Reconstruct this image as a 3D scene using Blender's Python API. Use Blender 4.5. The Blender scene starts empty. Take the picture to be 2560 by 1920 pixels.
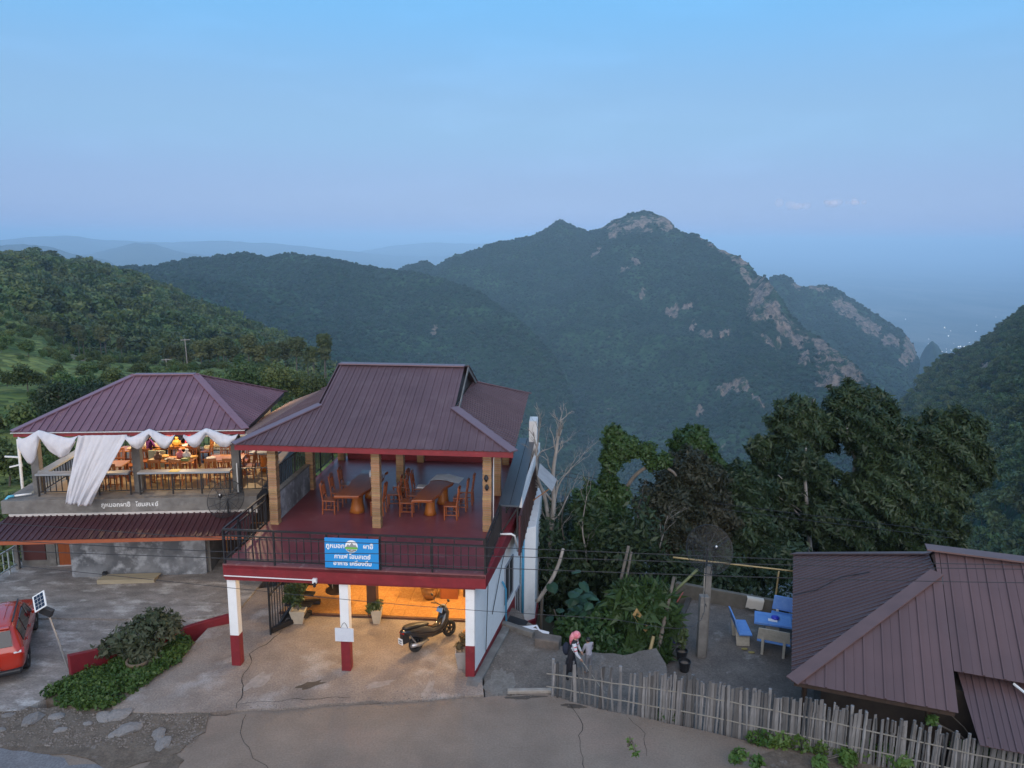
import bpy, bmesh, math, random
import numpy as np
from mathutils import Vector, Matrix, noise

# ------------------------------------------------------------------ camera, sky, sun, exposure
sc = bpy.context.scene
COL = sc.collection
random.seed(7)
RAD = math.radians
CAMZ = 11.4
FPX, PITCH, ROLL = 1923.0, RAD(10.6), RAD(0.5)
camd = bpy.data.cameras.new('camera'); cam = bpy.data.objects.new('camera', camd); COL.objects.link(cam)
camd.sensor_width = 36.0; camd.lens = 36.0 * FPX / 2560.0
camd.clip_start = 0.1; camd.clip_end = 120000.0
CAMROT = Matrix.Rotation(math.pi / 2 - PITCH, 4, 'X') @ Matrix.Rotation(ROLL, 4, 'Z')
cam.matrix_world = Matrix.Translation((0, 0, CAMZ)) @ CAMROT
sc.camera = cam

SUN_EL, SUN_AZ = RAD(26), RAD(182)          # low afterglow behind the viewer, a little to the left
world = bpy.data.worlds.new('World'); sc.world = world; world.use_nodes = True
wn = world.node_tree; wl = wn.links
bg = wn.nodes['Background']; bg.inputs[1].default_value = 0.1
sky = wn.nodes.new('ShaderNodeTexSky'); sky.sky_type = 'NISHITA'; sky.sun_disc = False
sky.sun_elevation = RAD(6); sky.sun_rotation = SUN_AZ; sky.altitude = 1000
sky.air_density = 1.0; sky.dust_density = 1.0; sky.ozone_density = 1.0
tc = wn.nodes.new('ShaderNodeTexCoord'); sep = wn.nodes.new('ShaderNodeSeparateXYZ')
wl.new(tc.outputs['Generated'], sep.inputs[0])
asn = wn.nodes.new('ShaderNodeMath'); asn.operation = 'ARCSINE'; wl.new(sep.outputs[2], asn.inputs[0])
mr = wn.nodes.new('ShaderNodeMapRange'); mr.inputs[1].default_value = 0; mr.inputs[2].default_value = math.pi / 2
wl.new(asn.outputs[0], mr.inputs[0])
ramp = wn.nodes.new('ShaderNodeValToRGB'); wl.new(mr.outputs[0], ramp.inputs[0])
er = ramp.color_ramp; er.interpolation = 'EASE'
stops = [(0.0, (.19, .30, .62)), (3/90, (.215, .345, .655)), (8/90, (.22, .41, .69)), (17/90, (.155, .45, .83)),
         (40/90, (.27, .49, .83)), (1.0, (.27, .42, .68))]
while len(er.elements) < len(stops): er.elements.new(0.5)
for e, (p_, c_) in zip(er.elements, stops):
    e.position = p_; e.color = (*c_, 1)
scale = wn.nodes.new('ShaderNodeVectorMath'); scale.operation = 'SCALE'; scale.inputs[3].default_value = 10.0
wl.new(ramp.outputs[0], scale.inputs[0])
nsc = wn.nodes.new('ShaderNodeVectorMath'); nsc.operation = 'SCALE'; nsc.inputs[3].default_value = 0.24
wl.new(sky.outputs[0], nsc.inputs[0])
addv = wn.nodes.new('ShaderNodeVectorMath'); addv.operation = 'ADD'
wl.new(scale.outputs[0], addv.inputs[0]); wl.new(nsc.outputs[0], addv.inputs[1])
# thin high cirrus streaks
cmap = wn.nodes.new('ShaderNodeMapping'); cmap.inputs['Scale'].default_value = (3, 3, 14)
wl.new(tc.outputs['Generated'], cmap.inputs[0])
cno = wn.nodes.new('ShaderNodeTexNoise'); cno.inputs['Scale'].default_value = 1.6; cno.inputs['Detail'].default_value = 6
wl.new(cmap.outputs[0], cno.inputs['Vector'])
cmr = wn.nodes.new('ShaderNodeMapRange'); cmr.inputs[1].default_value = .52; cmr.inputs[2].default_value = .85
cmr.inputs[3].default_value = 1.0; cmr.inputs[4].default_value = 1.08
wl.new(cno.outputs[0], cmr.inputs[0])
cmul = wn.nodes.new('ShaderNodeVectorMath'); cmul.operation = 'SCALE'
wl.new(addv.outputs[0], cmul.inputs[0]); wl.new(cmr.outputs[0], cmul.inputs[3])
wl.new(cmul.outputs[0], bg.inputs[0])

sund = bpy.data.lights.new('sun', 'SUN'); sun = bpy.data.objects.new('sun', sund); COL.objects.link(sun)
sund.energy = 2.7; sund.angle = RAD(70); sund.color = (1.0, .88, .79)
sd = Vector((math.sin(SUN_AZ) * math.cos(SUN_EL), math.cos(SUN_AZ) * math.cos(SUN_EL), math.sin(SUN_EL)))
sun.rotation_euler = sd.to_track_quat('Z', 'Y').to_euler()

sc.view_settings.view_transform = 'Standard'; sc.view_settings.look = 'None'
sc.view_settings.exposure = 0.07; sc.view_settings.gamma = 1.0
sc.cycles.use_denoising = True
try: sc.cycles.denoiser = 'OPENIMAGEDENOISE'
except Exception: pass
sc.cycles.max_bounces = 5; sc.cycles.diffuse_bounces = 2; sc.cycles.glossy_bounces = 2
sc.cycles.transmission_bounces = 3; sc.cycles.transparent_max_bounces = 14; sc.cycles.volume_bounces = 0
sc.cycles.caustics_reflective = False; sc.cycles.caustics_refractive = False
sc.cycles.sample_clamp_indirect = 4.0

# ------------------------------------------------------------------ helpers
CR3 = CAMROT.to_3x3(); CRI = CR3.transposed()
def at(u, v, d):
    """world point at horizontal distance d along the sight line (u, v): surveying aid for the far ridges"""
    r = CR3 @ Vector(((u - 1280) / FPX, (960 - v) / FPX, -1)); r *= d / math.hypot(r.x, r.y)
    return Vector((r.x, r.y, r.z + CAMZ))
def proj(p):
    q = CRI @ (Vector(p) - Vector((0, 0, CAMZ)))
    return (1280 + FPX * q.x / -q.z, 960 - FPX * q.y / -q.z) if q.z < 0 else (-9999, -9999)

class MB:
    def __init__(self): self.v = []; self.f = []; self.sm = []
    def add(self, vs, fs):
        o = len(self.v); self.v += [tuple(p) for p in vs]; self.f += [tuple(i + o for i in f) for f in fs]; return self
    def box(self, x0, y0, z0, x1, y1, z1):
        return self.add([(x0,y0,z0),(x1,y0,z0),(x1,y1,z0),(x0,y1,z0),(x0,y0,z1),(x1,y0,z1),(x1,y1,z1),(x0,y1,z1)],
                        [(0,3,2,1),(4,5,6,7),(0,1,5,4),(1,2,6,5),(2,3,7,6),(3,0,4,7)])
    def obox(self, m, sx, sy, sz):
        vs = [m @ Vector((x*sx/2, y*sy/2, z*sz/2)) for z in (-1,1) for x, y in ((-1,-1),(1,-1),(1,1),(-1,1))]
        return self.add(vs, [(0,3,2,1),(4,5,6,7),(0,1,5,4),(1,2,6,5),(2,3,7,6),(3,0,4,7)])
    def bar(self, p0, p1, w, h=None, up=(0,0,1)):
        p0, p1 = Vector(p0), Vector(p1); h = h or w; d = (p1 - p0)
        if d.length < 1e-6: return self
        d.normalize(); up = Vector(up)
        if abs(d.dot(up)) > .99: up = Vector((0,1,0))
        s = d.cross(up).normalized(); t = s.cross(d)
        vs = [p + s*a*w/2 + t*b*h/2 for p in (p0, p1) for a, b in ((-1,-1),(1,-1),(1,1),(-1,1))]
        return self.add(vs, [(0,3,2,1),(4,5,6,7),(0,1,5,4),(1,2,6,5),(2,3,7,6),(3,0,4,7)])
    def tube(self, pts, r, n=6, cap=True):
        pts = [Vector(p) for p in pts]; rs = r if isinstance(r, (list, tuple)) else [r]*len(pts)
        o = len(self.v); prev = None
        for i, p in enumerate(pts):
            d = (pts[min(i+1, len(pts)-1)] - pts[max(i-1, 0)])
            d = d.normalized() if d.length > 1e-9 else Vector((0,0,1))
            a = prev if prev is not None else (Vector((0,0,1)) if abs(d.z) < .9 else Vector((1,0,0)))
            s = (a - d*a.dot(d))
            s = s.normalized() if s.length > 1e-6 else d.orthogonal().normalized()
            prev = s; t = d.cross(s)
            for k in range(n):
                an = 2*math.pi*k/n; self.v.append(tuple(p + (s*math.cos(an) + t*math.sin(an))*rs[i]))
        for i in range(len(pts)-1):
            for k in range(n):
                a, b = o+i*n+k, o+i*n+(k+1) % n
                self.f.append((a, b, b+n, a+n))
        if cap:
            self.f.append(tuple(o+k for k in range(n))[::-1]); self.f.append(tuple(o+(len(pts)-1)*n+k for k in range(n)))
        return self
    def prism(self, poly, z0, z1):
        n = len(poly); o = len(self.v)
        self.v += [(x, y, z0) for x, y in poly] + [(x, y, z1) for x, y in poly]
        self.f.append(tuple(o+i for i in range(n))[::-1]); self.f.append(tuple(o+n+i for i in range(n)))
        for i in range(n):
            j = (i+1) % n; self.f.append((o+i, o+j, o+n+j, o+n+i))
        return self
    def slab3(self, poly, off):
        """3-D polygon extruded by vector off"""
        n = len(poly); o = len(self.v); off = Vector(off)
        self.v += [tuple(p) for p in poly] + [tuple(Vector(p)+off) for p in poly]
        self.f.append(tuple(o+i for i in range(n))); self.f.append(tuple(o+n+i for i in range(n))[::-1])
        for i in range(n):
            j = (i+1) % n; self.f.append((o+j, o+i, o+n+i, o+n+j))
        return self
    def lathe(self, prof, c=(0,0,0), n=16, m=None):
        o = len(self.v); c = Vector(c)
        for r, z in prof:
            for k in range(n):
                an = 2*math.pi*k/n; p = Vector((r*math.cos(an), r*math.sin(an), z))
                self.v.append(tuple((m @ p if m else p) + c))
        for i in range(len(prof)-1):
            for k in range(n):
                a, b = o+i*n+k, o+i*n+(k+1) % n; self.f.append((a, b, b+n, a+n))
        self.f.append(tuple(o+k for k in range(n))[::-1]); self.f.append(tuple(o+(len(prof)-1)*n+k for k in range(n)))
        return self
    def ball(self, c, r, n=10, m=8, sq=(1,1,1)):
        prof = [(max(1e-4, math.sin(math.pi*i/m)), -math.cos(math.pi*i/m)) for i in range(m+1)]
        return self.lathe(prof, c, n, Matrix.Diagonal((r*sq[0], r*sq[1], r*sq[2])))
    def mesh(self, name, mat=None, smooth=False):
        me = bpy.data.meshes.new(name); me.from_pydata(self.v, [], self.f); me.update()
        if mat: me.materials.append(mat)
        if smooth: me.polygons.foreach_set('use_smooth', [True]*len(me.polygons))
        return me
    def build(self, name, mat, parent=None, smooth=False, bevel=0.0, loc=None, fix=False):
        me = self.mesh(name, mat, smooth)
        if fix:
            b = bmesh.new(); b.from_mesh(me); bmesh.ops.recalc_face_normals(b, faces=b.faces); b.to_mesh(me); b.free()
        return obj(name, me, parent, bevel, loc)

def obj(name, me, parent=None, bevel=0.0, loc=None, rot=None):
    o = bpy.data.objects.new(name, me); COL.objects.link(o)
    if parent: o.parent = parent
    if loc is not None: o.location = loc
    if rot is not None: o.rotation_euler = rot
    if bevel:
        m = o.modifiers.new('bevel', 'BEVEL'); m.width = bevel; m.segments = 2; m.limit_method = 'ANGLE'
    return o
def tag(o, label=None, cat=None, group=None, kind=None):
    if label: o['label'] = label
    if cat: o['category'] = cat
    if group: o['group'] = group
    if kind: o['kind'] = kind
    return o
def thing(name, label, cat, loc=(0,0,0), rz=0.0, group=None, frame=None):
    o = bpy.data.objects.new(name, None); COL.objects.link(o); o.empty_display_size = .2
    m = Matrix.Translation(loc) @ Matrix.Rotation(rz, 4, 'Z')
    o.matrix_world = (frame @ m) if frame else m
    return tag(o, label, cat, group)
def copy_tree(o, parent=None):
    c = o.copy(); COL.objects.link(c); c.parent = parent
    for ch in list(o.children): copy_tree(ch, c)
    return c
def frame(x, y, z, deg): return Matrix.Translation((x, y, z)) @ Matrix.Rotation(RAD(deg), 4, 'Z')
FC = frame(-7.5, 18.95, 0, -4)        # cafe: x along its front, y inwards
FL = frame(-16.43, 23.6, 0, 5)        # dining hall
FH = frame(6.54, 16.25, -0.8, -20)    # brown roofed house

# ------------------------------------------------------------------ materials
def M(name, c, c2=None, rough=.6, scale=4.0, detail=6, lo=.35, hi=.65, bump=0.0, bscale=None, metal=0.0, rnd=0.0, spec=.5,
      c3=None, s3=.6, lo3=.55, hi3=.75, stretch=(1,1,1), coat=0.0, hue=0.0, grain=0.0, gscale=60):
    m = bpy.data.materials.new(name); m.use_nodes = True; nt = m.node_tree; L = nt.links; N = nt.nodes
    b = N['Principled BSDF']; b.inputs['Roughness'].default_value = rough; b.inputs['Metallic'].default_value = metal
    b.inputs['Specular IOR Level'].default_value = spec
    if coat: b.inputs['Coat Weight'].default_value = coat
    t = N.new('ShaderNodeTexCoord'); mp = N.new('ShaderNodeMapping'); mp.inputs['Scale'].default_value = stretch
    L.new(t.outputs['Object'], mp.inputs[0])
    def nz(s, d):
        n = N.new('ShaderNodeTexNoise'); n.inputs['Scale'].default_value = s; n.inputs['Detail'].default_value = d
        n.inputs['Roughness'].default_value = .62
        L.new(mp.outputs[0], n.inputs['Vector']); return n
    def mrg(src, lo, hi):
        r = N.new('ShaderNodeMapRange'); r.inputs[1].default_value = lo; r.inputs[2].default_value = hi
        L.new(src, r.inputs[0]); return r.outputs[0]
    def mix(f, a, bb):
        x = N.new('ShaderNodeMix'); x.data_type = 'RGBA'
        if isinstance(f, float): x.inputs[0].default_value = f
        else: L.new(f, x.inputs[0])
        for i, q in ((6, a), (7, bb)):
            if isinstance(q, tuple): x.inputs[i].default_value = (*q, 1)
            else: L.new(q, x.inputs[i])
        return x.outputs[2]
    col = c
    if c2 is not None: col = mix(mrg(nz(scale, detail).outputs[0], lo, hi), c, c2)
    if c3 is not None: col = mix(mrg(nz(s3, 7).outputs[0], lo3, hi3), col, c3)
    if grain:
        gh = N.new('ShaderNodeHueSaturation'); gr = N.new('ShaderNodeMapRange'); gr.inputs[1].default_value = .3; gr.inputs[2].default_value = .7; gr.inputs[3].default_value = 1-grain; gr.inputs[4].default_value = 1+grain
        L.new(nz(gscale, 3).outputs[0], gr.inputs[0]); L.new(gr.outputs[0], gh.inputs['Value'])
        if isinstance(col, tuple): gh.inputs['Color'].default_value = (*col, 1)
        else: L.new(col, gh.inputs['Color'])
        col = gh.outputs[0]
    if rnd or hue:
        oi = N.new('ShaderNodeObjectInfo'); hs = N.new('ShaderNodeHueSaturation')
        r = N.new('ShaderNodeMapRange'); r.inputs[3].default_value = 1-rnd; r.inputs[4].default_value = 1+rnd
        L.new(oi.outputs['Random'], r.inputs[0]); L.new(r.outputs[0], hs.inputs['Value'])
        if hue:
            mm = N.new('ShaderNodeMath'); mm.operation = 'MULTIPLY'; mm.inputs[1].default_value = 7.31; L.new(oi.outputs['Random'], mm.inputs[0])
            fr = N.new('ShaderNodeMath'); fr.operation = 'FRACT'; L.new(mm.outputs[0], fr.inputs[0])
            r2 = N.new('ShaderNodeMapRange'); r2.inputs[3].default_value = .5-hue; r2.inputs[4].default_value = .5+hue
            L.new(fr.outputs[0], r2.inputs[0]); L.new(r2.outputs[0], hs.inputs['Hue'])
        if isinstance(col, tuple): hs.inputs['Color'].default_value = (*col, 1)
        else: L.new(col, hs.inputs['Color'])
        col = hs.outputs[0]
    if isinstance(col, tuple): b.inputs['Base Color'].default_value = (*col, 1)
    else: L.new(col, b.inputs['Base Color'])
    if bump:
        bn = N.new('ShaderNodeBump'); bn.inputs['Strength'].default_value = bump; bn.inputs['Distance'].default_value = .03
        L.new(nz(bscale or scale*4, 8).outputs[0], bn.inputs['Height']); L.new(bn.outputs[0], b.inputs['Normal'])
    return m
def emit(name, c, s):
    m = bpy.data.materials.new(name); m.use_nodes = True; b = m.node_tree.nodes['Principled BSDF']
    b.inputs['Base Color'].default_value = (*c, 1); b.inputs['Emission Color'].default_value = (*c, 1); b.inputs['Emission Strength'].default_value = s
    return m
def leafmat(name, c, c2, var=.35, hue=.02, trans=.25, rough=.5):
    """foliage: per-leaf tint from the 'tint' attribute of the mesh, per-plant tint from the object"""
    m = bpy.data.materials.new(name); m.use_nodes = True; nt = m.node_tree; L = nt.links; N = nt.nodes
    b = N['Principled BSDF']; b.inputs['Roughness'].default_value = rough; b.inputs['Specular IOR Level'].default_value = .3
    a = N.new('ShaderNodeAttribute'); a.attribute_name = 'tint'
    x = N.new('ShaderNodeMix'); x.data_type = 'RGBA'; x.inputs[6].default_value = (*c, 1); x.inputs[7].default_value = (*c2, 1)
    L.new(a.outputs['Fac'], x.inputs[0])
    oi = N.new('ShaderNodeObjectInfo'); hs = N.new('ShaderNodeHueSaturation')
    r = N.new('ShaderNodeMapRange'); r.inputs[3].default_value = 1-var; r.inputs[4].default_value = 1+var
    L.new(oi.outputs['Random'], r.inputs[0]); L.new(r.outputs[0], hs.inputs['Value'])
    mm = N.new('ShaderNodeMath'); mm.operation = 'MULTIPLY'; mm.inputs[1].default_value = 7.31; L.new(oi.outputs['Random'], mm.inputs[0])
    fr = N.new('ShaderNodeMath'); fr.operation = 'FRACT'; L.new(mm.outputs[0], fr.inputs[0])
    r2 = N.new('ShaderNodeMapRange'); r2.inputs[3].default_value = .5-hue; r2.inputs[4].default_value = .5+hue
    L.new(fr.outputs[0], r2.inputs[0]); L.new(r2.outputs[0], hs.inputs['Hue'])
    L.new(x.outputs[2], hs.inputs['Color']); L.new(hs.outputs[0], b.inputs['Base Color'])
    if trans:
        tr = N.new('ShaderNodeBsdfTranslucent'); L.new(hs.outputs[0], tr.inputs[0])
        ms = N.new('ShaderNodeMixShader'); ms.inputs[0].default_value = trans
        L.new(b.outputs[0], ms.inputs[1]); L.new(tr.outputs[0], ms.inputs[2])
        L.new(ms.outputs[0], N['Material Output'].inputs[0])
    return m

# ------------------------------------------------------------------ far country: plain, ridges, forest
def terrain_mat(name, g1, g2, rock1, rock2, s=.02, canopy=.13):
    m = M(name, g1, g2, rough=.9, scale=s, detail=8, lo=.38, hi=.62, spec=.1, c3=tuple(min(1, x*2.3) for x in g2), s3=.007, lo3=.48, hi3=.74)
    nt = m.node_tree; L = nt.links; N = nt.nodes; b = N['Principled BSDF']
    src = b.inputs['Base Color'].links[0].from_socket
    a = N.new('ShaderNodeAttribute'); a.attribute_name = 'rock'
    t = N.new('ShaderNodeTexCoord'); mp = N.new('ShaderNodeMapping'); mp.inputs['Scale'].default_value = (1, 1, .35); L.new(t.outputs['Object'], mp.inputs[0])
    n = N.new('ShaderNodeTexNoise'); n.inputs['Scale'].default_value = .07; n.inputs['Detail'].default_value = 8; n.inputs['Roughness'].default_value = .7
    L.new(mp.outputs[0], n.inputs['Vector'])
    r = N.new('ShaderNodeMapRange'); r.inputs[1].default_value = .38; r.inputs[2].default_value = .62; L.new(n.outputs[0], r.inputs[0])
    rc = N.new('ShaderNodeMix'); rc.data_type = 'RGBA'; rc.inputs[6].default_value = (*rock1, 1); rc.inputs[7].default_value = (*rock2, 1); L.new(r.outputs[0], rc.inputs[0])
    ad = N.new('ShaderNodeMath'); ad.operation = 'ADD'; L.new(a.outputs['Fac'], ad.inputs[0])
    sb = N.new('ShaderNodeMapRange'); sb.inputs[1].default_value = .3; sb.inputs[2].default_value = .7; sb.inputs[3].default_value = -.7; sb.inputs[4].default_value = .6
    n2 = N.new('ShaderNodeTexNoise'); n2.inputs['Scale'].default_value = .032; n2.inputs['Detail'].default_value = 9; n2.inputs['Roughness'].default_value = .72; L.new(mp.outputs[0], n2.inputs['Vector'])
    L.new(n2.outputs[0], sb.inputs[0]); L.new(sb.outputs[0], ad.inputs[1])
    st = N.new('ShaderNodeMapRange'); st.inputs[1].default_value = .40; st.inputs[2].default_value = .66; L.new(ad.outputs[0], st.inputs[0])
    x = N.new('ShaderNodeMix'); x.data_type = 'RGBA'; L.new(st.outputs[0], x.inputs[0]); L.new(src, x.inputs[6]); L.new(rc.outputs[2], x.inputs[7])
    vo = N.new('ShaderNodeTexVoronoi'); vo.inputs['Scale'].default_value = canopy; L.new(t.outputs['Object'], vo.inputs['Vector'])
    hs = N.new('ShaderNodeHueSaturation'); vr = N.new('ShaderNodeMapRange'); vr.inputs[3].default_value = .65; vr.inputs[4].default_value = 1.35
    sx = N.new('ShaderNodeSeparateColor'); L.new(vo.outputs['Color'], sx.inputs[0]); L.new(sx.outputs[0], vr.inputs[0]); L.new(vr.outputs[0], hs.inputs['Value'])
    L.new(src, hs.inputs['Color']); L.new(hs.outputs[0], x.inputs[6])
    L.new(x.outputs[2], b.inputs['Base Color'])
    bp = N.new('ShaderNodeBump'); bp.invert = True; bp.inputs['Strength'].default_value = .7; bp.inputs['Distance'].default_value = .55/canopy
    L.new(vo.outputs['Distance'], bp.inputs['Height']); L.new(bp.outputs[0], b.inputs['Normal'])
    return m
MT_FOREST = terrain_mat('forest_floor', (.011, .026, .013), (.020, .040, .018), (.29, .215, .165), (.085, .08, .07))
MT_SLOPE = terrain_mat('green_slope', (.075, .11, .03), (.17, .19, .06), (.20, .15, .10), (.13, .11, .08), .05, .6)

def lerp_poly(pts, n):
    L = [0.0]
    for a, b in zip(pts, pts[1:]): L.append(L[-1] + (b - a).length)
    out = []; k = 0
    for i in range(n):
        d = L[-1]*i/(n-1)
        while k < len(L)-2 and L[k+1] < d: k += 1
        t = (d - L[k])/max(1e-9, L[k+1]-L[k]); out.append(pts[k].lerp(pts[k+1], t))
    return out
def catmull(pts, n):
    """smooth curve through pts, n samples, equal parameter per span"""
    P_ = [pts[0]*2 - pts[1]] + pts + [pts[-1]*2 - pts[-2]]; out = []
    for i in range(n):
        x = (len(pts)-1)*i/(n-1); k = min(int(x), len(pts)-2); t = x-k
        a, b, c, d = P_[k:k+4]
        out.append(.5*((2*b) + (c-a)*t + (2*a-5*b+4*c-d)*t*t + (3*b-a-3*c+d)*t**3))
    return out
def mountain(name, ridge, base, nS, nT, amp, jag, wl, mat, rocks=(), nB=14, back=60.0, seed=0, ease=1.0, cliffy=0.0, drop=.9, soft=True):
    R_ = lerp_poly([at(*p) for p in ridge], nS); B_ = lerp_poly([at(*p) for p in base], nS)
    verts = []; rock = []
    rows = [('b', j) for j in range(nB, 0, -1)] + [('f', j) for j in range(nT)]
    off = Vector((seed*913.7, seed*311.3, seed*57.1))
    for kind, j in rows:
        for i in range(nS):
            r = R_[i]
            jg = jag*(noise.fractal((r + off)/(wl*.12), 1.0, 2.0, 4))
            if kind == 'b':
                d = Vector((r.x, r.y, 0)).normalized()
                p = r + d*back*j*(1+.08*j); p.z -= drop*back*j*(1+.08*j) - jg
                p.z += amp*.3*noise.noise((p + off)/wl); rk = 0
            else:
                t = j/(nT-1); te = t**ease
                p = r.lerp(B_[i], t); p.z = r.z + (B_[i].z - r.z)*te
                fade = min(1.0, t*7)
                q = (Vector((p.x, p.y, p.z*.35)) + off)
                dn = noise.fractal(q/wl, 1.0, 2.1, 6)
                rd = 1 - abs(noise.noise(q/(wl*.8) + Vector((9.1, 3.3, 0))))*2
                p.z += fade*amp*(dn*.75 + rd*.35) + (1-fade)*jg
                rk = 0.0
                if rocks:
                    u, v = proj(p)
                    for (cu, cv, ru, rv, an, *wt) in rocks:
                        if abs(u-cu) < 1.6*max(ru, rv) and abs(v-cv) < 1.6*max(ru, rv):
                            c, s = math.cos(RAD(an)), math.sin(RAD(an)); du, dv = u-cu, v-cv
                            e = ((du*c+dv*s)/ru)**2 + ((-du*s+dv*c)/rv)**2
                            rk = max(rk, min(wt[0], 1.0 - .7*e) if wt else min(.70, 1.15 - .7*e))
                if cliffy and rk > 0:
                    p.z += fade*max(0, rk)*cliffy*(noise.fractal(q/(wl*.05), .9, 2.2, 4))
            verts.append(p); rock.append(max(0.0, min(1.0, rk)))
    nR = len(rows); faces = [(a*nS+b, a*nS+b+1, (a+1)*nS+b+1, (a+1)*nS+b) for a in range(nR-1) for b in range(nS-1)]
    me = bpy.data.meshes.new(name); me.from_pydata([tuple(v) for v in verts], [], faces); me.update(); me.materials.append(mat)
    me.polygons.foreach_set('use_smooth', [True]*len(faces))
    at_ = me.attributes.new('rock', 'FLOAT', 'POINT'); at_.data.foreach_set('value', rock)
    o = obj(name, me); o['kind'] = 'structure'
    return o

# --- wooded lumps and trees used by the scatters (never linked on their own)
def lump_mesh(name, seed, mat, sub=2):
    b = bmesh.new(); bmesh.ops.create_icosphere(b, subdivisions=sub, radius=1.0)
    for v in b.verts:
        n = noise.fractal(v.co*1.7 + Vector((seed*7.7, 0, 0)), .8, 2.2, 3)
        v.co *= 1 + .38*n; v.co.z = v.co.z*.85 + .25
    me = bpy.data.meshes.new(name); b.to_mesh(me); b.free(); me.materials.append(mat); return me
rng = np.random.default_rng(11)
def leaf_cloud(clusters, n, size, droop=.35, aspect=1.7, shell=.55, flat=0.0, seed=None):
    """n leaf quads spread through ellipsoid clusters [(centre, (rx,ry,rz))]; returns verts (4n,3), tint (n)"""
    g = np.random.default_rng(seed) if seed is not None else rng
    vol = np.array([c[1][0]*c[1][1]*c[1][2] for c in clusters])**.75; vol /= vol.sum()
    idx = g.choice(len(clusters), n, p=vol)
    C = np.array([c[0] for c in clusters])[idx]; R_ = np.array([c[1] for c in clusters])[idx]
    d = g.normal(size=(n, 3)); d /= np.linalg.norm(d, axis=1)[:, None]
    rad = (1 - shell + shell*g.random(n)**.5)
    wob = 1 + .22*np.sin(d[:, 0]*5 + idx*1.7) * np.cos(d[:, 1]*6 - idx) + .16*np.sin(d[:, 2]*9 + d[:, 0]*7 + idx)
    P_ = C + d*R_*(rad*wob)[:, None]
    nrm = d*.8 + g.normal(size=(n, 3))*.7; nrm[:, 2] += .35; nrm /= np.linalg.norm(nrm, axis=1)[:, None]
    ax = np.cross(nrm, g.normal(size=(n, 3))); ax[:, 2] -= droop; ax -= nrm*(ax*nrm).sum(1)[:, None]
    ax /= np.linalg.norm(ax, axis=1)[:, None] + 1e-9
    bx = np.cross(nrm, ax); s = size*(.55 + .9*g.random(n))[:, None]
    L_ = ax*s*aspect/2; W_ = bx*s*.42
    V = np.stack([P_ - L_, P_ + W_ - nrm*s*.08, P_ + L_, P_ - W_ - nrm*s*.08], 1).reshape(-1, 3)
    return V, np.clip(.6*g.random(n) + .55*g.random(len(clusters))[idx] - .05, 0, 1)
def leaf_mesh(name, V, tint, mat):
    n = len(tint); me = bpy.data.meshes.new(name)
    me.vertices.add(4*n); me.vertices.foreach_set('co', V.astype(np.float32).ravel())
    me.loops.add(4*n); me.loops.foreach_set('vertex_index', np.arange(4*n, dtype=np.int32))
    me.polygons.add(n); me.polygons.foreach_set('loop_start', np.arange(0, 4*n, 4, dtype=np.int32)); 
    me.polygons.foreach_set('loop_total', np.full(n, 4, dtype=np.int32))
    a = me.attributes.new('tint', 'FLOAT', 'FACE'); a.data.foreach_set('value', tint.astype(np.float32))
    me.update(calc_edges=True); me.materials.append(mat); return me
ML_FAR = leafmat('far_canopy', (.012, .028, .014), (.021, .040, .018), .4, .025, 0.0, .8)
ML_MID = leafmat('slope_canopy', (.048, .088, .022), (.135, .165, .05), .35, .03, .2)
ML_PINE = leafmat('pine_canopy', (.07, .095, .032), (.14, .145, .06), .3, .02, .2)

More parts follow.
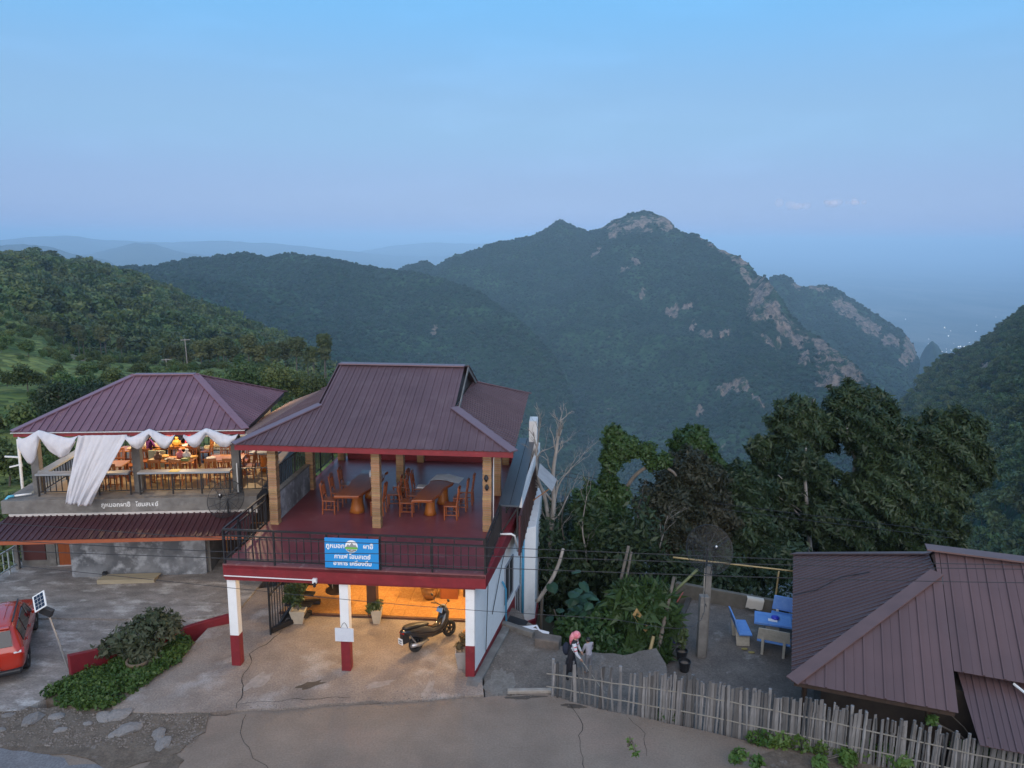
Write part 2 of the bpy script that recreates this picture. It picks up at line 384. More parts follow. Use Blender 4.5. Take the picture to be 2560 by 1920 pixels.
def scatter(name, target, src_objs, density, smin, smax, attr=None, seed=1, kind='stuff', label=None):
    """one object whose geometry nodes spread canopy instances over the target terrain"""
    ng = bpy.data.node_groups.new(name, 'GeometryNodeTree')
    ng.interface.new_socket('Geometry', in_out='INPUT', socket_type='NodeSocketGeometry')
    ng.interface.new_socket('Geometry', in_out='OUTPUT', socket_type='NodeSocketGeometry')
    N = ng.nodes; L = ng.links
    oi = N.new('GeometryNodeObjectInfo'); oi.inputs[0].default_value = target; oi.transform_space = 'RELATIVE'
    ds = N.new('GeometryNodeDistributePointsOnFaces'); L.new(oi.outputs['Geometry'], ds.inputs['Mesh']); ds.inputs['Seed'].default_value = seed
    na = N.new('GeometryNodeInputNamedAttribute'); na.data_type = 'FLOAT'; na.inputs[0].default_value = 'rock'
    mr = N.new('ShaderNodeMapRange'); mr.inputs[1].default_value = .1; mr.inputs[2].default_value = .5; mr.inputs[3].default_value = density; mr.inputs[4].default_value = 0.0
    L.new(na.outputs[0], mr.inputs[0]); L.new(mr.outputs[0], ds.inputs['Density'])
    gi = N.new('GeometryNodeGeometryToInstance')
    for s in src_objs:
        so = N.new('GeometryNodeObjectInfo'); so.inputs[0].default_value = s; so.inputs['As Instance'].default_value = True; L.new(so.outputs['Geometry'], gi.inputs[0])
    ip = N.new('GeometryNodeInstanceOnPoints'); L.new(ds.outputs['Points'], ip.inputs['Points']); 
    jn = N.new('GeometryNodeJoinGeometry')
    for n_ in [x for x in N if x.bl_idname == 'GeometryNodeObjectInfo' and x is not oi]:
        L.new(n_.outputs['Geometry'], jn.inputs[0])
    N.remove(gi)
    L.new(jn.outputs[0], ip.inputs['Instance']); ip.inputs['Pick Instance'].default_value = True
    rs = N.new('FunctionNodeRandomValue'); rs.data_type = 'FLOAT'; rs.inputs[2].default_value = smin; rs.inputs[3].default_value = smax
    L.new(rs.outputs[1], ip.inputs['Scale'])
    rr = N.new('FunctionNodeRandomValue'); rr.data_type = 'FLOAT_VECTOR'; rr.inputs[0].default_value = (-.15, -.15, 0); rr.inputs[1].default_value = (.15, .15, 6.283)
    L.new(rr.outputs[0], ip.inputs['Rotation'])
    out = N.new('NodeGroupOutput'); L.new(ip.outputs[0], out.inputs[0]); N.new('NodeGroupInput')
    me = bpy.data.meshes.new(name); o = obj(name, me); md = o.modifiers.new('scatter', 'NODES'); md.node_group = ng
    o['kind'] = kind
    if label: o['label'] = label
    return o
def hidden_src(name, me): return bpy.data.objects.new(name, me)
LUMPS = [hidden_src('canopy_lump', lump_mesh('canopy_lump', k, ML_FAR)) for k in range(4)]
def mid_tree(seed, h=1.0, n=420, mat=None, tall=False, lf=.11):
    r = random.Random(seed); cl = []
    for k in range(7 if not tall else 5):
        a = r.uniform(0, 6.28); q = r.uniform(.05, .34)
        if tall: cl.append(((math.cos(a)*q*.5, math.sin(a)*q*.5, r.uniform(.55, .95)), (r.uniform(.16, .26),)*2 + (r.uniform(.10, .16),)))
        else: cl.append(((math.cos(a)*q, math.sin(a)*q, r.uniform(.42, .82)), (r.uniform(.2, .32),)*2 + (r.uniform(.16, .26),)))
    V, t = leaf_cloud(cl, n, lf, seed=seed, shell=.45)
    g = MB(); g.tube([(0,0,-.25),(.01,.0,.3),(.02,.01,.62)], [.025,.02,.01], 5)
    tv = np.array(g.v)
    # trunk quads appended as plain faces
    me = leaf_mesh('slope_tree', V, t, mat or ML_MID)
    b = bmesh.new(); b.from_mesh(me); vs = [b.verts.new(p) for p in g.v]
    for f in g.f:
        fc = b.faces.new([vs[i] for i in f]); fc.material_index = 1
    b.to_mesh(me); b.free(); me.materials.append(MT_TRUNK_FAR); return me
MT_TRUNK_FAR = M('pale_trunk', (.12, .10, .08), rough=.9)
MIDS = [hidden_src('slope_tree', mid_tree(k)) for k in range(4)]
NEARS = [hidden_src('spur_tree', mid_tree(40+k, n=1500, lf=.06)) for k in range(3)]

# plain to the horizon
MP = M('plain_fields', (.06, .075, .06), (.16, .16, .13), rough=.9, scale=.0016, detail=9, lo=.42, hi=.6, spec=.1, stretch=(1, .35, 1), c3=(.035, .05, .04), s3=.0005)
pl = MB().prism([(-60000, -3000), (60000, -3000), (60000, 90000), (-60000, 90000)], -860, -820).build('plain', MP); pl['kind'] = 'structure'

rocksC = [(1600,560,85,24,-6,.42),(1800,615,90,16,34,.5),(1910,740,40,70,15,.5),(1985,835,60,26,40,.46),(2085,915,45,80,-22,.46),(2160,985,26,70,-22,.46),(1533,578,13,22,15),(1600,560,45,10,-25),(1660,560,25,16,40),(1590,655,16,7,40),(1565,672,14,6,-20),(1605,735,9,16,0),(1490,630,20,6,-45),
          (1680,775,18,20,20),(1715,768,20,8,-20),(1732,815,9,17,10),(1765,835,18,7,10),(1812,835,16,9,-25),(1775,595,38,9,38),(1835,640,35,12,38),
          (1865,690,26,10,60),(1905,735,22,34,15),(1935,770,16,30,-10),(1880,775,16,18,0),(1960,815,16,36,-25),(1990,845,30,12,40),(2050,860,26,12,35),
          (2085,905,22,40,-20),(2120,930,18,34,-15),(2070,960,30,22,0),(1825,970,36,16,-12),(1855,965,22,20,0),(1895,1005,10,26,-35),(1750,1032,10,14,10),
          (2150,1000,14,40,-20),(2215,1000,8,34,-10),(1945,860,10,14,0),(2030,1010,14,10,0),(1500,560,16,8,30),(2010,900,14,20,10),(1920,850,22,8,35)]
ridgeC = [(940,690,2500),(1005,672,2600),(1040,653,2600),(1062,650,2600),(1092,664,2550),(1130,644,2550),(1190,620,2600),(1250,604,2650),(1300,597,2700),(1340,584,2750),
          (1380,563,2800),(1402,551,2800),(1440,565,2800),(1475,576,2750),(1500,570,2750),(1535,549,2700),(1570,533,2700),(1612,527,2700),(1648,533,2650),(1674,551,2600),
          (1694,575,2550),(1740,588,2450),(1790,617,2350),(1850,642,2250),(1880,667,2200),(1893,690,2150),(1918,697,2050),(1945,735,1950),(1990,805,1850),(2060,852,1750),
          (2130,905,1650),(2190,965,1580),(2225,1035,1500),(2250,1120,1420)]
baseC = [(760,1080,1500),(1000,1150,1350),(1300,1230,1200),(1600,1300,1050),(1900,1340,950),(2150,1350,900),(2300,1330,900)]
mC = mountain('main_mountain', ridgeC, baseC, 300, 130, 46, 7, 380, MT_FOREST, rocksC, seed=1, ease=.92, cliffy=26)
ridgeB = [(200,690,1900),(300,667,1900),(350,665,1900),(400,661,1900),(480,644,1950),(560,637,2000),(610,632,2000),(660,640,2000),(720,634,2000),(760,637,2000),(800,641,1950),
          (870,655,1900),(940,668,1900),(1000,676,1850),(1100,692,1800),(1200,730,1700),(1300,800,1550),(1380,880,1450),(1430,980,1350)]
baseB = [(100,900,900),(400,980,950),(700,1060,1000),(1000,1160,1050),(1300,1230,1050),(1480,1260,1050)]
mB = mountain('wooded_ridge', ridgeB, baseB, 200, 80, 34, 4, 260, MT_FOREST, [(1085,690+138,8,14,30)], seed=2, ease=.9)
ridgeD = [(1880,760,3100),(1928,694,3100),(1965,688,3100),(1990,707,3100),(2012,718,3100),(2060,711,3150),(2100,725,3150),(2140,752,3150),(2200,792,3100),(2250,824,3050),
          (2285,862,3000),(2296,905,2950),(2294,950,2900),(2300,1000,2850)]
baseD = [(1950,1000,2200),(2100,1080,2000),(2220,1130,1900),(2290,1150,1850),(2330,1150,1850)]
rocksD = [(1990,715,14,8,30),(2045,720,30,8,10),(2110,770,34,20,35),(2170,815,40,18,35),(2196,822,10,7,0),(2230,850,26,12,45),(2275,870,14,36,-10),(2215,855,12,16,0),(2260,900,12,20,0)]
mD = mountain('far_spur', ridgeD, baseD, 130, 60, 26, 7, 360, MT_FOREST, rocksD, seed=3, cliffy=20)
ridgeE = [(2270,960,4000),(2295,905,4000),(2312,870,4000),(2330,852,4000),(2345,862,4000),(2356,880,4000),(2385,890,4000),(2450,905,4000),(2560,915,4000)]
baseE = [(2260,1020,3300),(2330,1020,3300),(2450,1010,3300),(2560,1000,3300)]
mE = mountain('rock_pinnacle', ridgeE, baseE, 60, 20, 14, 6, 240, MT_FOREST, seed=4)
ridgeF = [(2760,560,1350),(2640,700,1330),(2560,778,1300),(2500,824,1260),(2430,874,1200),(2370,890,1150),(2300,948,1100),(2240,1035,1040),(2190,1140,980),(2160,1240,900)]
baseF = [(2900,1420,170),(2700,1430,190),(2560,1440,220),(2400,1440,300),(2250,1400,520),(2150,1400,600),(2100,1400,650)]
rocksF = [(2415,940,18,8,0),(2465,920,26,9,-30),(2500,935,6,14,5),(2532,925,6,18,0),(2540,945,7,10,0),(2280,975,10,6,0),(2375,1010,26,8,-30),(2300,1030,8,6,-20)]
mF = mountain('right_slope', ridgeF, baseF, 130, 110, 16, 3, 200, MT_FOREST, rocksF, seed=5, ease=.9, cliffy=10)
ridgeA = [(-260,616,1050),(-120,644,1030),(0,658,1000),(50,656,1000),(85,652,1000),(150,664,990),(210,671,970),(265,682,950),(330,707,910),(400,738,870),(480,776,820),(560,810,780),
          (640,845,740),(700,868,700),(760,895,660),(820,945,600),(880,1020,540)]
baseA = [(-260,850,330),(0,880,340),(200,930,350),(420,960,350),(640,1010,340),(800,1060,330),(920,1120,320)]
mA = mountain('left_hill', ridgeA, baseA, 170, 90, 13, 3, 150, MT_FOREST, seed=6, ease=.85)
ridgeN = [(-260,760,430),(-100,790,420),(0,800,400),(110,830,370),(160,880,340),(230,905,310),(320,915,290),(420,920,270),(540,925,250),(650,925,235),(760,965,220),(830,1020,205),(900,1090,190)]
baseN = [(-420,1500,50),(-150,1420,52),(0,1330,56),(180,1250,60),(360,1200,62),(560,1180,64),(760,1180,66),(960,1200,70)]
mN = mountain('green_spur', ridgeN, baseN, 130, 100, 4, 1.2, 50, MT_SLOPE, seed=7, ease=.9, back=30, drop=.4, nB=3,
              rocks=[(190,892,30,7,18)])
# hazy ranges on the horizon
MFAR = M('far_range', (.05, .07, .06), (.07, .09, .07), rough=1, scale=.002)
for k, (rd, bs) in enumerate([
    ([(-200,618,7500),(0,614,7500),(60,610,7500),(140,622,7500),(210,640,7500),(280,655,7500),(330,690,7500)], 760),
    ([(120,655,10500),(250,628,10500),(340,606,10500),(390,612,10500),(440,628,10500),(520,640,10500),(620,640,10500),(760,660,10500)], 700),
    ([(-200,596,16000),(0,600,16000),(120,590,16000),(170,588,16000),(260,600,16000),(420,606,16000),(560,602,16000),(700,610,16000),(850,625,16000),(1000,640,16000),(1200,640,16000)], 680),
    ([(900,628,21000),(1000,612,21000),(1080,606,21000),(1180,610,21000),(1300,604,21000),(1500,640,21000),(1600,680,21000)], 680)]):
    d = rd[0][2]; bp = [(rd[0][0], bs+10, d*.72), (rd[-1][0], bs+10, d*.72)]
    mountain('distant_range', rd, bp, 90, 14, 40, 18, 1500, MFAR, seed=10+k, back=400, nB=4)

def scat(*a, **k): return scatter(*a, **k)
scat('main_mountain_forest', mC, LUMPS, .010, 2, 4.6, seed=1)
scat('wooded_ridge_forest', mB, LUMPS, .011, 2, 4.6, seed=2)
scat('far_spur_forest', mD, LUMPS, .006, 3, 6, seed=3)
scat('right_slope_forest', mF, MIDS, .014, 5, 10, seed=4)
scat('left_hill_forest', mA, MIDS, .012, 8, 15, seed=5)
scat('green_spur_shrubs', mN, NEARS, .016, 1.0, 3.8, seed=6)
# street lamps and lit windows of the town on the plain
ME_TOWN = emit('town_light', (1, .93, .82), 1.6)
g = MB(); r = random.Random(5)
for k in range(46):
    u, v = r.gauss(2385, 50), r.gauss(876, 9) if k < 36 else r.uniform(790, 870)
    p = at(u, v, 1000); q = (p - Vector((0,0,CAMZ))); q = q*((-820 - CAMZ)/q.z); s = r.uniform(1.5, 4)
    g.box(q.x-s, q.y-s, -820, q.x+s, q.y+s, -820+s*2)
tag(g.build('town_lights', ME_TOWN), 'tiny lights of the town far down on the plain', 'lights', kind='stuff')

# ------------------------------------------------------------------ near ground
M_CONC = M('forecourt_concrete', (.30, .245, .205), (.19, .15, .125), rough=.85, scale=1.1, lo=.3, hi=.7, bump=.5, bscale=9, c3=(.37, .34, .32), s3=.7, lo3=.54, hi3=.72, grain=.28, gscale=22)
M_CONC2 = M('parking_concrete', (.31, .275, .25), (.19, .168, .15), rough=.85, scale=1.6, lo=.35, hi=.62, bump=.6, bscale=10, c3=(.47, .44, .41), s3=1.4, lo3=.52, hi3=.66, stretch=(.8, 1.6, 1), grain=.28, gscale=22)
M_ROAD = M('road_concrete', (.25, .195, .152), (.185, .14, .108), rough=.9, scale=.9, lo=.3, hi=.7, bump=.35, bscale=14, c3=(.27, .19, .145), s3=.35, lo3=.52, hi3=.75, grain=.15, gscale=22)
M_ASPH = M('road_asphalt', (.20, .195, .20), (.15, .145, .15), rough=.9, scale=1.5, bump=.4, bscale=25, grain=.28, gscale=22)
M_DIRT = M('earth', (.10, .075, .055), (.16, .125, .095), rough=.95, scale=3, bump=1.0, bscale=8, c3=(.22, .19, .165), s3=2.2, lo3=.58, hi3=.68, grain=.28, gscale=22)
M_PATH = M('path_earth', (.17, .145, .125), (.115, .095, .08), rough=.95, scale=1.5, bump=.6, bscale=9, c3=(.24, .215, .19), s3=1.0, lo3=.58, hi3=.72, grain=.28, gscale=22)
M_YARD = M('yard_concrete', (.15, .13, .115), (.10, .085, .075), rough=.9, scale=1.4, bump=.5, bscale=9, c3=(.25, .23, .21), s3=1.3, lo3=.58, hi3=.72, grain=.28, gscale=22)
M_HILL = M('hillside_soil', (.03, .04, .018), (.06, .05, .03), rough=.95, scale=.4, bump=.6)
M_CRACK = M('crack', (.035, .03, .027), rough=1)

PLAT = [(-19.5, 8), (-17.6, 22), (-17.3, 26.5), (-16.2, 30), (-8.3, 30), (-7.6, 27), (.4, 26), (.3, 22.6), (1.2, 20.4), (4.1, 20.3), (6.2, 25.4), (9.6, 24.3), (18, 21), (32, 16), (32, 8)]
def pdist(x, y):
    inside = False; d = 1e9; n = len(PLAT)
    for i in range(n):
        x0, y0 = PLAT[i]; x1, y1 = PLAT[(i+1) % n]
        if (y0 > y) != (y1 > y) and x < (x1-x0)*(y-y0)/(y1-y0)+x0: inside = not inside
        t = max(0, min(1, ((x-x0)*(x1-x0)+(y-y0)*(y1-y0))/((x1-x0)**2+(y1-y0)**2)))
        d = min(d, math.hypot(x-x0-t*(x1-x0), y-y0-t*(y1-y0)))
    return 0.0 if inside else d
def hill_z(x, y):
    if y < 12.6: return -1.1 + (min(1.05, (12.6-y)*.9)) + min(2.0, max(0, (11.4-y))*.6)
    d = pdist(x, y); z = -1.1 - (.95*d if d < 30 else 28.5 + (d-30)*.55)
    # towards the spur on the left the ground keeps height
    if x < -6: 
        w = max(0, min(1, (-6-x)/14)); z = z*(1-w) + (-1.1 - .2*d)*w
    return z + (min(1, d*.3))*1.2*noise.fractal((x*.12, y*.12, 0), 1, 2, 4)
nx, ny = 120, 130; vs = []; fs = []
for j in range(ny):
    for i in range(nx):
        x = -75 + 150*i/(nx-1); y = -4 + 130*(j/(ny-1))**1.5 if False else -4 + 112*j/(ny-1)
        vs.append((x, y, hill_z(x, y)))
for j in range(ny-1):
    for i in range(nx-1): a = j*nx+i; fs.append((a, a+1, a+nx+1, a+nx))
hs_ = MB(); hs_.v = vs; hs_.f = fs; hillside = hs_.build('hillside', M_HILL, smooth=True); hillside['kind'] = 'structure'

def rough_edge(pts, step=.25, amp=.05, seed=0, closed=False):
    out = []; n = len(pts)
    for i in range(n if closed else n-1):
        a, b = Vector((*pts[i], 0)), Vector((*pts[(i+1) % n], 0)); L = (b-a).length; k = max(1, int(L/step)); nn = Vector((-(b-a).y, (b-a).x, 0)).normalized()
        for j in range(k):
            p = a.lerp(b, j/k); p += nn*amp*noise.fractal((p.x*1.7+seed*13, p.y*1.7, seed), .8, 2, 4)*2; out.append((p.x, p.y))
    if not closed: out.append(pts[-1])
    return out
def struct(name, o): o['kind'] = 'structure'; return o
def sheet(name, poly, z0, z1, mat):
    b = MB().prism(poly, z0, z1); me = b.mesh(name, mat)
    bm = bmesh.new(); bm.from_mesh(me); bmesh.ops.triangulate(bm, faces=[f for f in bm.faces if len(f.verts) > 4]); bm.to_mesh(me); bm.free()
    return struct(name, obj(name, me))
# road along the bottom, forecourt, parking, earth strip, side path, yard
edge = rough_edge([(-6.6, 17.0), (-5.2, 17.15), (-3.7, 17.36), (-2, 17.55), (-.6, 17.75), (.99, 17.86), (2.25, 17.25), (4.1, 16.62), (5.8, 15.98), (7.5, 15.4), (10.8, 14.3), (16, 12.6)], .3, .04, 1)
ledge = rough_edge([(-22, 16.0), (-13, 16.0), (-11.8, 15.95), (-10.4, 15.9), (-9.4, 15.6), (-8.6, 15.35), (-7.9, 15.5), (-7.3, 16.2), (-7.5, 16.75), (-6.6, 17.0)], .25, .08, 2)
road = sheet('road', [(-22, 11.8)] + ledge + edge[1:] + [(16, 11.8)], -.5, 0.0, M_ROAD)
sheet('asphalt_road', [(-22, 11.8), (-22, 15.9)] + rough_edge([(-13, 15.8), (-11, 15.6), (-9.6, 15.15), (-8.6, 14.9), (-8.2, 14.2), (-7.6, 13)], .25, .1, 3) + [(-7.4, 11.8)], -.4, .012, M_ASPH)
sheet('earth_strip', rough_edge([(-22, 15.8), (-13, 15.8), (-9.6, 15.3), (-8.6, 14.9), (-7.6, 15.3), (-7.1, 16.2), (-7.3, 16.9), (-7.9, 17.1), (-9, 17.1), (-12.4, 17.1), (-22, 17.1)], .25, .06, 4, True), -.5, .022, M_DIRT)
fc_front = rough_edge([(-8.2, 16.85), (-7.4, 16.95), (-6.6, 17.02), (-5.2, 17.17), (-3.7, 17.38), (-2, 17.57), (-.65, 17.76)], .25, .03, 5)
forecourt = sheet('forecourt', fc_front + [(-.8, 19.2), (-.75, 20.5), (-.6, 24), (-7.4, 24), (-8.4, 23.6), (-8.9, 21.4)] + rough_edge([(-9.0, 20.1), (-9.3, 18.5), (-9.9, 17.3), (-9.6, 16.9)], .25, .05, 6), -.5, .045, M_CONC)
sheet('parking_apron', rough_edge([(-22, 16.95), (-12.6, 16.92), (-11.9, 16.95)], .25, .05, 7) + [(-11.5, 17.6), (-11.3, 18.3), (-10.7, 19.3), (-9.8, 20.5), (-8.6, 21.35), (-8.6, 21.6), (-14.3, 21.5), (-22, 21.4)], -.5, .03, M_CONC2)
sheet('upper_apron', [(-17.3, 21.0)] + rough_edge([(-17, 21.42), (-14.3, 21.45), (-12.4, 21.48), (-10.6, 21.52), (-8.4, 21.75)], .3, .03, 8) + [(-8.2, 26), (-16, 29), (-17.2, 26.4), (-17.4, 22)], -.6, .09, M_CONC2)
sheet('side_path', rough_edge([(-.62, 17.78), (1.0, 17.9), (2.2, 17.3), (4.0, 16.7), (4.3, 19.4)], .3, .03, 9) + rough_edge([(4.2, 20.2), (3.2, 19.9), (1.8, 20.0), (1.45, 20.3), (.7, 21.4), (.1, 22.6)], .25, .08, 10) + [(-.7, 22.6), (-.75, 20)], -.9, -.03, M_PATH)
yard = sheet('yard', [(4.25, 20.2), (4.1, 16.6), (7.5, 15.3), (12, 13.9), (18, 12.5), (19, 20), (9.5, 24.5), (6.3, 25.4)], -1.6, -.8, M_YARD)

# cracks and joint lines lie in the concrete as narrow open gaps
def crack(name, pts, w, z, parent, seed):
    p = rough_edge(pts, .18, .05, seed); L_, R_ = [], []
    for i, (x, y) in enumerate(p):
        a, b = p[max(0, i-1)], p[min(len(p)-1, i+1)]; d = Vector((b[0]-a[0], b[1]-a[1], 0)).normalized(); ww = w*(.35+.9*abs(noise.noise((x*3, y*3, seed))))
        L_.append((x-d.y*ww, y+d.x*ww, z)); R_.append((x+d.y*ww, y-d.x*ww, z))
    n = len(p); g = MB(); g.v = L_ + R_; g.f = [(i, i+1, n+i+1, n+i) for i in range(n-1)]
    return g.build('crack', M_CRACK, parent)
crack('crack', [(-6.62, 20.9), (-6.9, 20.3), (-7.2, 19.6), (-7.0, 19.0), (-7.0, 18.4), (-6.75, 17.7), (-6.7, 17.1)], .018, .049, forecourt, 1)
crack('crack', [(-4.0, 17.6), (-5.5, 17.45), (-6.7, 17.25)], .012, .049, forecourt, 2)
crack('crack', [(1.55, 17.4), (1.75, 16.6), (1.6, 15.6), (1.75, 14.4)], .014, .004, road, 3)
crack('crack', [(-6.4, 16.9), (-6.3, 16.2), (-5.8, 15.5), (-5.2, 14.9)], .013, .004, road, 4)
crack('crack', [(2.9, 16.9), (3.2, 16.3), (3.1, 15.5)], .01, .004, road, 5)
M_STAIN = M('oil_stain', (.06, .045, .035), (.10, .075, .055), rough=.7, scale=6)
M_PALE = M('cement_patch', (.345, .305, .275), (.26, .22, .195), rough=.9, scale=8, bump=.6, bscale=30)
M_PALE2 = M('worn_cement', (.225, .20, .175), (.16, .14, .12), rough=.9, scale=5, bump=.6, grain=.3, gscale=20)
def patch(name, x, y, rx, ry, rot, z, mat, parent, seed):
    pts = []
    for k in range(26):
        a = 6.283*k/26; q = 1 + .5*noise.fractal((math.cos(a)*1.6+seed*5, math.sin(a)*1.6, seed), .8, 2, 3); X_, Y_ = rx*q*math.cos(a), ry*q*math.sin(a)
        pts.append((x + X_*math.cos(rot)-Y_*math.sin(rot), y + X_*math.sin(rot)+Y_*math.cos(rot)))
    return MB().prism(pts, z-.02, z).build(name, mat, parent)
patch('stain', -5.15, 18.12, .34, .13, .5, .049, M_STAIN, forecourt, 1)
patch('stain', 1.6, 17.35, .28, .09, -.1, .004, M_STAIN, road, 2)
patch('stain', .35, 17.72, .5, .08, .1, .004, M_STAIN, road, 3)
patch('cement_patch', -6.55, 18.3, .22, .5, -.5, .049, M_PALE, forecourt, 3)
patch('cement_patch', -.25, 18.4, .32, .75, -.1, -.026, M_PALE2, bpy.data.objects['side_path'], 4)
patch('cement_patch', -.5, 20.2, .3, .5, .1, -.026, M_PALE2, bpy.data.objects['side_path'], 5)
patch('cement_patch', -3.4, 18.15, .4, .12, .4, .049, M_PALE, forecourt, 6)
patch('cement_patch', -2.1, 17.95, .12, .4, -.2, .049, M_PALE, forecourt, 7)
patch('cement_patch', -7.6, 15.0, .35, .4, .2, .016, M_DIRT, bpy.data.objects['asphalt_road'], 8)
# loose stones in the earth strip
M_STONE = M('stone', (.30, .27, .25), (.20, .18, .165), rough=.9, scale=5, bump=.7, rnd=.2)
r = random.Random(3)
for k, (x, y, s) in enumerate([(-11.4, 16.62, .30), (-10.9, 16.72, .2), (-9.75, 16.72, .26), (-9.45, 16.8, .34), (-8.95, 16.25, .34), (-10.5, 16.2, .16), (-12.1, 16.75, .15), (-8.15, 16.1, .24), (-7.9, 15.75, .26), (-9.2, 16.05, .14), (-10.0, 16.45, .12), (-11.9, 16.2, .13)]):
    b = bmesh.new(); bmesh.ops.create_icosphere(b, subdivisions=2, radius=1)
    for v in b.verts: v.co *= 1 + .35*noise.noise(v.co*1.5 + Vector((k*9, 0, 0))); v.co.z = max(-.2, v.co.z)*.28
    me = bpy.data.meshes.new('stone'); b.to_mesh(me); b.free(); me.materials.append(M_STONE)
    o = obj('stone', me, loc=(x, y, .03), rot=(0, 0, r.uniform(0, 6))); o.scale = (s, s*.65, s)
    tag(o, ['large flat stone at the left of the earth strip', 'middling flat stone right of the large left one', 'long pale stone just below the planted bed', 'broad pale slab touching the planted bed', 'biggest isolated slab in the middle of the earth strip', 'small stone near the asphalt in the earth strip', 'small stone at the upper left of the earth strip', 'jagged stone at the right end of the earth strip', 'lower jagged stone at the right tip of the earth strip', 'small stone left of the biggest isolated slab', 'small stone above the middle of the earth strip', 'small stone at the lower left of the earth strip'][k], 'stone', 'stones in the earth strip')
# kerb ledge lying along the path mouth
b = MB().bar((-.05, 17.93, .03), (1.1, 17.98, .03), .14, .1).build('concrete_kerb', M('kerb_concrete', (.36, .32, .28), (.28, .24, .2), rough=.9, scale=6, bump=.4), bevel=.02)
tag(b, 'short pale concrete kerb lying at the mouth of the side path', 'kerb')

# grit and pebbles gathered along the worn edges
g = MB(); r = random.Random(17)
def pebble(x, y, z, s):
    a = r.uniform(0, 6.28); q = [(math.cos(a+k*1.571)*s*r.uniform(.7, 1.2), math.sin(a+k*1.571)*s*r.uniform(.6, 1.0)) for k in range(4)]
    g.add([(x+p, y+t, z-.004) for p, t in q] + [(x+q[0][0]*.3, y+q[0][1]*.3, z+s*r.uniform(.4, .8))], [(0, 1, 4), (1, 2, 4), (2, 3, 4), (3, 0, 4)])
for k in range(1500):
    i = r.randrange(len(edge)-1); x, y = edge[i]; pebble(x+r.uniform(-.2, .2), y+r.gauss(0, .22), .05 if x < -.6 and y > 17 else .004, r.uniform(.006, .022))
for k in range(2600): pebble(r.uniform(-13, -7.2), r.uniform(15.6, 17.05), .026, abs(r.gauss(.012, .012))+.005)
for k in range(900): pebble(r.uniform(-12, 9), r.uniform(14.2, 19.5), .05 if False else .004, r.uniform(.004, .014))
for k in range(700): pebble(r.uniform(-8.6, -.8), 17.1+abs(r.gauss(0, 1.1)), .048, r.uniform(.004, .014))
for k in range(500): pebble(r.uniform(-.5, 3.6), r.uniform(17.4, 19.8), -.027, r.uniform(.006, .03))
tag(g.build('gravel', M('grit', (.26, .22, .19), (.12, .10, .085), rough=.95, scale=3)), 'loose grit and pebbles along the road edges', 'gravel', kind='stuff')

# ------------------------------------------------------------------ shared paints
M_WHITE = M('white_paint', (.82, .82, .81), (.76, .76, .75), rough=.6, scale=3, bump=.15, c3=(.55, .53, .50), s3=2.5, lo3=.62, hi3=.8)
M_RED = M('oxide_red_paint', (.23, .018, .026), (.17, .014, .02), rough=.5, scale=3, bump=.15, c3=(.27, .05, .05), s3=5, lo3=.6, hi3=.8)
M_FLOORR = M('maroon_floor_paint', (.20, .05, .056), (.145, .036, .042), rough=.38, scale=1.2, bump=.1, c3=(.22, .10, .10), s3=1.6, lo3=.58, hi3=.75)
M_ROOF = M('maroon_roof_steel', (.112, .068, .078), (.094, .057, .067), spec=.35, rough=.55, scale=.7, rnd=.09, bump=.08, bscale=3, c3=(.135, .09, .10), s3=1.8, lo3=.5, hi3=.78)
M_ROOFL = M('plum_roof_steel', (.17, .092, .118), (.142, .077, .10), spec=.35, rough=.55, scale=.7, rnd=.09, bump=.08, bscale=3, c3=(.195, .115, .142), s3=1.8, lo3=.5, hi3=.78)
M_ROOFB = M('brown_roof_steel', (.105, .062, .062), (.078, .047, .049), rough=.5, scale=.5, rnd=.07, bump=.08, bscale=2, c3=(.125, .08, .08), s3=.5, lo3=.5, hi3=.8)
M_SKIRT = M('wine_roof_steel', (.065, .022, .027), (.048, .017, .021), rough=.5, scale=1.0, rnd=.08, bump=.08, bscale=3)
M_BLACK = M('black_steel', (.012, .012, .014), (.02, .02, .022), rough=.45, scale=6)
M_MORTAR = M('mortar', (.36, .31, .25), rough=.95, bump=.5, scale=20)
M_BRICK = M('tan_brick', (.40, .235, .115), (.32, .18, .085), rough=.85, scale=18, bump=.5, bscale=40, rnd=.22, hue=.012)
M_PLAST = M('grey_plaster', (.26, .27, .285), (.12, .127, .14), rough=.9, scale=1.0, lo=.38, hi=.62, bump=.4, bscale=8, c3=(.44, .46, .49), s3=1.9, lo3=.5, hi3=.66)
M_CEM = M('raw_cement', (.20, .19, .175), (.13, .12, .11), rough=.9, scale=2.5, bump=.4, bscale=12, c3=(.28, .265, .25), s3=2, lo3=.58, hi3=.75)
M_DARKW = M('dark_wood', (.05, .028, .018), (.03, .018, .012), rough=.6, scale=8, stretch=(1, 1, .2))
M_WOOD = M('varnished_redwood', (.28, .075, .018), (.20, .045, .012), rough=.3, scale=6, stretch=(1, .25, 1), coat=.3, bump=.06)
M_WOODL = M('honey_wood', (.46, .22, .07), (.36, .15, .045), rough=.35, scale=6, stretch=(1, .3, 1), coat=.2)
M_STEEL = M('galvanised_steel', (.5, .5, .5), (.4, .4, .4), rough=.4, metal=.8, scale=3)
M_PVC = M('white_pvc', (.72, .72, .70), rough=.4)
M_BPVC = M('blue_pvc', (.05, .25, .42), (.07, .3, .48), rough=.4, scale=5)
M_CLOTH = M('white_cloth', (.74, .74, .76), (.66, .66, .69), rough=.9, scale=8)
M_DARK = M('dark_interior', (.02, .018, .017), rough=.9)
M_BULB = emit('warm_lamp', (1, .72, .36), 12)

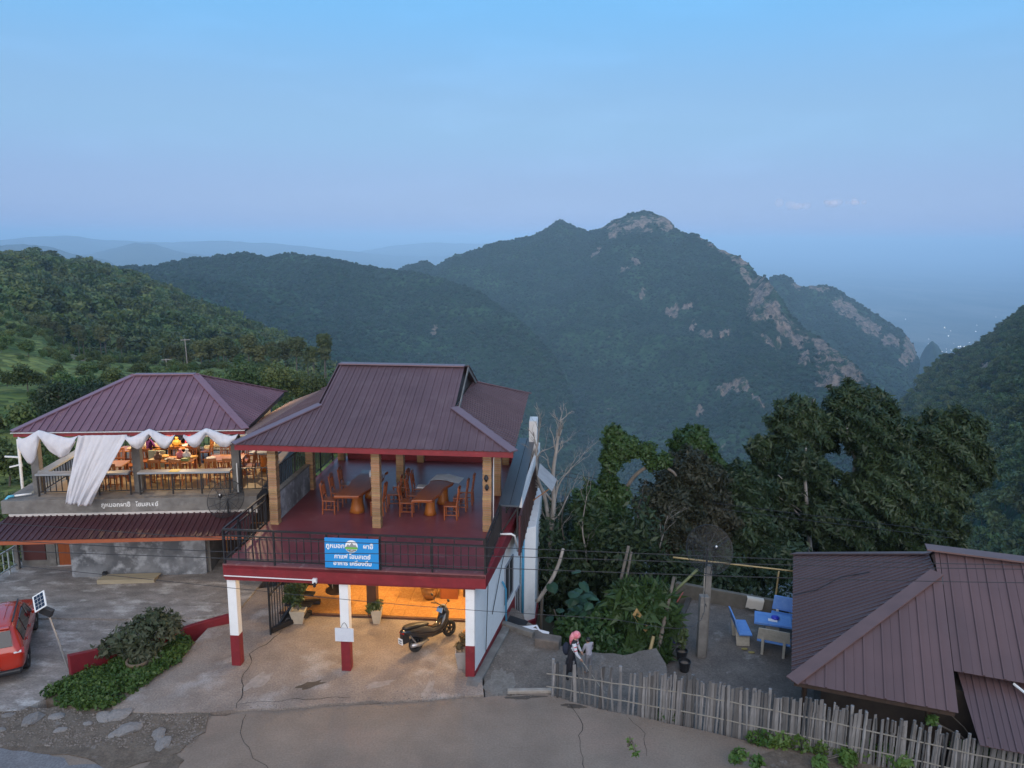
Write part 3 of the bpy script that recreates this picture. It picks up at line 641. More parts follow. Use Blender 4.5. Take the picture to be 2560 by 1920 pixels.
def clip(poly, axis, lo, hi):
    for side, lim in ((1, lo), (-1, hi)):
        out = []
        for i in range(len(poly)):
            a, b = poly[i], poly[(i+1) % len(poly)]
            da, db = side*(a[axis]-lim), side*(b[axis]-lim)
            if da >= 0: out.append(a)
            if da*db < 0:
                t = da/(da-db); out.append((a[0]+(b[0]-a[0])*t, a[1]+(b[1]-a[1])*t))
        poly = out
        if len(poly) < 3: return []
    return poly
def roof_sheets(parent, poly, down, mat, width=1.0, rib=.25, minor=True, rh=.028, rw=.045, thick=.012):
    """ribbed steel sheets covering a planar convex polygon; down = direction the water runs"""
    poly = [Vector(p) for p in poly]; n = (poly[1]-poly[0]).cross(poly[2]-poly[0]).normalized()
    if n.z < 0: n = -n
    w = Vector(down); w = (w - n*w.dot(n)).normalized(); e = w.cross(n).normalized(); o = poly[0]
    q = [((p-o).dot(e), (p-o).dot(w)) for p in poly]; lo = min(p[0] for p in q); hi = max(p[0] for p in q)
    P3 = lambda c, h: o + e*c[0] + w*c[1] + n*h
    k = 0; x = lo
    while x < hi - .01:
        x1 = min(hi, x + width); c = clip(q, 0, x, x1 - .004); g = MB(); k += 1
        if len(c) >= 3:
            lift = .004*(k % 2)
            g.slab3([P3(p, lift) for p in c], n*thick)
            r_ = x + rib/2
            while r_ < x1 - .01:
                for off, hh, ww in ((0, rh, rw),) + (((rib/2, rh*.4, rw*.6),) if minor else ()):
                    cc = clip(q, 0, r_+off-ww/2, r_+off+ww/2)
                    if len(cc) >= 3 and r_+off < x1: g.slab3([P3(p, thick+lift-.001) for p in cc], n*hh)
                r_ += rib
            g.build('roof_sheet', mat, parent, fix=True)
        x = x1
def cap(g, p0, p1, w=.28, h=.05):
    g.bar(p0, p1, w, h)
def railing(parent, p0, p1, posts, mat, h=.95, mid=.78, low=.12, step=.2, bt=.022, pt=.045, name='railing', top=True):
    """rails and posts as one part, each baluster a piece of it"""
    p0, p1 = Vector(p0), Vector(p1); L = (p1-p0).length; d = (p1-p0)/L; Z = Vector((0,0,1)); g = MB()
    if top: g.bar(p0+Z*h, p1+Z*h, pt, pt)
    g.bar(p0+Z*mid, p1+Z*mid, .032, .032); g.bar(p0+Z*low, p1+Z*low, .032, .032)
    for t in posts: g.box(*(p0+d*t-Vector((pt/2, pt/2, 0))), *(p0+d*t+Vector((pt/2, pt/2, h))))
    r_ = g.build(name, mat, parent)
    me = MB().box(-bt/2, -bt/2, low, bt/2, bt/2, mid).mesh('baluster', mat); k = 1
    while k*step < L - .05:
        t = k*step; k += 1
        if min([abs(t-q) for q in posts] + [9]) > .04: obj('baluster', me, r_, loc=p0+d*t)
    if top:
        me2 = MB().box(-bt/2, -bt/2, mid, bt/2, bt/2, h).mesh('baluster', mat); t = .75
        while t < L: obj('baluster', me2, r_, loc=p0+d*(t+.07)); t += .75
    return r_

# ------------------------------------------------------------------ cafe
cafe = thing('cafe_building', 'maroon roofed two storey cafe with open terrace and red beam over columns', 'building', frame=FC)
def C(name, g, mat, **k): return g.build(name, mat, cafe, **k)
slab_poly = [(-.03, -.05), (6.9, -.12), (7.3, 3.2), (7.55, 6.0), (7.65, 10.4), (-.03, 10.4)]
C('terrace_slab', MB().prism(slab_poly, 2.62, 2.985), M_RED, bevel=.01)
C('terrace_floor', MB().prism([(.06, .22), (6.8, .17), (7.12, 3.1), (7.3, 6), (7.4, 10.2), (.06, 10.2)], 2.9, 3.0), M_FLOORR)
C('terrace_edge', MB().prism([(-.03, -.05), (6.9, -.12), (6.93, .17), (-.03, .22)], 2.9, 3.01), M('worn_maroon_edge', (.20, .07, .07), (.16, .045, .05), rough=.7, scale=4, bump=.3, c3=(.28, .17, .16), s3=4, lo3=.55, hi3=.7))
C('front_beam', MB().box(.0, -.03, 2.55, 6.62, .3, 2.63), M_RED, bevel=.008)
for a in (.12, 3.14, 6.47):
    b0 = .06
    c_ = C('column', MB().box(a-.12, b0, .92, a+.12, b0+.24, 2.56), M_WHITE, bevel=.01)
    MB().box(a-.123, b0-.003, 0, a+.123, b0+.243, .93).build('column_base', M_RED, c_, bevel=.01)
# right-hand wall, flaring outwards towards the back and reaching down the slope
wp = [(6.60, .10), (7.02, 2.6), (7.45, 5.2), (7.45, 5.45), (6.5, 5.45), (6.5, .3)]
C('side_wall', MB().prism(wp, .18, 2.60), M_WHITE, bevel=.01)
C('side_wall_base', MB().prism([(x+.004, y) for x, y in wp], -2.6, .18), M_RED)
C('plinth', MB().prism([(6.4, -.35), (6.72, -.4), (6.95, .8), (7.35, 2.9), (7.1, 2.9), (6.6, .2), (6.4, .1)], -.5, .05), M_CEM, bevel=.02)
C('rear_side_wall', MB().prism([(7.47, 5.5), (7.95, 5.9), (8.0, 8.5), (8.0, 10.3), (7.4, 10.3)], -4.5, 2.05), M_WHITE, bevel=.01)
C('rear_wall_red_base', MB().prism([(7.6, 5.45), (7.98, 5.85), (8.03, 7.2), (7.5, 7.0)], -4.5, -1.25), M_RED)
pan = C('side_panel', MB().prism([(7.52, 3.3), (7.58, 3.3), (7.86, 10.2), (7.8, 10.2)], 2.1, 3.35), M('maroon_panel', (.11, .03, .032), (.08, .025, .028), rough=.6, scale=3))
for k in range(12):
    t = k/12; MB().box(7.585+.27*t, 3.5+6.4*t, 2.12, 7.61+.27*t, 3.56+6.4*t, 3.33).build('panel_rib', M_DARKW, pan)
C('side_parapet', MB().prism([(7.5, 4.0), (7.58, 4.0), (7.9, 10.4), (7.82, 10.4)], 3.36, 3.72), M_WHITE)
C('rear_parapet', MB().box(7.5, 9.6, 3.0, 7.8, 10.4, 4.75), M_WHITE, bevel=.01)
# dark slot windows in the side wall
for (b0, b1, z0, z1) in ((3.2, 4.2, .55, 1.75), (4.6, 5.1, -.9, .3)):
    x = lambda b: 6.60+.1675*(b-.10)
    w_ = C('slot_window', MB().slab3([(x(b0)+.006, b0, z0), (x(b1)+.006, b1, z0), (x(b1)+.006, b1, z1), (x(b0)+.006, b0, z1)], (.01, 0, 0)), M_DARK)
    f = MB()
    for z in (z0, z1): f.bar((x(b0)+.02, b0, z), (x(b1)+.02, b1, z), .04, .04)
    for b_ in (b0, b1): f.bar((x(b_)+.02, b_, z0), (x(b_)+.02, b_, z1), .04, .04)
    f.bar((x((b0+b1)/2)+.02, (b0+b1)/2, z0), (x((b0+b1)/2)+.02, (b0+b1)/2, z1), .03, .03)
    f.build('window_frame', M('grey_frame', (.22, .24, .28), rough=.6), w_)
# pipes on the side wall
C('drain_pipe', MB().tube([(7.56, 5.35, 3.05), (7.56, 5.35, -2)], .045, 8), M_BPVC, smooth=True)
C('drain_pipe', MB().tube([(7.1, 2.75, 1.5), (7.18, 3.0, 1.15), (7.2, 3.1, -1)], .03, 6), M_BPVC, smooth=True)
C('drain_pipe', MB().tube([(6.98, 2.55, 3.06), (7.35, 2.6, 3.06), (7.45, 2.62, 3.0), (7.5, 3.4, 2.2)], .032, 8), M_PVC, smooth=True)
C('conduit', MB().tube([(6.86, .9, 2.5), (6.8, .9, .3)], .012, 5), M_BLACK)
C('sagging_cable', MB().tube([(7.2, 3.4, 2.7), (7.05, 2.4, 1.9), (6.9, 1.7, 1.0)], .012, 5), M_BLACK)
C('awning_sheet', MB().slab3([(7.95, 6.6, 3.55), (8.45, 6.4, 3.1), (8.6, 7.7, 3.1), (7.98, 7.8, 3.65)], (0, 0, .02)), M('grey_sheet', (.38, .37, .37), (.3, .29, .29), rough=.6, scale=4))
C('awning_strut', MB().bar((7.8, 6.9, 2.6), (8.4, 6.8, 3.1), .03), M_WOODL)
# steel counter along the open side
ct = C('counter_top', MB().prism([(6.98, 2.55), (7.58, 2.5), (7.72, 10.2), (7.1, 10.2)], 3.9, 3.95), M('slate_counter', (.065, .075, .09), (.045, .052, .062), rough=.4, scale=2, stretch=(4, .4, 1)), bevel=.006)
MB().prism([(7.30, 2.6), (7.315, 2.6), (7.43, 10.1), (7.41, 10.1)], 3.951, 3.956).build('seam', M_DARK, ct)
f = MB()
for b_ in (2.62, 4.5, 6.4, 8.3, 10.0):
    for a in (7.02, 7.5): f.bar((a+.01*b_, b_, 3.0), (a+.01*b_, b_, 3.9), .05)
    f.bar((7.02+.01*b_, b_, 3.05), (7.5+.01*b_, b_, 3.85), .04)
f.bar((7.02, 2.6, 3.87), (7.12, 10.1, 3.87), .05); C('counter_frame', f, M_BLACK)
railing(cafe, (0.02, -.02, 3.0), (6.88, -.08, 3.0), [0, 1.35, 2.75, 4.15, 5.5, 6.86], M_BLACK, step=.195)
railing(cafe, (0.02, 0.02, 3.0), (0.05, 2.78, 3.0), [.0, .9, 1.8, 2.74], M_BLACK, step=.2)
railing(cafe, (6.9, .02, 3.0), (7.02, 2.5, 3.0), [.0, 1.2, 2.46], M_BLACK, step=.17)
# low plastered wall and black steel gate on the left of the terrace
lw = C('low_wall', MB().box(.13, 3.08, 3.0, .27, 6.05, 3.86), M_PLAST)
MB().box(.11, 3.06, 3.86, .29, 6.07, 3.92).build('wall_cap', M_CEM, lw, bevel=.01)
railing(cafe, (-.05, 4.2, 3.0), (-.02, 9.6, 3.0), [0, 1.3, 2.6, 3.9, 5.35], M_BLACK, h=1.45, mid=1.42, low=.15, step=.16, bt=.026, name='steel_gate', top=False)
C('back_kerb', MB().box(.45, 9.9, 3.0, 7.4, 10.1, 3.28), M_RED, bevel=.01)
# brick columns
me_br = MB().box(-.125, -.125, .004, .125, .125, .062).mesh('brick', M_BRICK)
for b_ in (2.95, 6.2, 9.8):
    for a in (.26, 3.35, 6.62):
        top = 5.52
        col = C('brick_column', MB().box(a-.112, b_-.112, 3.0, a+.112, b_+.112, top), M_MORTAR)
        r = random.Random(int(a*10+b_*100))
        for k in range(int((top-3.0)/.07)):
            o = obj('brick', me_br, col, loc=(a+r.uniform(-.006, .006), b_+r.uniform(-.006, .006), 3.0+k*.07), rot=(0, 0, r.choice((0, 1.5708))))
        if b_ == 2.95: pass
# hanging lantern cluster and cable pipe on the right front column
C('wall_lantern', MB().lathe([(.02, .1), (.05, .06), (.07, -.02), (.03, -.08), (.015, -.12)], (6.6, 2.79, 4.65), 8), M_BLACK)
C('wall_lantern', MB().lathe([(.02, .08), (.05, .04), (.06, -.03), (.02, -.1)], (6.62, 2.79, 4.38), 8), M_BLACK)
C('conduit', MB().tube([(6.84, 2.95, 5.35), (6.80, 2.95, 5.2), (6.80, 2.95, 3.1)], .014, 6), M_PVC)
# roof: hipped, with a raised gabled middle
E0, Zr, s_ = 5.56, 7.2, .4
aL, aR, bF, bB = -.66, 7.42, 2.38, 10.85; t_ = 1.95; bM = (bF+bB)/2; zt = E0 + s_*t_
roof = C('roof', MB(), M_ROOF)
g = MB(); cap(g, (1.28, bM, E0+s_*(bM-bF)+.04), (5.48, bM, E0+s_*(bM-bF)+.04), .34, .04)
for (x0, y0, x1, y1) in ((aL, bF, aL+t_, bF+t_), (aR, bF, aR-t_, bF+t_), (aL, bB, aL+t_, bB-t_), (aR, bB, aR-t_, bB-t_)):
    cap(g, (x0, y0, E0+.03), (x1, y1, zt+.04), .3, .035)
bpy.data.objects.remove(roof); roof = C('roof', g, M('roof_cap_steel', (.165, .105, .122), (.145, .09, .107), rough=.42, scale=2))
zg = E0 + s_*(bM-bF)
for (poly, dn) in (([(aL, bF, E0), (aL+t_, bF, E0), (aL+t_, bF+t_, zt)], (0, -1, 0)), ([(aR-t_, bF, E0), (aR, bF, E0), (aR-t_, bF+t_, zt)], (0, -1, 0)), ([(aL+t_, bF, E0), (aR-t_, bF, E0), (aR-t_, bM, zg), (aL+t_, bM, zg)], (0, -1, 0)),
                   ([(aL, bB, E0), (aR, bB, E0), (aR-t_, bB-t_, zt), (aL+t_, bB-t_, zt)], (0, 1, 0)),
                   ([(aL, bF, E0), (aL+t_, bF+t_, zt), (aL+t_, bB-t_, zt), (aL, bB, E0)], (-1, 0, 0)),
                   ([(aR, bF, E0), (aR-t_, bF+t_, zt), (aR-t_, bB-t_, zt), (aR, bB, E0)], (1, 0, 0))):
    roof_sheets(roof, poly, dn, M_ROOF)
roof_sheets(roof, [(aL+.02, 3.4, E0-.008), (aL+.02, bB, E0-.008), (-2.1, bB, E0-.008-s_*1.46), (-2.1, 6.4, E0-.008-s_*1.46)], (-1, 0, 0), M('tan_roof_steel', (.17, .12, .115), (.15, .105, .10), rough=.5, scale=.8, rnd=.06))
up = .022
roof_sheets(roof, [(1.2, bB-t_+.12, zt-.05+up), (5.65, bB-t_+.12, zt-.05+up), (5.65, bM, zg+up), (1.2, bM, zg+up)], (0, 1, 0), M_ROOF)
for x in (1.42, 5.4): MB().slab3([(x, bF+t_+.05, zt-.03), (x, bB-t_-.05, zt-.03), (x, bM, zg-.04)], (.03, 0, 0)).build('gable_board', M_DARKW, roof)
for x in (1.22, 5.6):
    MB().bar((x, bF+t_-.05, zt-.06), (x, bM, zg-.05), .03, .12).bar((x, bB-t_+.05, zt-.06), (x, bM, zg-.05), .03, .12).build('barge_board', M_CEM if x > 3 else M_ROOF, roof)
f = MB()
f.box(aL+.02, bF+.03, E0-.17, aR-.02, bF+.06, E0-.01); C('fascia', f, M_RED)
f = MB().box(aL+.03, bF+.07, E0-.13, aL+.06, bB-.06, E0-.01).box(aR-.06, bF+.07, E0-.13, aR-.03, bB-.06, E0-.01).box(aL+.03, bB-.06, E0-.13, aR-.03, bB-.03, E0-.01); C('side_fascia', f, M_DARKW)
f = MB()
for b_ in (2.95, 6.2, 9.8): f.box(-.4, b_-.05, 5.4, 7.2, b_+.05, 5.52)
for a in (.26, 3.35, 6.62): f.box(a-.05, 2.6, 5.405, a+.05, 10.6, 5.515)
C('roof_beams', f, M_DARKW)
C('bamboo_bundle', MB().tube([(6.9, 3.4, 5.3), (7.3, 7.5, 5.35)], .03, 6).tube([(6.95, 3.4, 5.2), (7.35, 7.5, 5.25)], .03, 6), M_WOODL)
# ground floor
C('tile_step', MB().box(.2, 2.98, -.2, 6.55, 3.06, .105), M('brown_step', (.10, .045, .03), (.07, .03, .02), rough=.6, scale=3))
tf = C('tile_floor', MB().box(.2, 3.06, -.2, 6.55, 7.2, .085), M('grout', (.30, .2, .1), rough=.8))
M_TILE = M('orange_tile', (.42, .19, .055), (.50, .26, .085), rough=.22, scale=9, lo=.42, hi=.58, stretch=(1, 3, 1), rnd=.08)
me_t = MB().box(0, 0, 0, .408, .408, .014).mesh('tile', M_TILE)
me_t2 = bpy.data.meshes.new('tile')
for i in range(15):
    for j in range(9):
        o = obj('tile', me_t, tf, loc=(.29+.416*i + (0 if (i+j) % 2 == 0 else .408), 3.1+.416*j, .086), rot=(0, 0, 0 if (i+j) % 2 == 0 else 1.5708))
C('back_wall', MB().box(.1, 7.0, 0, 6.5, 7.15, 2.62), M('ochre_wall', (.45, .30, .16), (.38, .25, .13), rough=.8, scale=2))
C('inner_left_wall', MB().box(-.05, 4.6, 0, .1, 7.1, 2.62), M_CEM)
C('inner_column', MB().box(2.9, 3.15, .1, 3.2, 3.45, 2.62), M('brown_column', (.09, .045, .025), (.07, .03, .02), rough=.5, scale=3), bevel=.01)
C('ceiling', MB().prism([(.05, .35), (6.5, .32), (6.9, 7.1), (.05, 7.1)], 2.56, 2.615), M('cream_ceiling', (.6, .55, .46), rough=.8))
C('conduit', MB().tube([(.0, -.07, 2.69), (2.38, -.09, 2.67)], .016, 6), M_PVC)
cc = C('security_camera', MB().box(2.38, -.16, 2.6, 2.5, -.06, 2.73), M_PVC, bevel=.015)
MB().tube([(2.45, -.15, 2.62), (2.47, -.24, 2.56)], .035, 8).build('lens', M_BLACK, cc)
# steel stair rail beside the left column
st = C('stair_frame', MB().bar((.42, 1.75, .05), (.42, 1.75, 2.2), .05).bar((.42, 3.4, .05), (.42, 3.4, 2.2), .05).bar((1.2, 3.0, .15), (.42, 1.8, .15), .12, .14).bar((.42, 1.75, 1.25), (.42, 3.4, 1.25), .05).bar((1.25, 3.6, 1.3), (.5, 2.2, .1), .06, .12).bar((.6, 3.5, .2), (1.3, 3.6, .2), .14, .12), M_BLACK)
for k in range(7): MB().bar((.42, 1.95+.2*k, .1), (.42, 1.95+.2*k, 2.15), .022).build('stair_bar', M_BLACK, st)
for k in range(4): MB().box(.5, 2.4+.28*k, .25+.22*k, 1.3, 2.66+.28*k, .29+.22*k).build('stair_tread', M_BLACK, st)
# lit ceiling lamps
def lamp(name, label, fr, x, y, z, watts, col, rad=.07, group=None):
    t = thing(name, label, 'lamp', (x, y, z), frame=fr, group=group)
    MB().lathe([(.05, .0), (.05, -.03), (.02, -.05)], (0, 0, 0), 10).build('lamp_holder', M_PVC, t)
    MB().ball((0, 0, -.09), .045, 10, 8).build('bulb', M_BULB, t, smooth=True)
    l = bpy.data.lights.new('lamp_light', 'POINT'); l.energy = watts; l.color = col; l.shadow_soft_size = rad
    lo = bpy.data.objects.new('lamp_light', l); COL.objects.link(lo); lo.parent = t; lo.location = (0, 0, -.22)
    return t
WARM = (1, .66, .30)
lamp('ceiling_lamp', 'lit lamp under the terrace slab near the side wall', FC, 5.6, 4.0, 2.55, 260, WARM)
lamp('ceiling_lamp', 'lit lamp under the terrace slab beside the brown column', FC, 2.4, 4.3, 2.55, 230, WARM)
lamp('ceiling_lamp', 'lit lamp under the front of the terrace slab', FC, 4.4, 1.5, 2.55, 70, (1, .60, .26))

# ------------------------------------------------------------------ dining hall on the left
hall = thing('dining_hall', 'grey concrete dining hall with plum hipped roof and open lamplit upper floor', 'building', frame=FL)
def H(name, g, mat, **k): return g.build(name, mat, hall, **k)
H('floor_slab', MB().box(0, 0, 2.56, 8.05, 6.4, 3.0), M_CEM, bevel=.015)
H('slab_strip', MB().box(.22, -.02, 2.44, 8.05, .3, 2.555), M('pale_strip', (.55, .52, .49), (.46, .43, .40), rough=.8, scale=4))
H('hall_floor', MB().box(.5, .75, 2.9, 8.0, 6.2, 3.006), M('ochre_floor', (.36, .27, .14), (.28, .20, .10), rough=.5, scale=1.5))
sk = H('skirt_roof', MB().box(-.35, -1.32, 2.03, 7.9, -1.28, 2.17), M('orange_fascia', (.36, .10, .04), (.28, .075, .03), rough=.7, scale=3))
roof_sheets(sk, [(.25, .02, 2.47), (8.0, .02, 2.47), (8.0, -1.34, 2.16), (-.4, -1.34, 2.16)], (0, -1, 0), M_SKIRT, width=.75, rib=.19, minor=False, rh=.03)
H('front_wall', MB().box(1.72, .53, -.1, 6.12, .7, 2.5), M_PLAST)
H('return_wall', MB().box(1.73, .7, -.1, 1.88, 1.7, 2.5), M_PLAST)
H('recessed_wall', MB().box(-.45, 1.63, -.1, 1.75, 1.8, 2.5), M_CEM)
dr = H('door', MB().box(.82, 1.58, .06, 1.7, 1.635, 2.1), M('orange_door', (.34, .085, .018), (.28, .065, .014), rough=.5, scale=4, stretch=(3, 1, .4)), bevel=.005)
MB().box(.75, 1.57, .05, .815, 1.64, 2.15).build('door_frame', M_CEM, dr); MB().box(.78, 1.5, .05, 1.72, 1.575, .1).build('door_sill', M_PVC, dr)
MB().ball((1.06, 1.56, 1.0), .03).build('door_handle', M_STEEL, dr)
dr2 = H('door', MB().box(-.35, 1.59, .3, .38, 1.635, 2.1), M('maroon_door', (.08, .02, .018), rough=.6)); tag(dr2, 'dark maroon door')
H('window_column', MB().box(.42, 1.57, .05, .72, 1.66, 2.3), M_CEM)
H('porch_post', MB().box(-.5, 1.3, 0, -.38, 1.42, 2.3), M_CEM)
H('right_recess', MB().box(6.2, 2.4, -.1, 8.0, 2.5, 2.5), M_DARKW); H('recess_side', MB().box(6.12, .7, -.1, 6.22, 2.4, 2.5), M_CEM)
f = MB()
for k in range(3): f.bar((6.3+.55*k, 2.36, 0), (6.3+.55*k, 2.36, 2.4), .04)
f.bar((6.2, 2.36, 1.2), (7.9, 2.36, 1.2), .04); f.bar((6.2, 2.36, .6), (7.9, 2.36, .6), .04); H('recess_grille', f, M_WOODL)
H('lower_wall', MB().box(0.1, 5.9, -9, 8, 6.1, 2.56), M_CEM); H('lower_side_wall', MB().box(7.85, 2.5, -4, 8.0, 6.0, 2.56), M_CEM)
for (a, b_) in ((.79, .87), (4.05, .78), (7.27, .72), (.79, 5.5), (4.05, 5.5), (7.3, 5.5)):
    H('pillar', MB().box(a-.13, b_-.13, 3.0, a+.13, b_+.13, 5.32), M('pillar_cement', (.17, .165, .155), (.11, .105, .10), rough=.9, scale=3, bump=.4), bevel=.015)
# counters with baluster fronts
M_BENCH = M('blue_grey_counter', (.30, .33, .36), (.23, .25, .27), rough=.55, scale=2, stretch=(.4, 2, 1))
H('counter', MB().box(1.0, .25, 3.74, 3.9, .6, 3.8), M_BENCH, bevel=.008); H('counter', MB().box(4.2, .25, 3.74, 7.15, .6, 3.8), M_BENCH, bevel=.008)
H('counter', MB().box(.92, .62, 3.74, 1.25, 5.3, 3.8), M_BENCH, bevel=.008)
H('counter', MB().box(1.3, 5.1, 3.74, 7.2, 5.45, 3.8), M_BENCH, bevel=.008)
H('bench_seat', MB().box(4.4, 4.35, 3.42, 6.6, 4.7, 3.47), M_BENCH, bevel=.008)
f = MB()
for a in (4.5, 5.2, 5.9, 6.5): f.bar((a, 4.52, 3), (a, 4.52, 3.42), .05)
f.bar((4.5, 4.52, 3.38), (6.5, 4.52, 3.38), .04); H('bench_frame', f, M_BLACK)
for (p0, p1, ps) in (((1.0, .42, 3.0), (3.92, .42, 3.0), [0, .95, 1.9, 2.9]), ((4.2, .42, 3.0), (7.14, .42, 3.0), [0, 1.05, 1.98, 2.9]), ((1.05, .7, 3.0), (1.05, 5.2, 3.0), [0, 1.5, 3, 4.4]), ((1.3, 5.3, 3.0), (7.1, 5.3, 3.0), [0, 1.5, 3, 4.4, 5.75])):
    railing(hall, p0, p1, ps, M_BLACK, h=.74, mid=.7, low=.15, step=.185, bt=.024, top=False)
railing(hall, (7.42, .45, 3.0), (8.35, .5, 3.0), [0, .9], M_BLACK, h=.85, mid=.83, low=.12, step=.24, bt=.024, top=False)
H('conduit', MB().tube([(7.33, .5, 4.0), (7.33, .5, 2.7)], .02, 6), M_PVC)
# roof
e0 = 5.36; zr = 6.66; l0, l1, f0, f1 = .78, 7.9, -.35, 5.9; rb = 2.5; r0, r1 = 3.5, 5.55
rf = H('roof', MB(), M_ROOFL); bpy.data.objects.remove(rf)
g = MB(); cap(g, (r0, rb, zr+.03), (r1, rb, zr+.03), .3, .04)
for x, y, q in ((l0, f0, r0), (l1, f0, r1), (l0, f1, r0), (l1, f1, r1)): cap(g, (x, y, e0+.03), (q, rb, zr+.03), .26, .035)
rf = H('roof', g, M('plum_cap', (.21, .11, .135), (.185, .095, .118), rough=.42, scale=2))
roof_sheets(rf, [(l0, f0, e0), (l1, f0, e0), (r1, rb, zr), (r0, rb, zr)], (0, -1, 0), M_ROOFL, rib=.24, minor=False, rh=.035, rw=.04)
roof_sheets(rf, [(l0, f1, e0), (l1, f1, e0), (r1, rb, zr), (r0, rb, zr)], (0, 1, 0), M_ROOFL, rib=.24, minor=False)
roof_sheets(rf, [(l0, f0, e0), (r0, rb, zr), (l0, f1, e0)], (-1, 0, 0), M_ROOFL, rib=.24, minor=False)
roof_sheets(rf, [(l1, f0, e0), (r1, rb, zr), (l1, f1, e0)], (1, 0, 0), M_ROOFL, rib=.24, minor=True)
f = MB().box(l0+.03, f0+.02, e0-.16, l1-.03, f0+.05, e0-.035); H('fascia', f, M_RED)
H('gutter', MB().box(l0-.02, f0-.07, e0-.035, l1, f0+.05, e0+.0), M_STEEL, bevel=.01)
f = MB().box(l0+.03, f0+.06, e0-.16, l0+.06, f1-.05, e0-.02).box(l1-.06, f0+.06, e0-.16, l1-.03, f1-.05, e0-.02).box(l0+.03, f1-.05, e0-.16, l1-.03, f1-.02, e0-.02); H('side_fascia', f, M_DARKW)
f = MB()
for b_ in (.8, 3.1, 5.5): f.box(.6, b_-.05, 5.2, 7.7, b_+.05, 5.33)
H('roof_beams', f, M_DARKW)
# PVC drain with blue elbow at the slab corner
H('drain_pipe', MB().tube([(.72, .5, 3.07), (.25, .3, 3.07)], .035, 8), M_PVC, smooth=True)
H('pipe_elbow', MB().tube([(.28, .3, 3.07), (.14, .24, 3.07), (.08, .2, 3.0), (.07, .18, 2.9)], .045, 8), M('sky_blue_pvc', (.10, .42, .58), rough=.4), smooth=True)
lamp('ceiling_lamp', 'lit lamp under the dining hall roof over the food table', FL, 4.6, 3.0, 5.2, 190, (1, .72, .42))
lamp('ceiling_lamp', 'lit lamp under the dining hall roof near the long white drape', FL, 2.2, 2.6, 5.2, 150, (1, .70, .38))
lamp('ceiling_lamp', 'lit lamp under the dining hall roof at its cafe end', FL, 6.7, 3.4, 5.2, 190, (1, .72, .42))
# white drapes hung from the eave
def drape(name, label, fn, nu, nv):
    vs = []; fs = []
    for j in range(nv):
        for i in range(nu): vs.append(tuple(fn(i/(nu-1), j/(nv-1))))
    for j in range(nv-1):
        for i in range(nu-1): a = j*nu+i; fs.append((a, a+1, a+nu+1, a+nu))
    g = MB(); g.v = vs; g.f = fs; o = g.build(name, M_DRAPE, smooth=True); o.matrix_world = FL
    s = o.modifiers.new('cloth', 'SOLIDIFY'); s.thickness = .008
    return tag(o, label, 'drape', 'white drapes along the hall eave')
M_DRAPE = M('sheer_white_cloth', (.76, .76, .79), (.70, .70, .74), rough=.9, scale=6)
def _tr(m, f=.3):
    nt = m.node_tree; N = nt.nodes; L = nt.links; t = N.new('ShaderNodeBsdfTranslucent'); t.inputs[0].default_value = (.75, .75, .78, 1); ms = N.new('ShaderNodeMixShader'); ms.inputs[0].default_value = f
    L.new(N['Principled BSDF'].outputs[0], ms.inputs[1]); L.new(t.outputs[0], ms.inputs[2]); L.new(ms.outputs[0], N['Material Output'].inputs[0])
_tr(M_DRAPE)
def swag(a0, a1, peak, depth, seed, tail=0.0):
    """cloth gathered over the gutter at fraction `peak` and sagging to both ends"""
    def fn(u, v):
        a = a0 + (a1-a0)*u
        du = abs(u-peak)/(peak if u < peak else 1-peak); g_ = max(0, 1-du*1.25)
        top = 5.44*g_ + (1-g_)*(5.24 - .10*math.sin(math.pi*min(1, du)))
        sag = depth*(math.sin(math.pi*min(1, du))*.8 + (1-g_)*.12 + .25*g_)*(1 if u > .02 else 1)
        z = top - v*(sag + .1) - (tail*v if u < peak else 0)*du
        fold = .05*noise.noise((u*9+seed*7, v*2.2, seed))*(.3+v) + .02*noise.noise((u*26+seed*3, v*3, 1))
        b_ = -.44 - .10*math.sin(math.pi*v) - fold
        return (a + .08*(a0+(a1-a0)*peak-a)*v, b_, z)
    return fn
drape('fabric_swag', 'white cloth swag hung at the outer corner of the hall eave', swag(1.0, 2.8, .36, .62, 1, .35), 60, 14)
drape('fabric_swag', 'white cloth swag gathered on the eave right of the middle pillar', swag(4.2, 5.75, .5, .36, 2), 52, 12)
drape('fabric_swag', 'white cloth swag gathered on the eave nearest the cafe roof', swag(6.0, 7.7, .42, .34, 3), 52, 12)
def long_fn(u, v):
    # wide at the eave, gathered towards a low left tail
    a = (2.78 + 1.5*u)*(1-v**1.15) + (2.30 + .72*u)*v**1.15
    z = 5.25 - v*(2.16 - .35*u*(1-v) + .1*u)
    fold = .16*noise.noise((u*5+v*1.5, v*1.2, 3))*(.35+.65*v) + .045*noise.noise((u*16+v*2, v*1.5, 9))
    return (a, -.42 - .22*math.sin(math.pi*v*.5)*.9 - fold, z)
drape('long_drape', 'long white cloth hanging diagonally from the hall eave to the slab', long_fn, 60, 40)

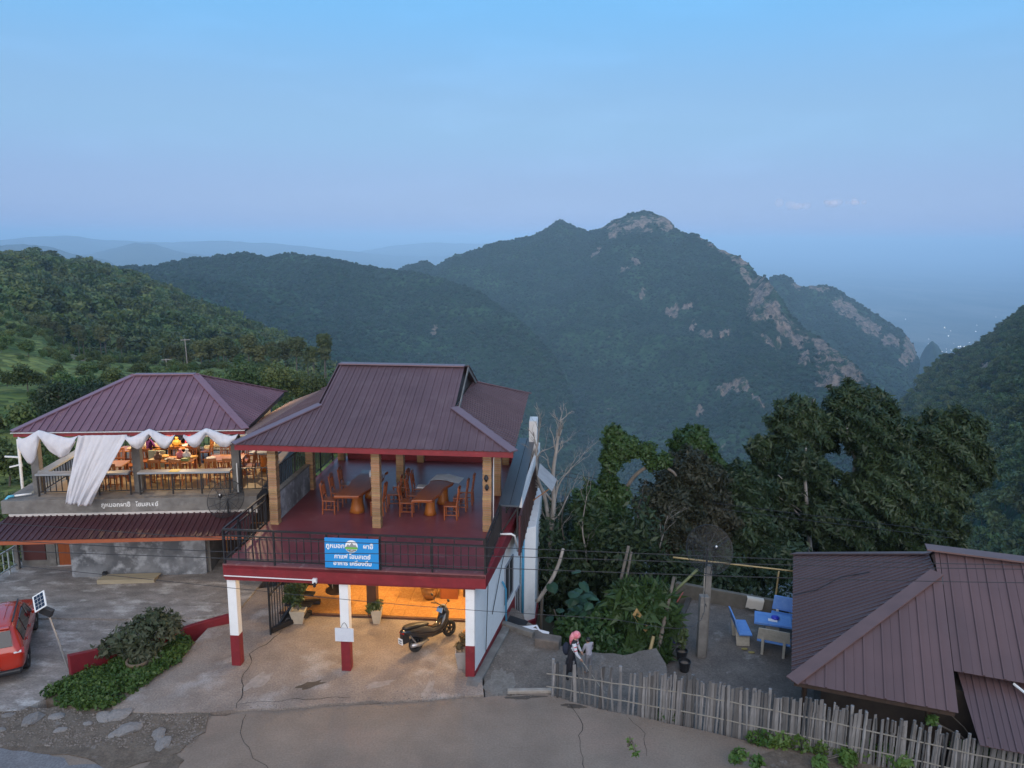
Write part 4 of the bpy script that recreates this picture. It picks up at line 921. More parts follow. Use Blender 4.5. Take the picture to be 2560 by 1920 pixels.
# ------------------------------------------------------------------ brown roofed house on the right
house = thing('brown_roof_house', 'low house under a big brown ribbed steel roof behind the bamboo fence', 'house', frame=FH)
def Hs(name, g, mat, **k): return g.build(name, mat, house, **k)
z0 = 2.2; sl = .55; hz_ = lambda b: z0 + sl*b
T = 3.3; BM = 3.95; BB = 7.9
g = MB(); cap(g, (3.1, BM, hz_(BM)+.07), (12, BM, hz_(BM)+.07), .42, .04)
g.bar((0, 0, z0+.03), (T, T, hz_(T)+.04), .36, .03); g.bar((0, BB, z0+.03), (T, BB-T, hz_(T)+.04), .36, .03)
hr = Hs('roof', g, M('brown_cap', (.135, .078, .072), (.11, .064, .06), rough=.5, scale=2))
roof_sheets(hr, [(0, 0, z0), (3.4, 0, z0), (3.4, BM, hz_(BM)), (T, BM, hz_(BM)), (T, T, hz_(T))], (0, -1, 0), M_ROOFB, width=.82, rib=.41, rh=.035)
roof_sheets(hr, [(3.41, .9, hz_(.9)), (12, .9, hz_(.9)), (12, BM, hz_(BM)), (3.41, BM, hz_(BM))], (0, -1, 0), M_ROOFB, width=.82, rib=.41, rh=.035)
roof_sheets(hr, [(0, 0, z0), (T, T, hz_(T)), (T, BB-T, hz_(T)), (0, BB, z0)], (-1, 0, 0), M_ROOFB, width=.8, rib=.2, rh=.03)
roof_sheets(hr, [(0, BB, z0), (12, BB, z0), (12, BM, hz_(BM)), (T, BM, hz_(BM)), (T, BB-T, hz_(T))], (0, 1, 0), M_ROOFB, width=.82, rib=.41)
MB().slab3([(T+.05, T, hz_(T)-.02), (T+.05, BB-T, hz_(T)-.02), (T+.05, BM, hz_(BM)-.02)], (.03, 0, 0)).build('gable_board', M('rust_board', (.22, .085, .05), rough=.8), hr)
roof_sheets(hr, [(3.55, 1.3, 2.52), (10, 1.3, 2.52), (10, -.62, 1.92), (3.72, -.62, 1.92)], (0, -1, 0), M_ROOFB, width=.82, rib=.27, rh=.03)
Hs('fascia', MB().box(.05, .05, z0-.12, 3.35, .09, z0-.02).box(.05, .09, z0-.12, .09, 7.8, z0-.02), M_DARKW)
Hs('wall', MB().box(.7, .9, 0, 11, 7.0, 2.25), M('dark_board_wall', (.06, .045, .035), (.04, .03, .025), rough=.9, scale=3))
for a, b_ in ((.3, .35), (2.9, .35), (.3, 7.5)): Hs('porch_post', MB().tube([(a, b_, 0), (a, b_, 2.2)], .06, 8), M_DARKW)
Hs('pvc_pipe', MB().tube([(4.6, .95, 2.62), (5.1, .45, 2.42)], .03, 6), M_PVC)
Hs('loose_wire', MB().tube([(.02, 4.6, 2.28), (.6, 4.4, 2.62), (1.2, 4.75, 2.95), (1.9, 4.5, 3.32)], .012, 5), M_BLACK)

# ------------------------------------------------------------------ bamboo picket fence
M_BAMB = M('weathered_bamboo', (.215, .205, .20), (.085, .078, .074), rough=.85, scale=9, lo=.3, hi=.7, stretch=(1, 1, .25), rnd=.6, hue=.01, bump=.3)
M_BAMB2 = M('pale_split_bamboo', (.30, .275, .235), (.24, .215, .18), rough=.8, scale=6, rnd=.1)
fence = thing('bamboo_fence', 'weathered grey bamboo picket fence between the road and the yard', 'fence', (1.09, 17.79, 0))
fpts = [Vector(p) for p in ((1.09, 17.79, .95), (2.25, 17.27, 1.12), (4.1, 16.66, 1.28), (5.8, 16.02, 1.32), (7.5, 15.44, 1.28), (9.7, 14.66, 1.16), (12.5, 13.7, 1.1))]
L_ = [0.0]
for a, b_ in zip(fpts, fpts[1:]): L_.append(L_[-1] + (b_-a).to_2d().length)
def fence_at(s):
    for i in range(len(fpts)-1):
        if s <= L_[i+1] or i == len(fpts)-2:
            t = (s-L_[i])/(L_[i+1]-L_[i]); return fpts[i].lerp(fpts[i+1], t)
pick = []
for k in range(6):
    rr = random.Random(k+50); g = MB(); w = .022 + .006*(k % 3)
    pts = [(rr.uniform(-.006, .006), rr.uniform(-.004, .004), z) for z in (0, .24, .26, .5, .52, .76, .78, 1.0)]
    rs = [w*(1.0 if i not in (2, 4, 6) else 1.13) for i in range(8)]
    if k % 2 == 0: g.tube(pts, rs, 6)
    else:       # split half cane
        g.slab3([(-w*1.25, 0, 0), (w*1.25, 0, 0), (w*1.2, .004, 1.0), (-w*1.1, .002, .985)], (0, -.016, 0))
    pick.append(g.mesh('picket', M_BAMB))
rr = random.Random(9); s = 0.0
while s < L_[-1]:
    p = fence_at(s); h = p.z*rr.uniform(.9, 1.06); sparse = s < 2.2
    o = obj('picket', pick[rr.randrange(6)], fence, loc=(p.x-1.09, p.y-17.79+rr.uniform(-.015, .03), -.06), rot=(rr.gauss(0, .02), rr.gauss(0, .045 if sparse else .025), rr.uniform(-.5, .1)))
    o.scale = (1, 1, h+.06); s += rr.uniform(.095, .20) if sparse else rr.choice((.038, .041, .044, .048, .053, .08))
for k in range(7):
    p = fence_at(L_[-1]*k/7+.02); MB().tube([(p.x-1.09, p.y-17.79+.06, -.3), (p.x-1.09, p.y-17.79+.06, p.z+.05)], .04, 7).build('fence_post', M_BAMB, fence)
for zf, dy in ((.30, -.03), (.68, -.035)):
    g = MB(); pts = []
    for k in range(40): p = fence_at(L_[-1]*k/39); pts.append((p.x-1.09 - (.15 if k == 0 else 0), p.y-17.79+dy, p.z*zf+rr.uniform(-.012, .012)))
    for a, b_ in zip(pts, pts[1:]): g.bar(a, b_, .012, .028)
    g.build('fence_rail', M_BAMB2, fence)
# ------------------------------------------------------------------ yard behind the fence
yw = MB().prism([(5.75, 25.1), (9.2, 23.6), (9.28, 23.75), (5.85, 25.25)], -1.2, -.3).build('yard_wall', M('mossy_block', (.14, .125, .105), (.085, .08, .065), rough=.95, scale=2, bump=.5), bevel=.02)
tag(yw, 'low mossy concrete wall along the back of the yard', 'wall')
ye = MB().prism([(4.25, 20.3), (4.38, 20.25), (6.35, 25.0), (6.22, 25.1)], -1.7, -.74).build('yard_edge', M('dark_edge', (.05, .045, .04), (.08, .07, .06), rough=.9, scale=3)); tag(ye, 'dark concrete retaining edge between the yard and the planted gully', 'edging')
cp = thing('concrete_post', 'short square concrete post standing in the yard', 'post', (5.72, 21.15, -.8))
MB().box(-.13, -.12, 0, .13, .12, 1.95).build('shaft', M_CEM, cp, bevel=.02); MB().tube([(.02, -.125, 1.75), (.02, -.2, 1.7)], .012, 5).build('hook', M_BLACK, cp)
cp = thing('concrete_post', 'tall concrete post with a ground wire behind the short post', 'post', (5.9, 21.5, -.8))
MB().box(-.09, -.09, 0, .09, .09, 2.75).build('shaft', M_CEM, cp, bevel=.015); MB().bar((-.12, -.1, .2), (-.14, -.1, 2.7), .03).build('batten', M_BAMB2, cp)
# dark mesh satellite dishes
def dish(name, label, loc, tilt, az, rad, mat_i=M_BLACK, frame_=None, solid=False):
    t = thing(name, label, 'satellite dish', loc, frame=frame_); R_ = Matrix.Rotation(az, 3, 'Z') @ Matrix.Rotation(tilt, 3, 'X')
    prof = lambda q: (q*rad, .22*rad*q*q)
    f = MB()
    for k in range(12):
        a = 6.283*k/12; pts = [R_ @ Vector((prof(q)[0]*math.cos(a), prof(q)[0]*math.sin(a), prof(q)[1])) for q in (0, .35, .7, 1)]; f.tube(pts, .008, 4)
    for q in (1, .66): f.tube([R_ @ Vector((prof(q)[0]*math.cos(6.283*k/30), prof(q)[0]*math.sin(6.283*k/30), prof(q)[1])) for k in range(31)], .011 if q == 1 else .006, 4)
    f.build('ribs', mat_i, t)
    mesh_m = bpy.data.materials.get('dish_mesh')
    if not mesh_m:
        mesh_m = bpy.data.materials.new('dish_mesh'); mesh_m.use_nodes = True; N = mesh_m.node_tree.nodes; L = mesh_m.node_tree.links
        tr = N.new('ShaderNodeBsdfTransparent'); ms = N.new('ShaderNodeMixShader'); N['Principled BSDF'].inputs['Base Color'].default_value = (.02, .02, .02, 1)
        ms.inputs[0].default_value = .72; L.new(N['Principled BSDF'].outputs[0], ms.inputs[1]); L.new(tr.outputs[0], ms.inputs[2]); L.new(ms.outputs[0], N['Material Output'].inputs[0])
    g = MB(); n = 24
    for i in range(6):
        for k in range(n):
            q = .02+.98*i/5; a = 6.283*k/n; g.v.append(tuple(R_ @ Vector((prof(q)[0]*math.cos(a), prof(q)[0]*math.sin(a), prof(q)[1]))))
    g.f = [(i*n+k, i*n+(k+1) % n, (i+1)*n+(k+1) % n, (i+1)*n+k) for i in range(5) for k in range(n)]
    g.build('mesh_bowl', mesh_m, t)
    fp = R_ @ Vector((0, 0, rad*.85)); f = MB()
    for k in range(3):
        a = 6.283*k/3+.4; f.tube([R_ @ Vector((rad*.98*math.cos(a), rad*.98*math.sin(a), .21*rad)), fp], .009, 4)
    f.build('struts', mat_i, t); MB().ball(fp, .075, 8, 6).build('feed_horn', M_BLACK, t, smooth=True); MB().ball(fp + Vector((0, -.05, .06)), .03, 6, 5).build('feed_cap', M_PVC, t)
    MB().tube([(0, 0, -rad*.75), (0, 0, 0)], .03, 6).build('mast', mat_i, t)
    return t
dish('satellite_dish', 'dark mesh satellite dish on the tall post in the yard', (5.82, 21.45, 2.45), RAD(62), RAD(10), .72)
dish('satellite_dish', 'black mesh satellite dish on the skirt roof of the dining hall', (7.15, -.15, 2.95), RAD(58), RAD(-12), .62, frame_=FL)
# bamboo poles
def pole(label, p0, p1, r0, r1, mat, name='bamboo_pole', n=7, bend=0.0):
    p0, p1 = Vector(p0), Vector(p1); pts = [p0.lerp(p1, k/8) + Vector((bend*math.sin(math.pi*k/8), 0, 0)) for k in range(9)]
    o = MB().tube(pts, [r0+(r1-r0)*k/8 for k in range(9)], n).build(name, mat, smooth=True); return tag(o, label, 'pole')
M_GBAMB = M('green_bamboo', (.16, .17, .06), (.12, .13, .05), rough=.5, scale=4); M_YBAMB = M('yellow_bamboo', (.36, .27, .12), (.28, .2, .09), rough=.6, scale=4)
M_BARK = M('grey_bark', (.17, .145, .12), (.10, .085, .07), rough=.95, scale=8, stretch=(1, 1, .3), bump=.6); M_PALEB = M('pale_bark', (.36, .33, .30), (.22, .20, .18), rough=.95, scale=6, stretch=(1, 1, .3), bump=.4)
pole('upright yellow bamboo pole at the back of the yard', (8.7, 23.6, -.8), (8.72, 23.45, .9), .035, .03, M_YBAMB)
pole('long level yellow bamboo pole over the back of the yard', (5.2, 23.2, 1.46), (9.3, 22.9, 1.12), .03, .025, M_YBAMB)
pole('thick green bamboo pole slanting above the gully', (4.75, 22.4, .25), (5.97, 23.0, 1.15), .05, .05, M_GBAMB)
pole('reddish stick slanting under the green bamboo pole', (4.6, 21.6, -.1), (5.35, 22.2, .75), .025, .02, M('red_stick', (.25, .07, .06), rough=.8))
pole('grey upright log at the corner of the yard edge', (4.22, 20.6, -.9), (5.0, 22.0, 1.34), .07, .05, M_BARK, 'log')
pole('tall grey log leaning in the gully', (2.95, 22.6, -1.9), (3.9, 24.0, 1.5), .06, .05, M_BARK, 'log')
pole('second grey log leaning beside the tall leaning log', (3.25, 22.6, -1.9), (4.0, 24.0, 1.3), .05, .04, M_BARK, 'log')
pole('short split log propped at the foot of the yard edge', (3.95, 20.3, -.6), (4.2, 20.75, .05), .06, .05, M_YBAMB, 'log')
pole('pale bare log slanting above the gully near the cafe', (.86, 23.0, -.02), (1.67, 23.0, 1.8), .07, .05, M_PALEB, 'log', bend=.12)
pole('thin dead stem standing in the gully next to the cafe wall', (1.0, 23.5, -3), (1.05, 23.5, .1), .06, .05, M_BARK, 'log')
# concrete picnic set
M_BLUEP = M('worn_blue_paint', (.075, .20, .52), (.12, .26, .56), rough=.5, scale=5, c3=(.30, .38, .55), s3=3, lo3=.6, hi3=.75); M_CREAM = M('cream_terrazzo', (.48, .44, .37), (.38, .35, .29), rough=.7, scale=12)
def stone_bench(label, loc, rz, L=.95, back_m=M_BLUEP, leg_m=M_CREAM):
    t = thing('concrete_bench', label, 'bench', loc, rz, group='concrete picnic benches')
    MB().box(-L/2, -.2, .40, L/2, .2, .46).build('seat', M_BLUEP, t, bevel=.015)
    bm_ = MB().slab3([(-L/2, .2, .5), (L/2, .2, .5), (L/2*.92, .32, .92), (-L/2*.92, .32, .92)], (0, .05, .01)); bm_.build('backrest', back_m, t, bevel=.012)
    for x in (-L*.32, L*.32):
        MB().slab3([(x-.04, -.17, 0), (x-.04, .22, 0), (x-.04, .3, .6), (x-.04, .18, .5), (x-.04, .12, .41), (x-.04, -.15, .41)], (.08, 0, 0)).build('leg', leg_m, t, bevel=.01)
    return t
stone_bench('blue concrete bench seen side on, left of the blue table', (7.22, 22.1, -.8), RAD(86))
stone_bench('cream backed concrete bench in front of the blue table', (7.95, 21.35, -.8), RAD(158), back_m=M_CREAM)
stone_bench('blue concrete bench behind the table, half hidden by the brown roof', (8.85, 22.85, -.8), RAD(-25))
tb = thing('picnic_table', 'blue topped concrete table between the benches in the yard', 'table', (8.15, 22.1, -.8), RAD(-18))
MB().box(-.55, -.38, .66, .55, .38, .74).build('table_top', M_BLUEP, tb, bevel=.015); MB().box(-.2, -.18, 0, .2, .18, .66).build('pedestal', M_CREAM, tb, bevel=.02)
tag(MB().ball((8.22, 22.1, -.02), .13, 12, 8, (1, 1, .5)).build('plastic_bowl', M('royal_blue_plastic', (.02, .03, .42), rough=.3), smooth=True), 'bright blue plastic bowl on the picnic table', 'bowl')
tag(MB().slab3([(7.95, 21.95, -.055), (8.2, 21.85, -.055), (8.25, 22.0, -.055), (8.0, 22.1, -.05)], (0, 0, .004)).build('paper_sheet', M_CLOTH), 'pale paper lying beside the blue bowl', 'paper')
g = MB(); 
for j in range(7):
    for i in range(8):
        u, v = i/7, j/6; g.v.append((7.95+.5*u-.08*v, 24.06-.2*u + (-.13 if v > .3 else .05-.1*v/.3*1.5), -.27 - max(0, v-.3)*.5 + .02*math.sin(u*14)*v))
g.f = [(j*8+i, j*8+i+1, (j+1)*8+i+1, (j+1)*8+i) for j in range(6) for i in range(7)]
tag(g.build('rag', M('beige_cloth', (.5, .46, .4), rough=.9), smooth=True), 'beige cloth hung over the yard wall', 'cloth')
def black_pot(label, loc, plant):
    t = thing('plastic_pot', label, 'pot', loc)
    MB().lathe([(.13, 0), (.17, .28), (.185, .28), (.185, .31), (.165, .31), (.155, .25), (.01, .25)], (0, 0, 0), 16).build('pot', M_BLACK, t, smooth=False)
    MB().lathe([(.155, .24), (.01, .27)], (0, 0, 0), 12).build('soil', M_DIRT, t)
    if plant:
        V, tt = leaf_cloud([((0, 0, .75), (.14, .14, .4))], 130, .09, seed=3); obj('foliage', leaf_mesh('foliage', V, tt, leafmat('pot_leaf', (.05, .10, .025), (.10, .14, .05))), t)
        MB().tube([(0, 0, .25), (.02, 0, 1.1)], .008, 5).build('stem', M_BARK, t)
    return t
black_pot('black plastic pot of bare soil in the yard', (5.05, 20.35, -.8), False)
black_pot('black plastic pot with a thin green plant in the yard', (5.1, 20.95, -.8), True)
g = MB()
for k in range(2): g.ball((4.9+.22*k, 21.9-.06*k, -.77), .12, 8, 6, (1.1, .5, .35))
tag(g.build('purple_sandals', M('purple_rubber', (.03, .02, .14), rough=.6), smooth=True), 'pair of dark purple sandals left on the yard floor', 'sandals')
for (x, y, k) in ((7.3, 21.35, 0), (7.15, 21.55, 1)):
    tag(MB().ball((x, y, -.77), .09, 7, 5, (1.2, .7, .3)).build('fallen_leaf', M('dry_leaf', (.26, .22, .08), rough=.9)), ('larger' if k else 'smaller') + ' pale dry leaf fallen before the cream backed bench', 'leaf')
# block and slabs at the back of the side path
cb = MB().box(-.36, -.2, 0, .36, .2, .42).build('concrete_block', M('rubble_concrete', (.17, .14, .12), (.10, .085, .075), rough=.95, scale=3, bump=.9, bscale=10), bevel=.04); cb.location = (1.1, 20.35, -.2); cb.rotation_euler = (0, 0, -.28)
tag(cb, 'rough concrete block at the back of the side path', 'block')
pk = MB().prism([(-.55, 21.55), (.65, 20.75), (.75, 20.9), (-.5, 21.75)], -.5, .12).build('path_kerb', M_CEM, bevel=.02); tag(pk, 'low concrete kerb closing the side path by the cafe wall', 'kerb')
for k, (x, y, z, rz, l) in enumerate(((.62, 21.3, -.05, .5, 'leaning on the concrete block'), (.88, 21.15, -.1, -.2, 'next to the concrete block'))):
    o = MB().box(-.28, -.12, -.03, .28, .12, .03).build('white_slab', M_CLOTH, bevel=.01); o.location = (x, y, z); o.rotation_euler = (.35, .15, rz); tag(o, 'broken white slab ' + l, 'slab')
o = MB().box(-.3, -.2, -.02, .3, .2, .02).build('dark_tarp', M_BLACK); o.location = (.2, 21.6, -.02); o.rotation_euler = (.3, .1, -.4); tag(o, 'dark folded tarp on the kerb behind the side path', 'tarp')

# ------------------------------------------------------------------ trees and plants
def AY(u, v, y):
    r = CR3 @ Vector(((u-1280)/FPX, (960-v)/FPX, -1)); r *= y/r.y; return Vector((r.x, r.y, r.z+CAMZ))
def cl(u, v, y, rpx, sq=(1, 1, 1)):
    r = rpx*y/FPX*1.05; return (tuple(AY(u, v, y)), (r*sq[0], r*sq[1], r*sq[2]))
def limb(g, pts, r0, r1, n=7):
    pts = catmull([Vector(p) for p in pts], max(6, len(pts)*4)); k = len(pts)
    g.tube(pts, [r0 + (r1-r0)*i/(k-1) for i in range(k)], n)
def tree(name, label, clusters, n, size, mat, limbs, bark, aspect=2.2, droop=.5, shell=.5, seed=1, group=None):
    b0 = Vector(limbs[0][0][0]); t = thing(name, label, 'tree', b0, group=group)
    g = MB()
    for pts, r0, r1 in limbs: limb(g, [Vector(p)-b0 for p in pts], r0, r1)
    g.build('trunk', bark, t, smooth=True)
    cs = [((c[0][0]-b0.x, c[0][1]-b0.y, c[0][2]-b0.z), c[1]) for c in clusters]
    V, tt = leaf_cloud(cs, n, size, droop, aspect, shell, seed=seed)
    obj('crown', leaf_mesh('crown', V, tt, mat), t)
    return t
ML_BIG = leafmat('mango_leaf', (.022, .042, .018), (.062, .088, .036), .05, .01, .25, .4)
ML_DK = leafmat('dark_leaf', (.022, .04, .017), (.055, .078, .032), .05, .01, .25, .45)
ML_BRN = leafmat('bronze_leaf', (.026, .034, .018), (.066, .058, .034), .05, .01, .25, .5)
ML_IVY = leafmat('ivy_leaf', (.028, .06, .018), (.07, .125, .04), .05, .01, .3, .4)
ML_LIME = leafmat('fresh_leaf', (.06, .12, .025), (.13, .20, .05), .15, .015, .3, .4)
big = [cl(1999,1068,37,72), cl(2130,1012,38,56), cl(2180,1075,37,78), cl(2367,1112,40,88), cl(2432,1168,40,52), cl(2336,1232,39,74), cl(2212,1226,36,92), cl(2006,1180,36,70), cl(1903,1125,37,34), cl(2100,1312,36,110), cl(2250,1330,37,90), cl(2060,1080,39,50), cl(2270,1150,40,70), cl(1960,1290,37,80), cl(2350,1320,40,60), cl(2185,1010,38,36), cl(1925,1190,37,45)]
tb0 = AY(2140, 1520, 38)
tree('mango_tree', 'huge dark mango tree rising behind the brown roofed house', big, 150000, .118, ML_BIG,
     [([tb0, AY(2130,1400,38), AY(2140,1200,38), AY(2145,1120,37.6)], .34, .15), ([AY(2140,1200,38), AY(2165,1120,37), AY(2175,1060,36.6)], .13, .04), ([AY(2145,1160,37.8), AY(2125,1110,36.8), AY(2118,1070,36.5)], .12, .04),
      ([AY(2130,1330,38), AY(2040,1230,37), AY(2000,1130,37)], .2, .06), ([AY(2140,1280,38), AY(2270,1200,39), AY(2370,1130,40)], .2, .06), ([AY(2150,1160,37.5), AY(2185,1130,36.6), AY(2192,1095,36.2)], .07, .03)], M_PALEB, 3.0, .8, seed=5)
tree('slender_tree', 'pale forked tree with sparse leaves left of the mango tree', [cl(2000,1160,34,40), cl(1960,1230,34,45), cl(2050,1300,33,50), cl(1940,1330,33,50)], 5000, .13, ML_DK,
     [([AY(2035,1480,34), AY(2020,1300,34), AY(2012,1180,34), AY(2015,1120,34)], .12, .04), ([AY(2022,1310,34), AY(1980,1270,33.6), AY(1945,1240,33.5)], .05, .02), ([AY(2020,1290,34), AY(1980,1262,33.6), AY(1950,1245,33.4)], .04, .015), ([AY(2012,1240,34), AY(1975,1215,33.8), AY(1945,1187,33.8)], .05, .015)], M_PALEB, 2.6, .6, seed=6)
tree('bronze_tree', 'dense bronze green tree in the middle of the gully trees', [cl(1728,1200,31,76), cl(1672,1275,30,82), cl(1760,1290,31,80), cl(1700,1350,30,80), cl(1650,1350,29,60)], 50000, .09, ML_BRN,
     [([AY(1715,1560,31), AY(1712,1380,31), AY(1725,1230,31)], .2, .06)], M_BARK, 2.2, .4, seed=7)
tree('round_top_tree', 'bright green round topped tree behind the bronze tree', [cl(1728,1122,33,50), cl(1770,1160,33,38), cl(1700,1165,33,35), cl(1740,1095,33,30)], 13000, .12, ML_IVY,
     [([AY(1720,1500,33), AY(1715,1330,33), AY(1725,1180,33)], .16, .06)], M_BARK, 2.2, .4, seed=8)
tree('wide_shrub_tree', 'broad olive green tree between the bronze tree and the mango tree', [cl(1854,1226,33,70), cl(1840,1310,32,82), cl(1890,1380,32,70), cl(1800,1400,31,60), cl(1905,1260,34,50)], 30000, .11, ML_DK,
     [([AY(1845,1560,32), AY(1845,1400,32), AY(1852,1250,33)], .16, .05)], M_BARK, 2.4, .4, seed=9)
tree('ivy_clad_tree', 'ivy covered trunk with arching branches rising from the gully', [cl(1546,1112,29,38), cl(1530,1150,29,30), cl(1521,1200,29,24), cl(1570,1120,29,28), cl(1616,1128,29,24), cl(1630,1155,29,20), cl(1660,1150,29,20), cl(1535,1085,29,24), cl(1550,1235,29,26), cl(1490,1262,29,56), cl(1478,1330,28,46), cl(1540,1300,29,40)], 24000, .105, ML_IVY,
     [([AY(1535,1560,29), AY(1532,1380,29), AY(1522,1250,29), AY(1528,1165,29), AY(1545,1100,29)], .17, .06), ([AY(1542,1152,29), AY(1570,1142,29), AY(1595,1139,29), AY(1618,1148,29)], .07, .04), ([AY(1552,1300,29), AY(1565,1225,29), AY(1600,1178,29), AY(1645,1163,29), AY(1680,1178,29), AY(1690,1190,29)], .09, .05)], M_BARK, 1.5, .3, seed=10)
# bare tree beside the cafe
def bare_tree(name, label, stems, bark, seed):
    b0 = Vector(stems[0][0][0]); t = thing(name, label, 'tree', b0); g = MB(); rr = random.Random(seed)
    def twigs(p, d, L, r, depth):
        q = p + d*L; m = p.lerp(q, .5) + Vector((rr.gauss(0, .05), rr.gauss(0, .05), rr.gauss(0, .03)))*L
        g.tube([p, m, q], [r, r*.8, r*.6], 4)
        if depth > 0:
            for k in range(rr.choice((2, 2, 3))):
                nd = (d + Vector((rr.gauss(0, .45), rr.gauss(0, .45), rr.gauss(.12, .3)))).normalized(); twigs(p.lerp(q, rr.uniform(.45, 1)), nd, L*rr.uniform(.55, .8), r*.55, depth-1)
    for pts, r0, r1 in stems:
        P_ = [Vector(p)-b0 for p in pts]; limb(g, P_, r0, r1, 6)
        for k in range(2, len(P_)):
            d = (P_[k]-P_[k-1]).normalized()
            for s in range(2): twigs(P_[k-1].lerp(P_[k], rr.uniform(.2, 1)), (d + Vector((rr.gauss(0, .5), rr.gauss(0, .4), .25))).normalized(), rr.uniform(.45, .8), r1*.55, 2)
        twigs(P_[-1], (P_[-1]-P_[-2]).normalized(), .7, r1*.7, 3)
    g.build('trunk', bark, t, smooth=True); return t
y_ = 27
bare_tree('bare_tree', 'leafless pale tree standing right beside the cafe', [
    ([AY(1372,1520,y_), AY(1372,1392,y_), AY(1375,1347,y_), AY(1364,1252,y_), AY(1346,1200,y_), AY(1340,1140,y_), AY(1345,1105,y_)], .11, .035),
    ([AY(1375,1347,y_), AY(1384,1266,y_), AY(1383,1182,y_), AY(1391,1126,y_), AY(1396,1090,y_)], .10, .045),
    ([AY(1384,1280,y_), AY(1392,1230,y_), AY(1404,1200,y_), AY(1432,1166,y_)], .035, .018), ([AY(1383,1300,y_), AY(1398,1285,y_), AY(1420,1240,y_)], .03, .015),
    ([AY(1341,1150,y_), AY(1352,1130,y_), AY(1372,1122,y_)], .03, .012), ([AY(1378,1250,y_), AY(1352,1218,y_), AY(1350,1218,y_)], .04, .03)], M_PALEB, 4)
for i_, (u, v0, v1, yy, w_) in enumerate(((1410, 1480, 1230, 28, 'a thin bare sapling close right of the leafless tree'), (1462, 1500, 1240, 27, 'a crooked grey sapling left of the ivy covered trunk'), (1590, 1500, 1290, 28, 'a thin dead stem right of the ivy covered trunk'), (1655, 1480, 1330, 28, 'a twiggy dead stem in front of the bronze tree'))):
    bare_tree('bare_sapling', w_[2:], [([AY(u, v0, yy), AY(u+4, v0*.6+v1*.4, yy), AY(u-6, v0*.3+v1*.7, yy), AY(u+5, v1, yy)], .05, .015)], M_PALEB if i_ % 2 else M_BARK, 30+i_)
# tangle of shrubs filling the slope below
rr = random.Random(21); clus = []
for k in range(260):
    x = rr.uniform(.8, 26); y = rr.uniform(22.5, 46); h = hill_z(x, y)
    if pdist(x, y) < 1.2: continue
    s = rr.uniform(.7, 1.9); clus.append(((x, y, h + s*.6 + rr.uniform(0, 1.5)), (s, s, s*.8)))
for k in range(70):
    c_ = cl(rr.uniform(1335, 1620), rr.uniform(1265, 1500), rr.uniform(25.5, 30), rr.uniform(28, 60)); clus.append(c_)
for k in range(40): clus.append(cl(rr.uniform(1330, 1480), rr.uniform(1270, 1420), rr.uniform(30, 35), rr.uniform(35, 60)))
for k in range(40): clus.append(cl(rr.uniform(1640, 2000), rr.uniform(1390, 1500), rr.uniform(27, 32), rr.uniform(28, 60)))
V, tt = leaf_cloud(clus, 170000, .115, .4, 2.3, .5, seed=12)
tag(obj('gully_undergrowth', leaf_mesh('gully_undergrowth', V, tt, ML_DK)), 'dark tangle of shrubs filling the gully', 'undergrowth', kind='stuff')
clus = []
for k in range(300):
    x = rr.uniform(-48, -5); y = rr.uniform(27, 75); h = hill_z(x, y)
    if pdist(x, y) < 1.0: continue
    s = rr.uniform(.5, 1.5); clus.append(((x, y, h + s*.4), (s, s, s*.75)))
V, tt = leaf_cloud(clus, 80000, .2, .4, 2.0, .5, seed=13)
tag(obj('slope_undergrowth', leaf_mesh('slope_undergrowth', V, tt, ML_MID)), 'green shrubs on the slope behind the dining hall', 'undergrowth', kind='stuff')
# trees on the green spur: three kinds, copied
def spur_proto(seed, tall, mat):
    r = random.Random(seed); t = thing('spur_tree', '-', 'tree'); cs = []
    for k in range(9):
        a = r.uniform(0, 6.28)
        if tall: q = r.uniform(0, .13); cs.append(((math.cos(a)*q, math.sin(a)*q, r.uniform(.52, .92)), (r.uniform(.09, .16),)*2 + (r.uniform(.06, .1),)))
        else: q = r.uniform(.05, .3); cs.append(((math.cos(a)*q, math.sin(a)*q, r.uniform(.3, .8)), (r.uniform(.16, .26),)*2 + (r.uniform(.12, .2),)))
    V, tt = leaf_cloud(cs, 3600, .032, .3, 1.8, .5, seed=seed); obj('crown', leaf_mesh('crown', V, tt, mat), t)
    g = MB(); g.tube([(0, 0, -.15), (.01, 0, .3), (.0, .01, .75)], [.016, .013, .006], 6)
    for k in range(4): a = r.uniform(0, 6.28); g.tube([(0, 0, .4+.08*k), (math.cos(a)*.12, math.sin(a)*.12, .55+.08*k)], [.006, .003], 4)
    g.build('trunk', MT_TRUNK_FAR, t); return t
protos = {'pine': spur_proto(31, True, ML_PINE), 'broad': spur_proto(32, False, ML_MID), 'dark': spur_proto(33, False, ML_DK)}
spots = []
for k in range(22): spots.append(('pine', 400+k*20+rr.uniform(-12, 12), 930+rr.uniform(-4, 14), 262-k*2+rr.uniform(-14, 10), rr.uniform(8, 13)))
for k in range(9): spots.append(('pine', 90+k*26+rr.uniform(-10, 10), 850+k*6, 360-k*5, rr.uniform(9, 14)))
for k in range(7): spots.append(('dark', 160+k*28+rr.uniform(-8, 8), 1075, 66+rr.uniform(-4, 6), rr.uniform(3.2, 4.8)))
for k in range(9): spots.append(('broad', 520+k*34+rr.uniform(-8, 8), 1010+rr.uniform(0, 12), 105+rr.uniform(-12, 12), rr.uniform(4.5, 7)))
cnt = {}
ORD = ['first', 'second', 'third', 'fourth', 'fifth', 'sixth', 'seventh', 'eighth', 'ninth']
lab = {'pine': 'tall slender pale trunked tree on the crest of the green spur', 'dark': 'dark bushy tree just behind the dining hall roof', 'broad': 'leafy tree on the spur behind the cafe roof'}
used = set()
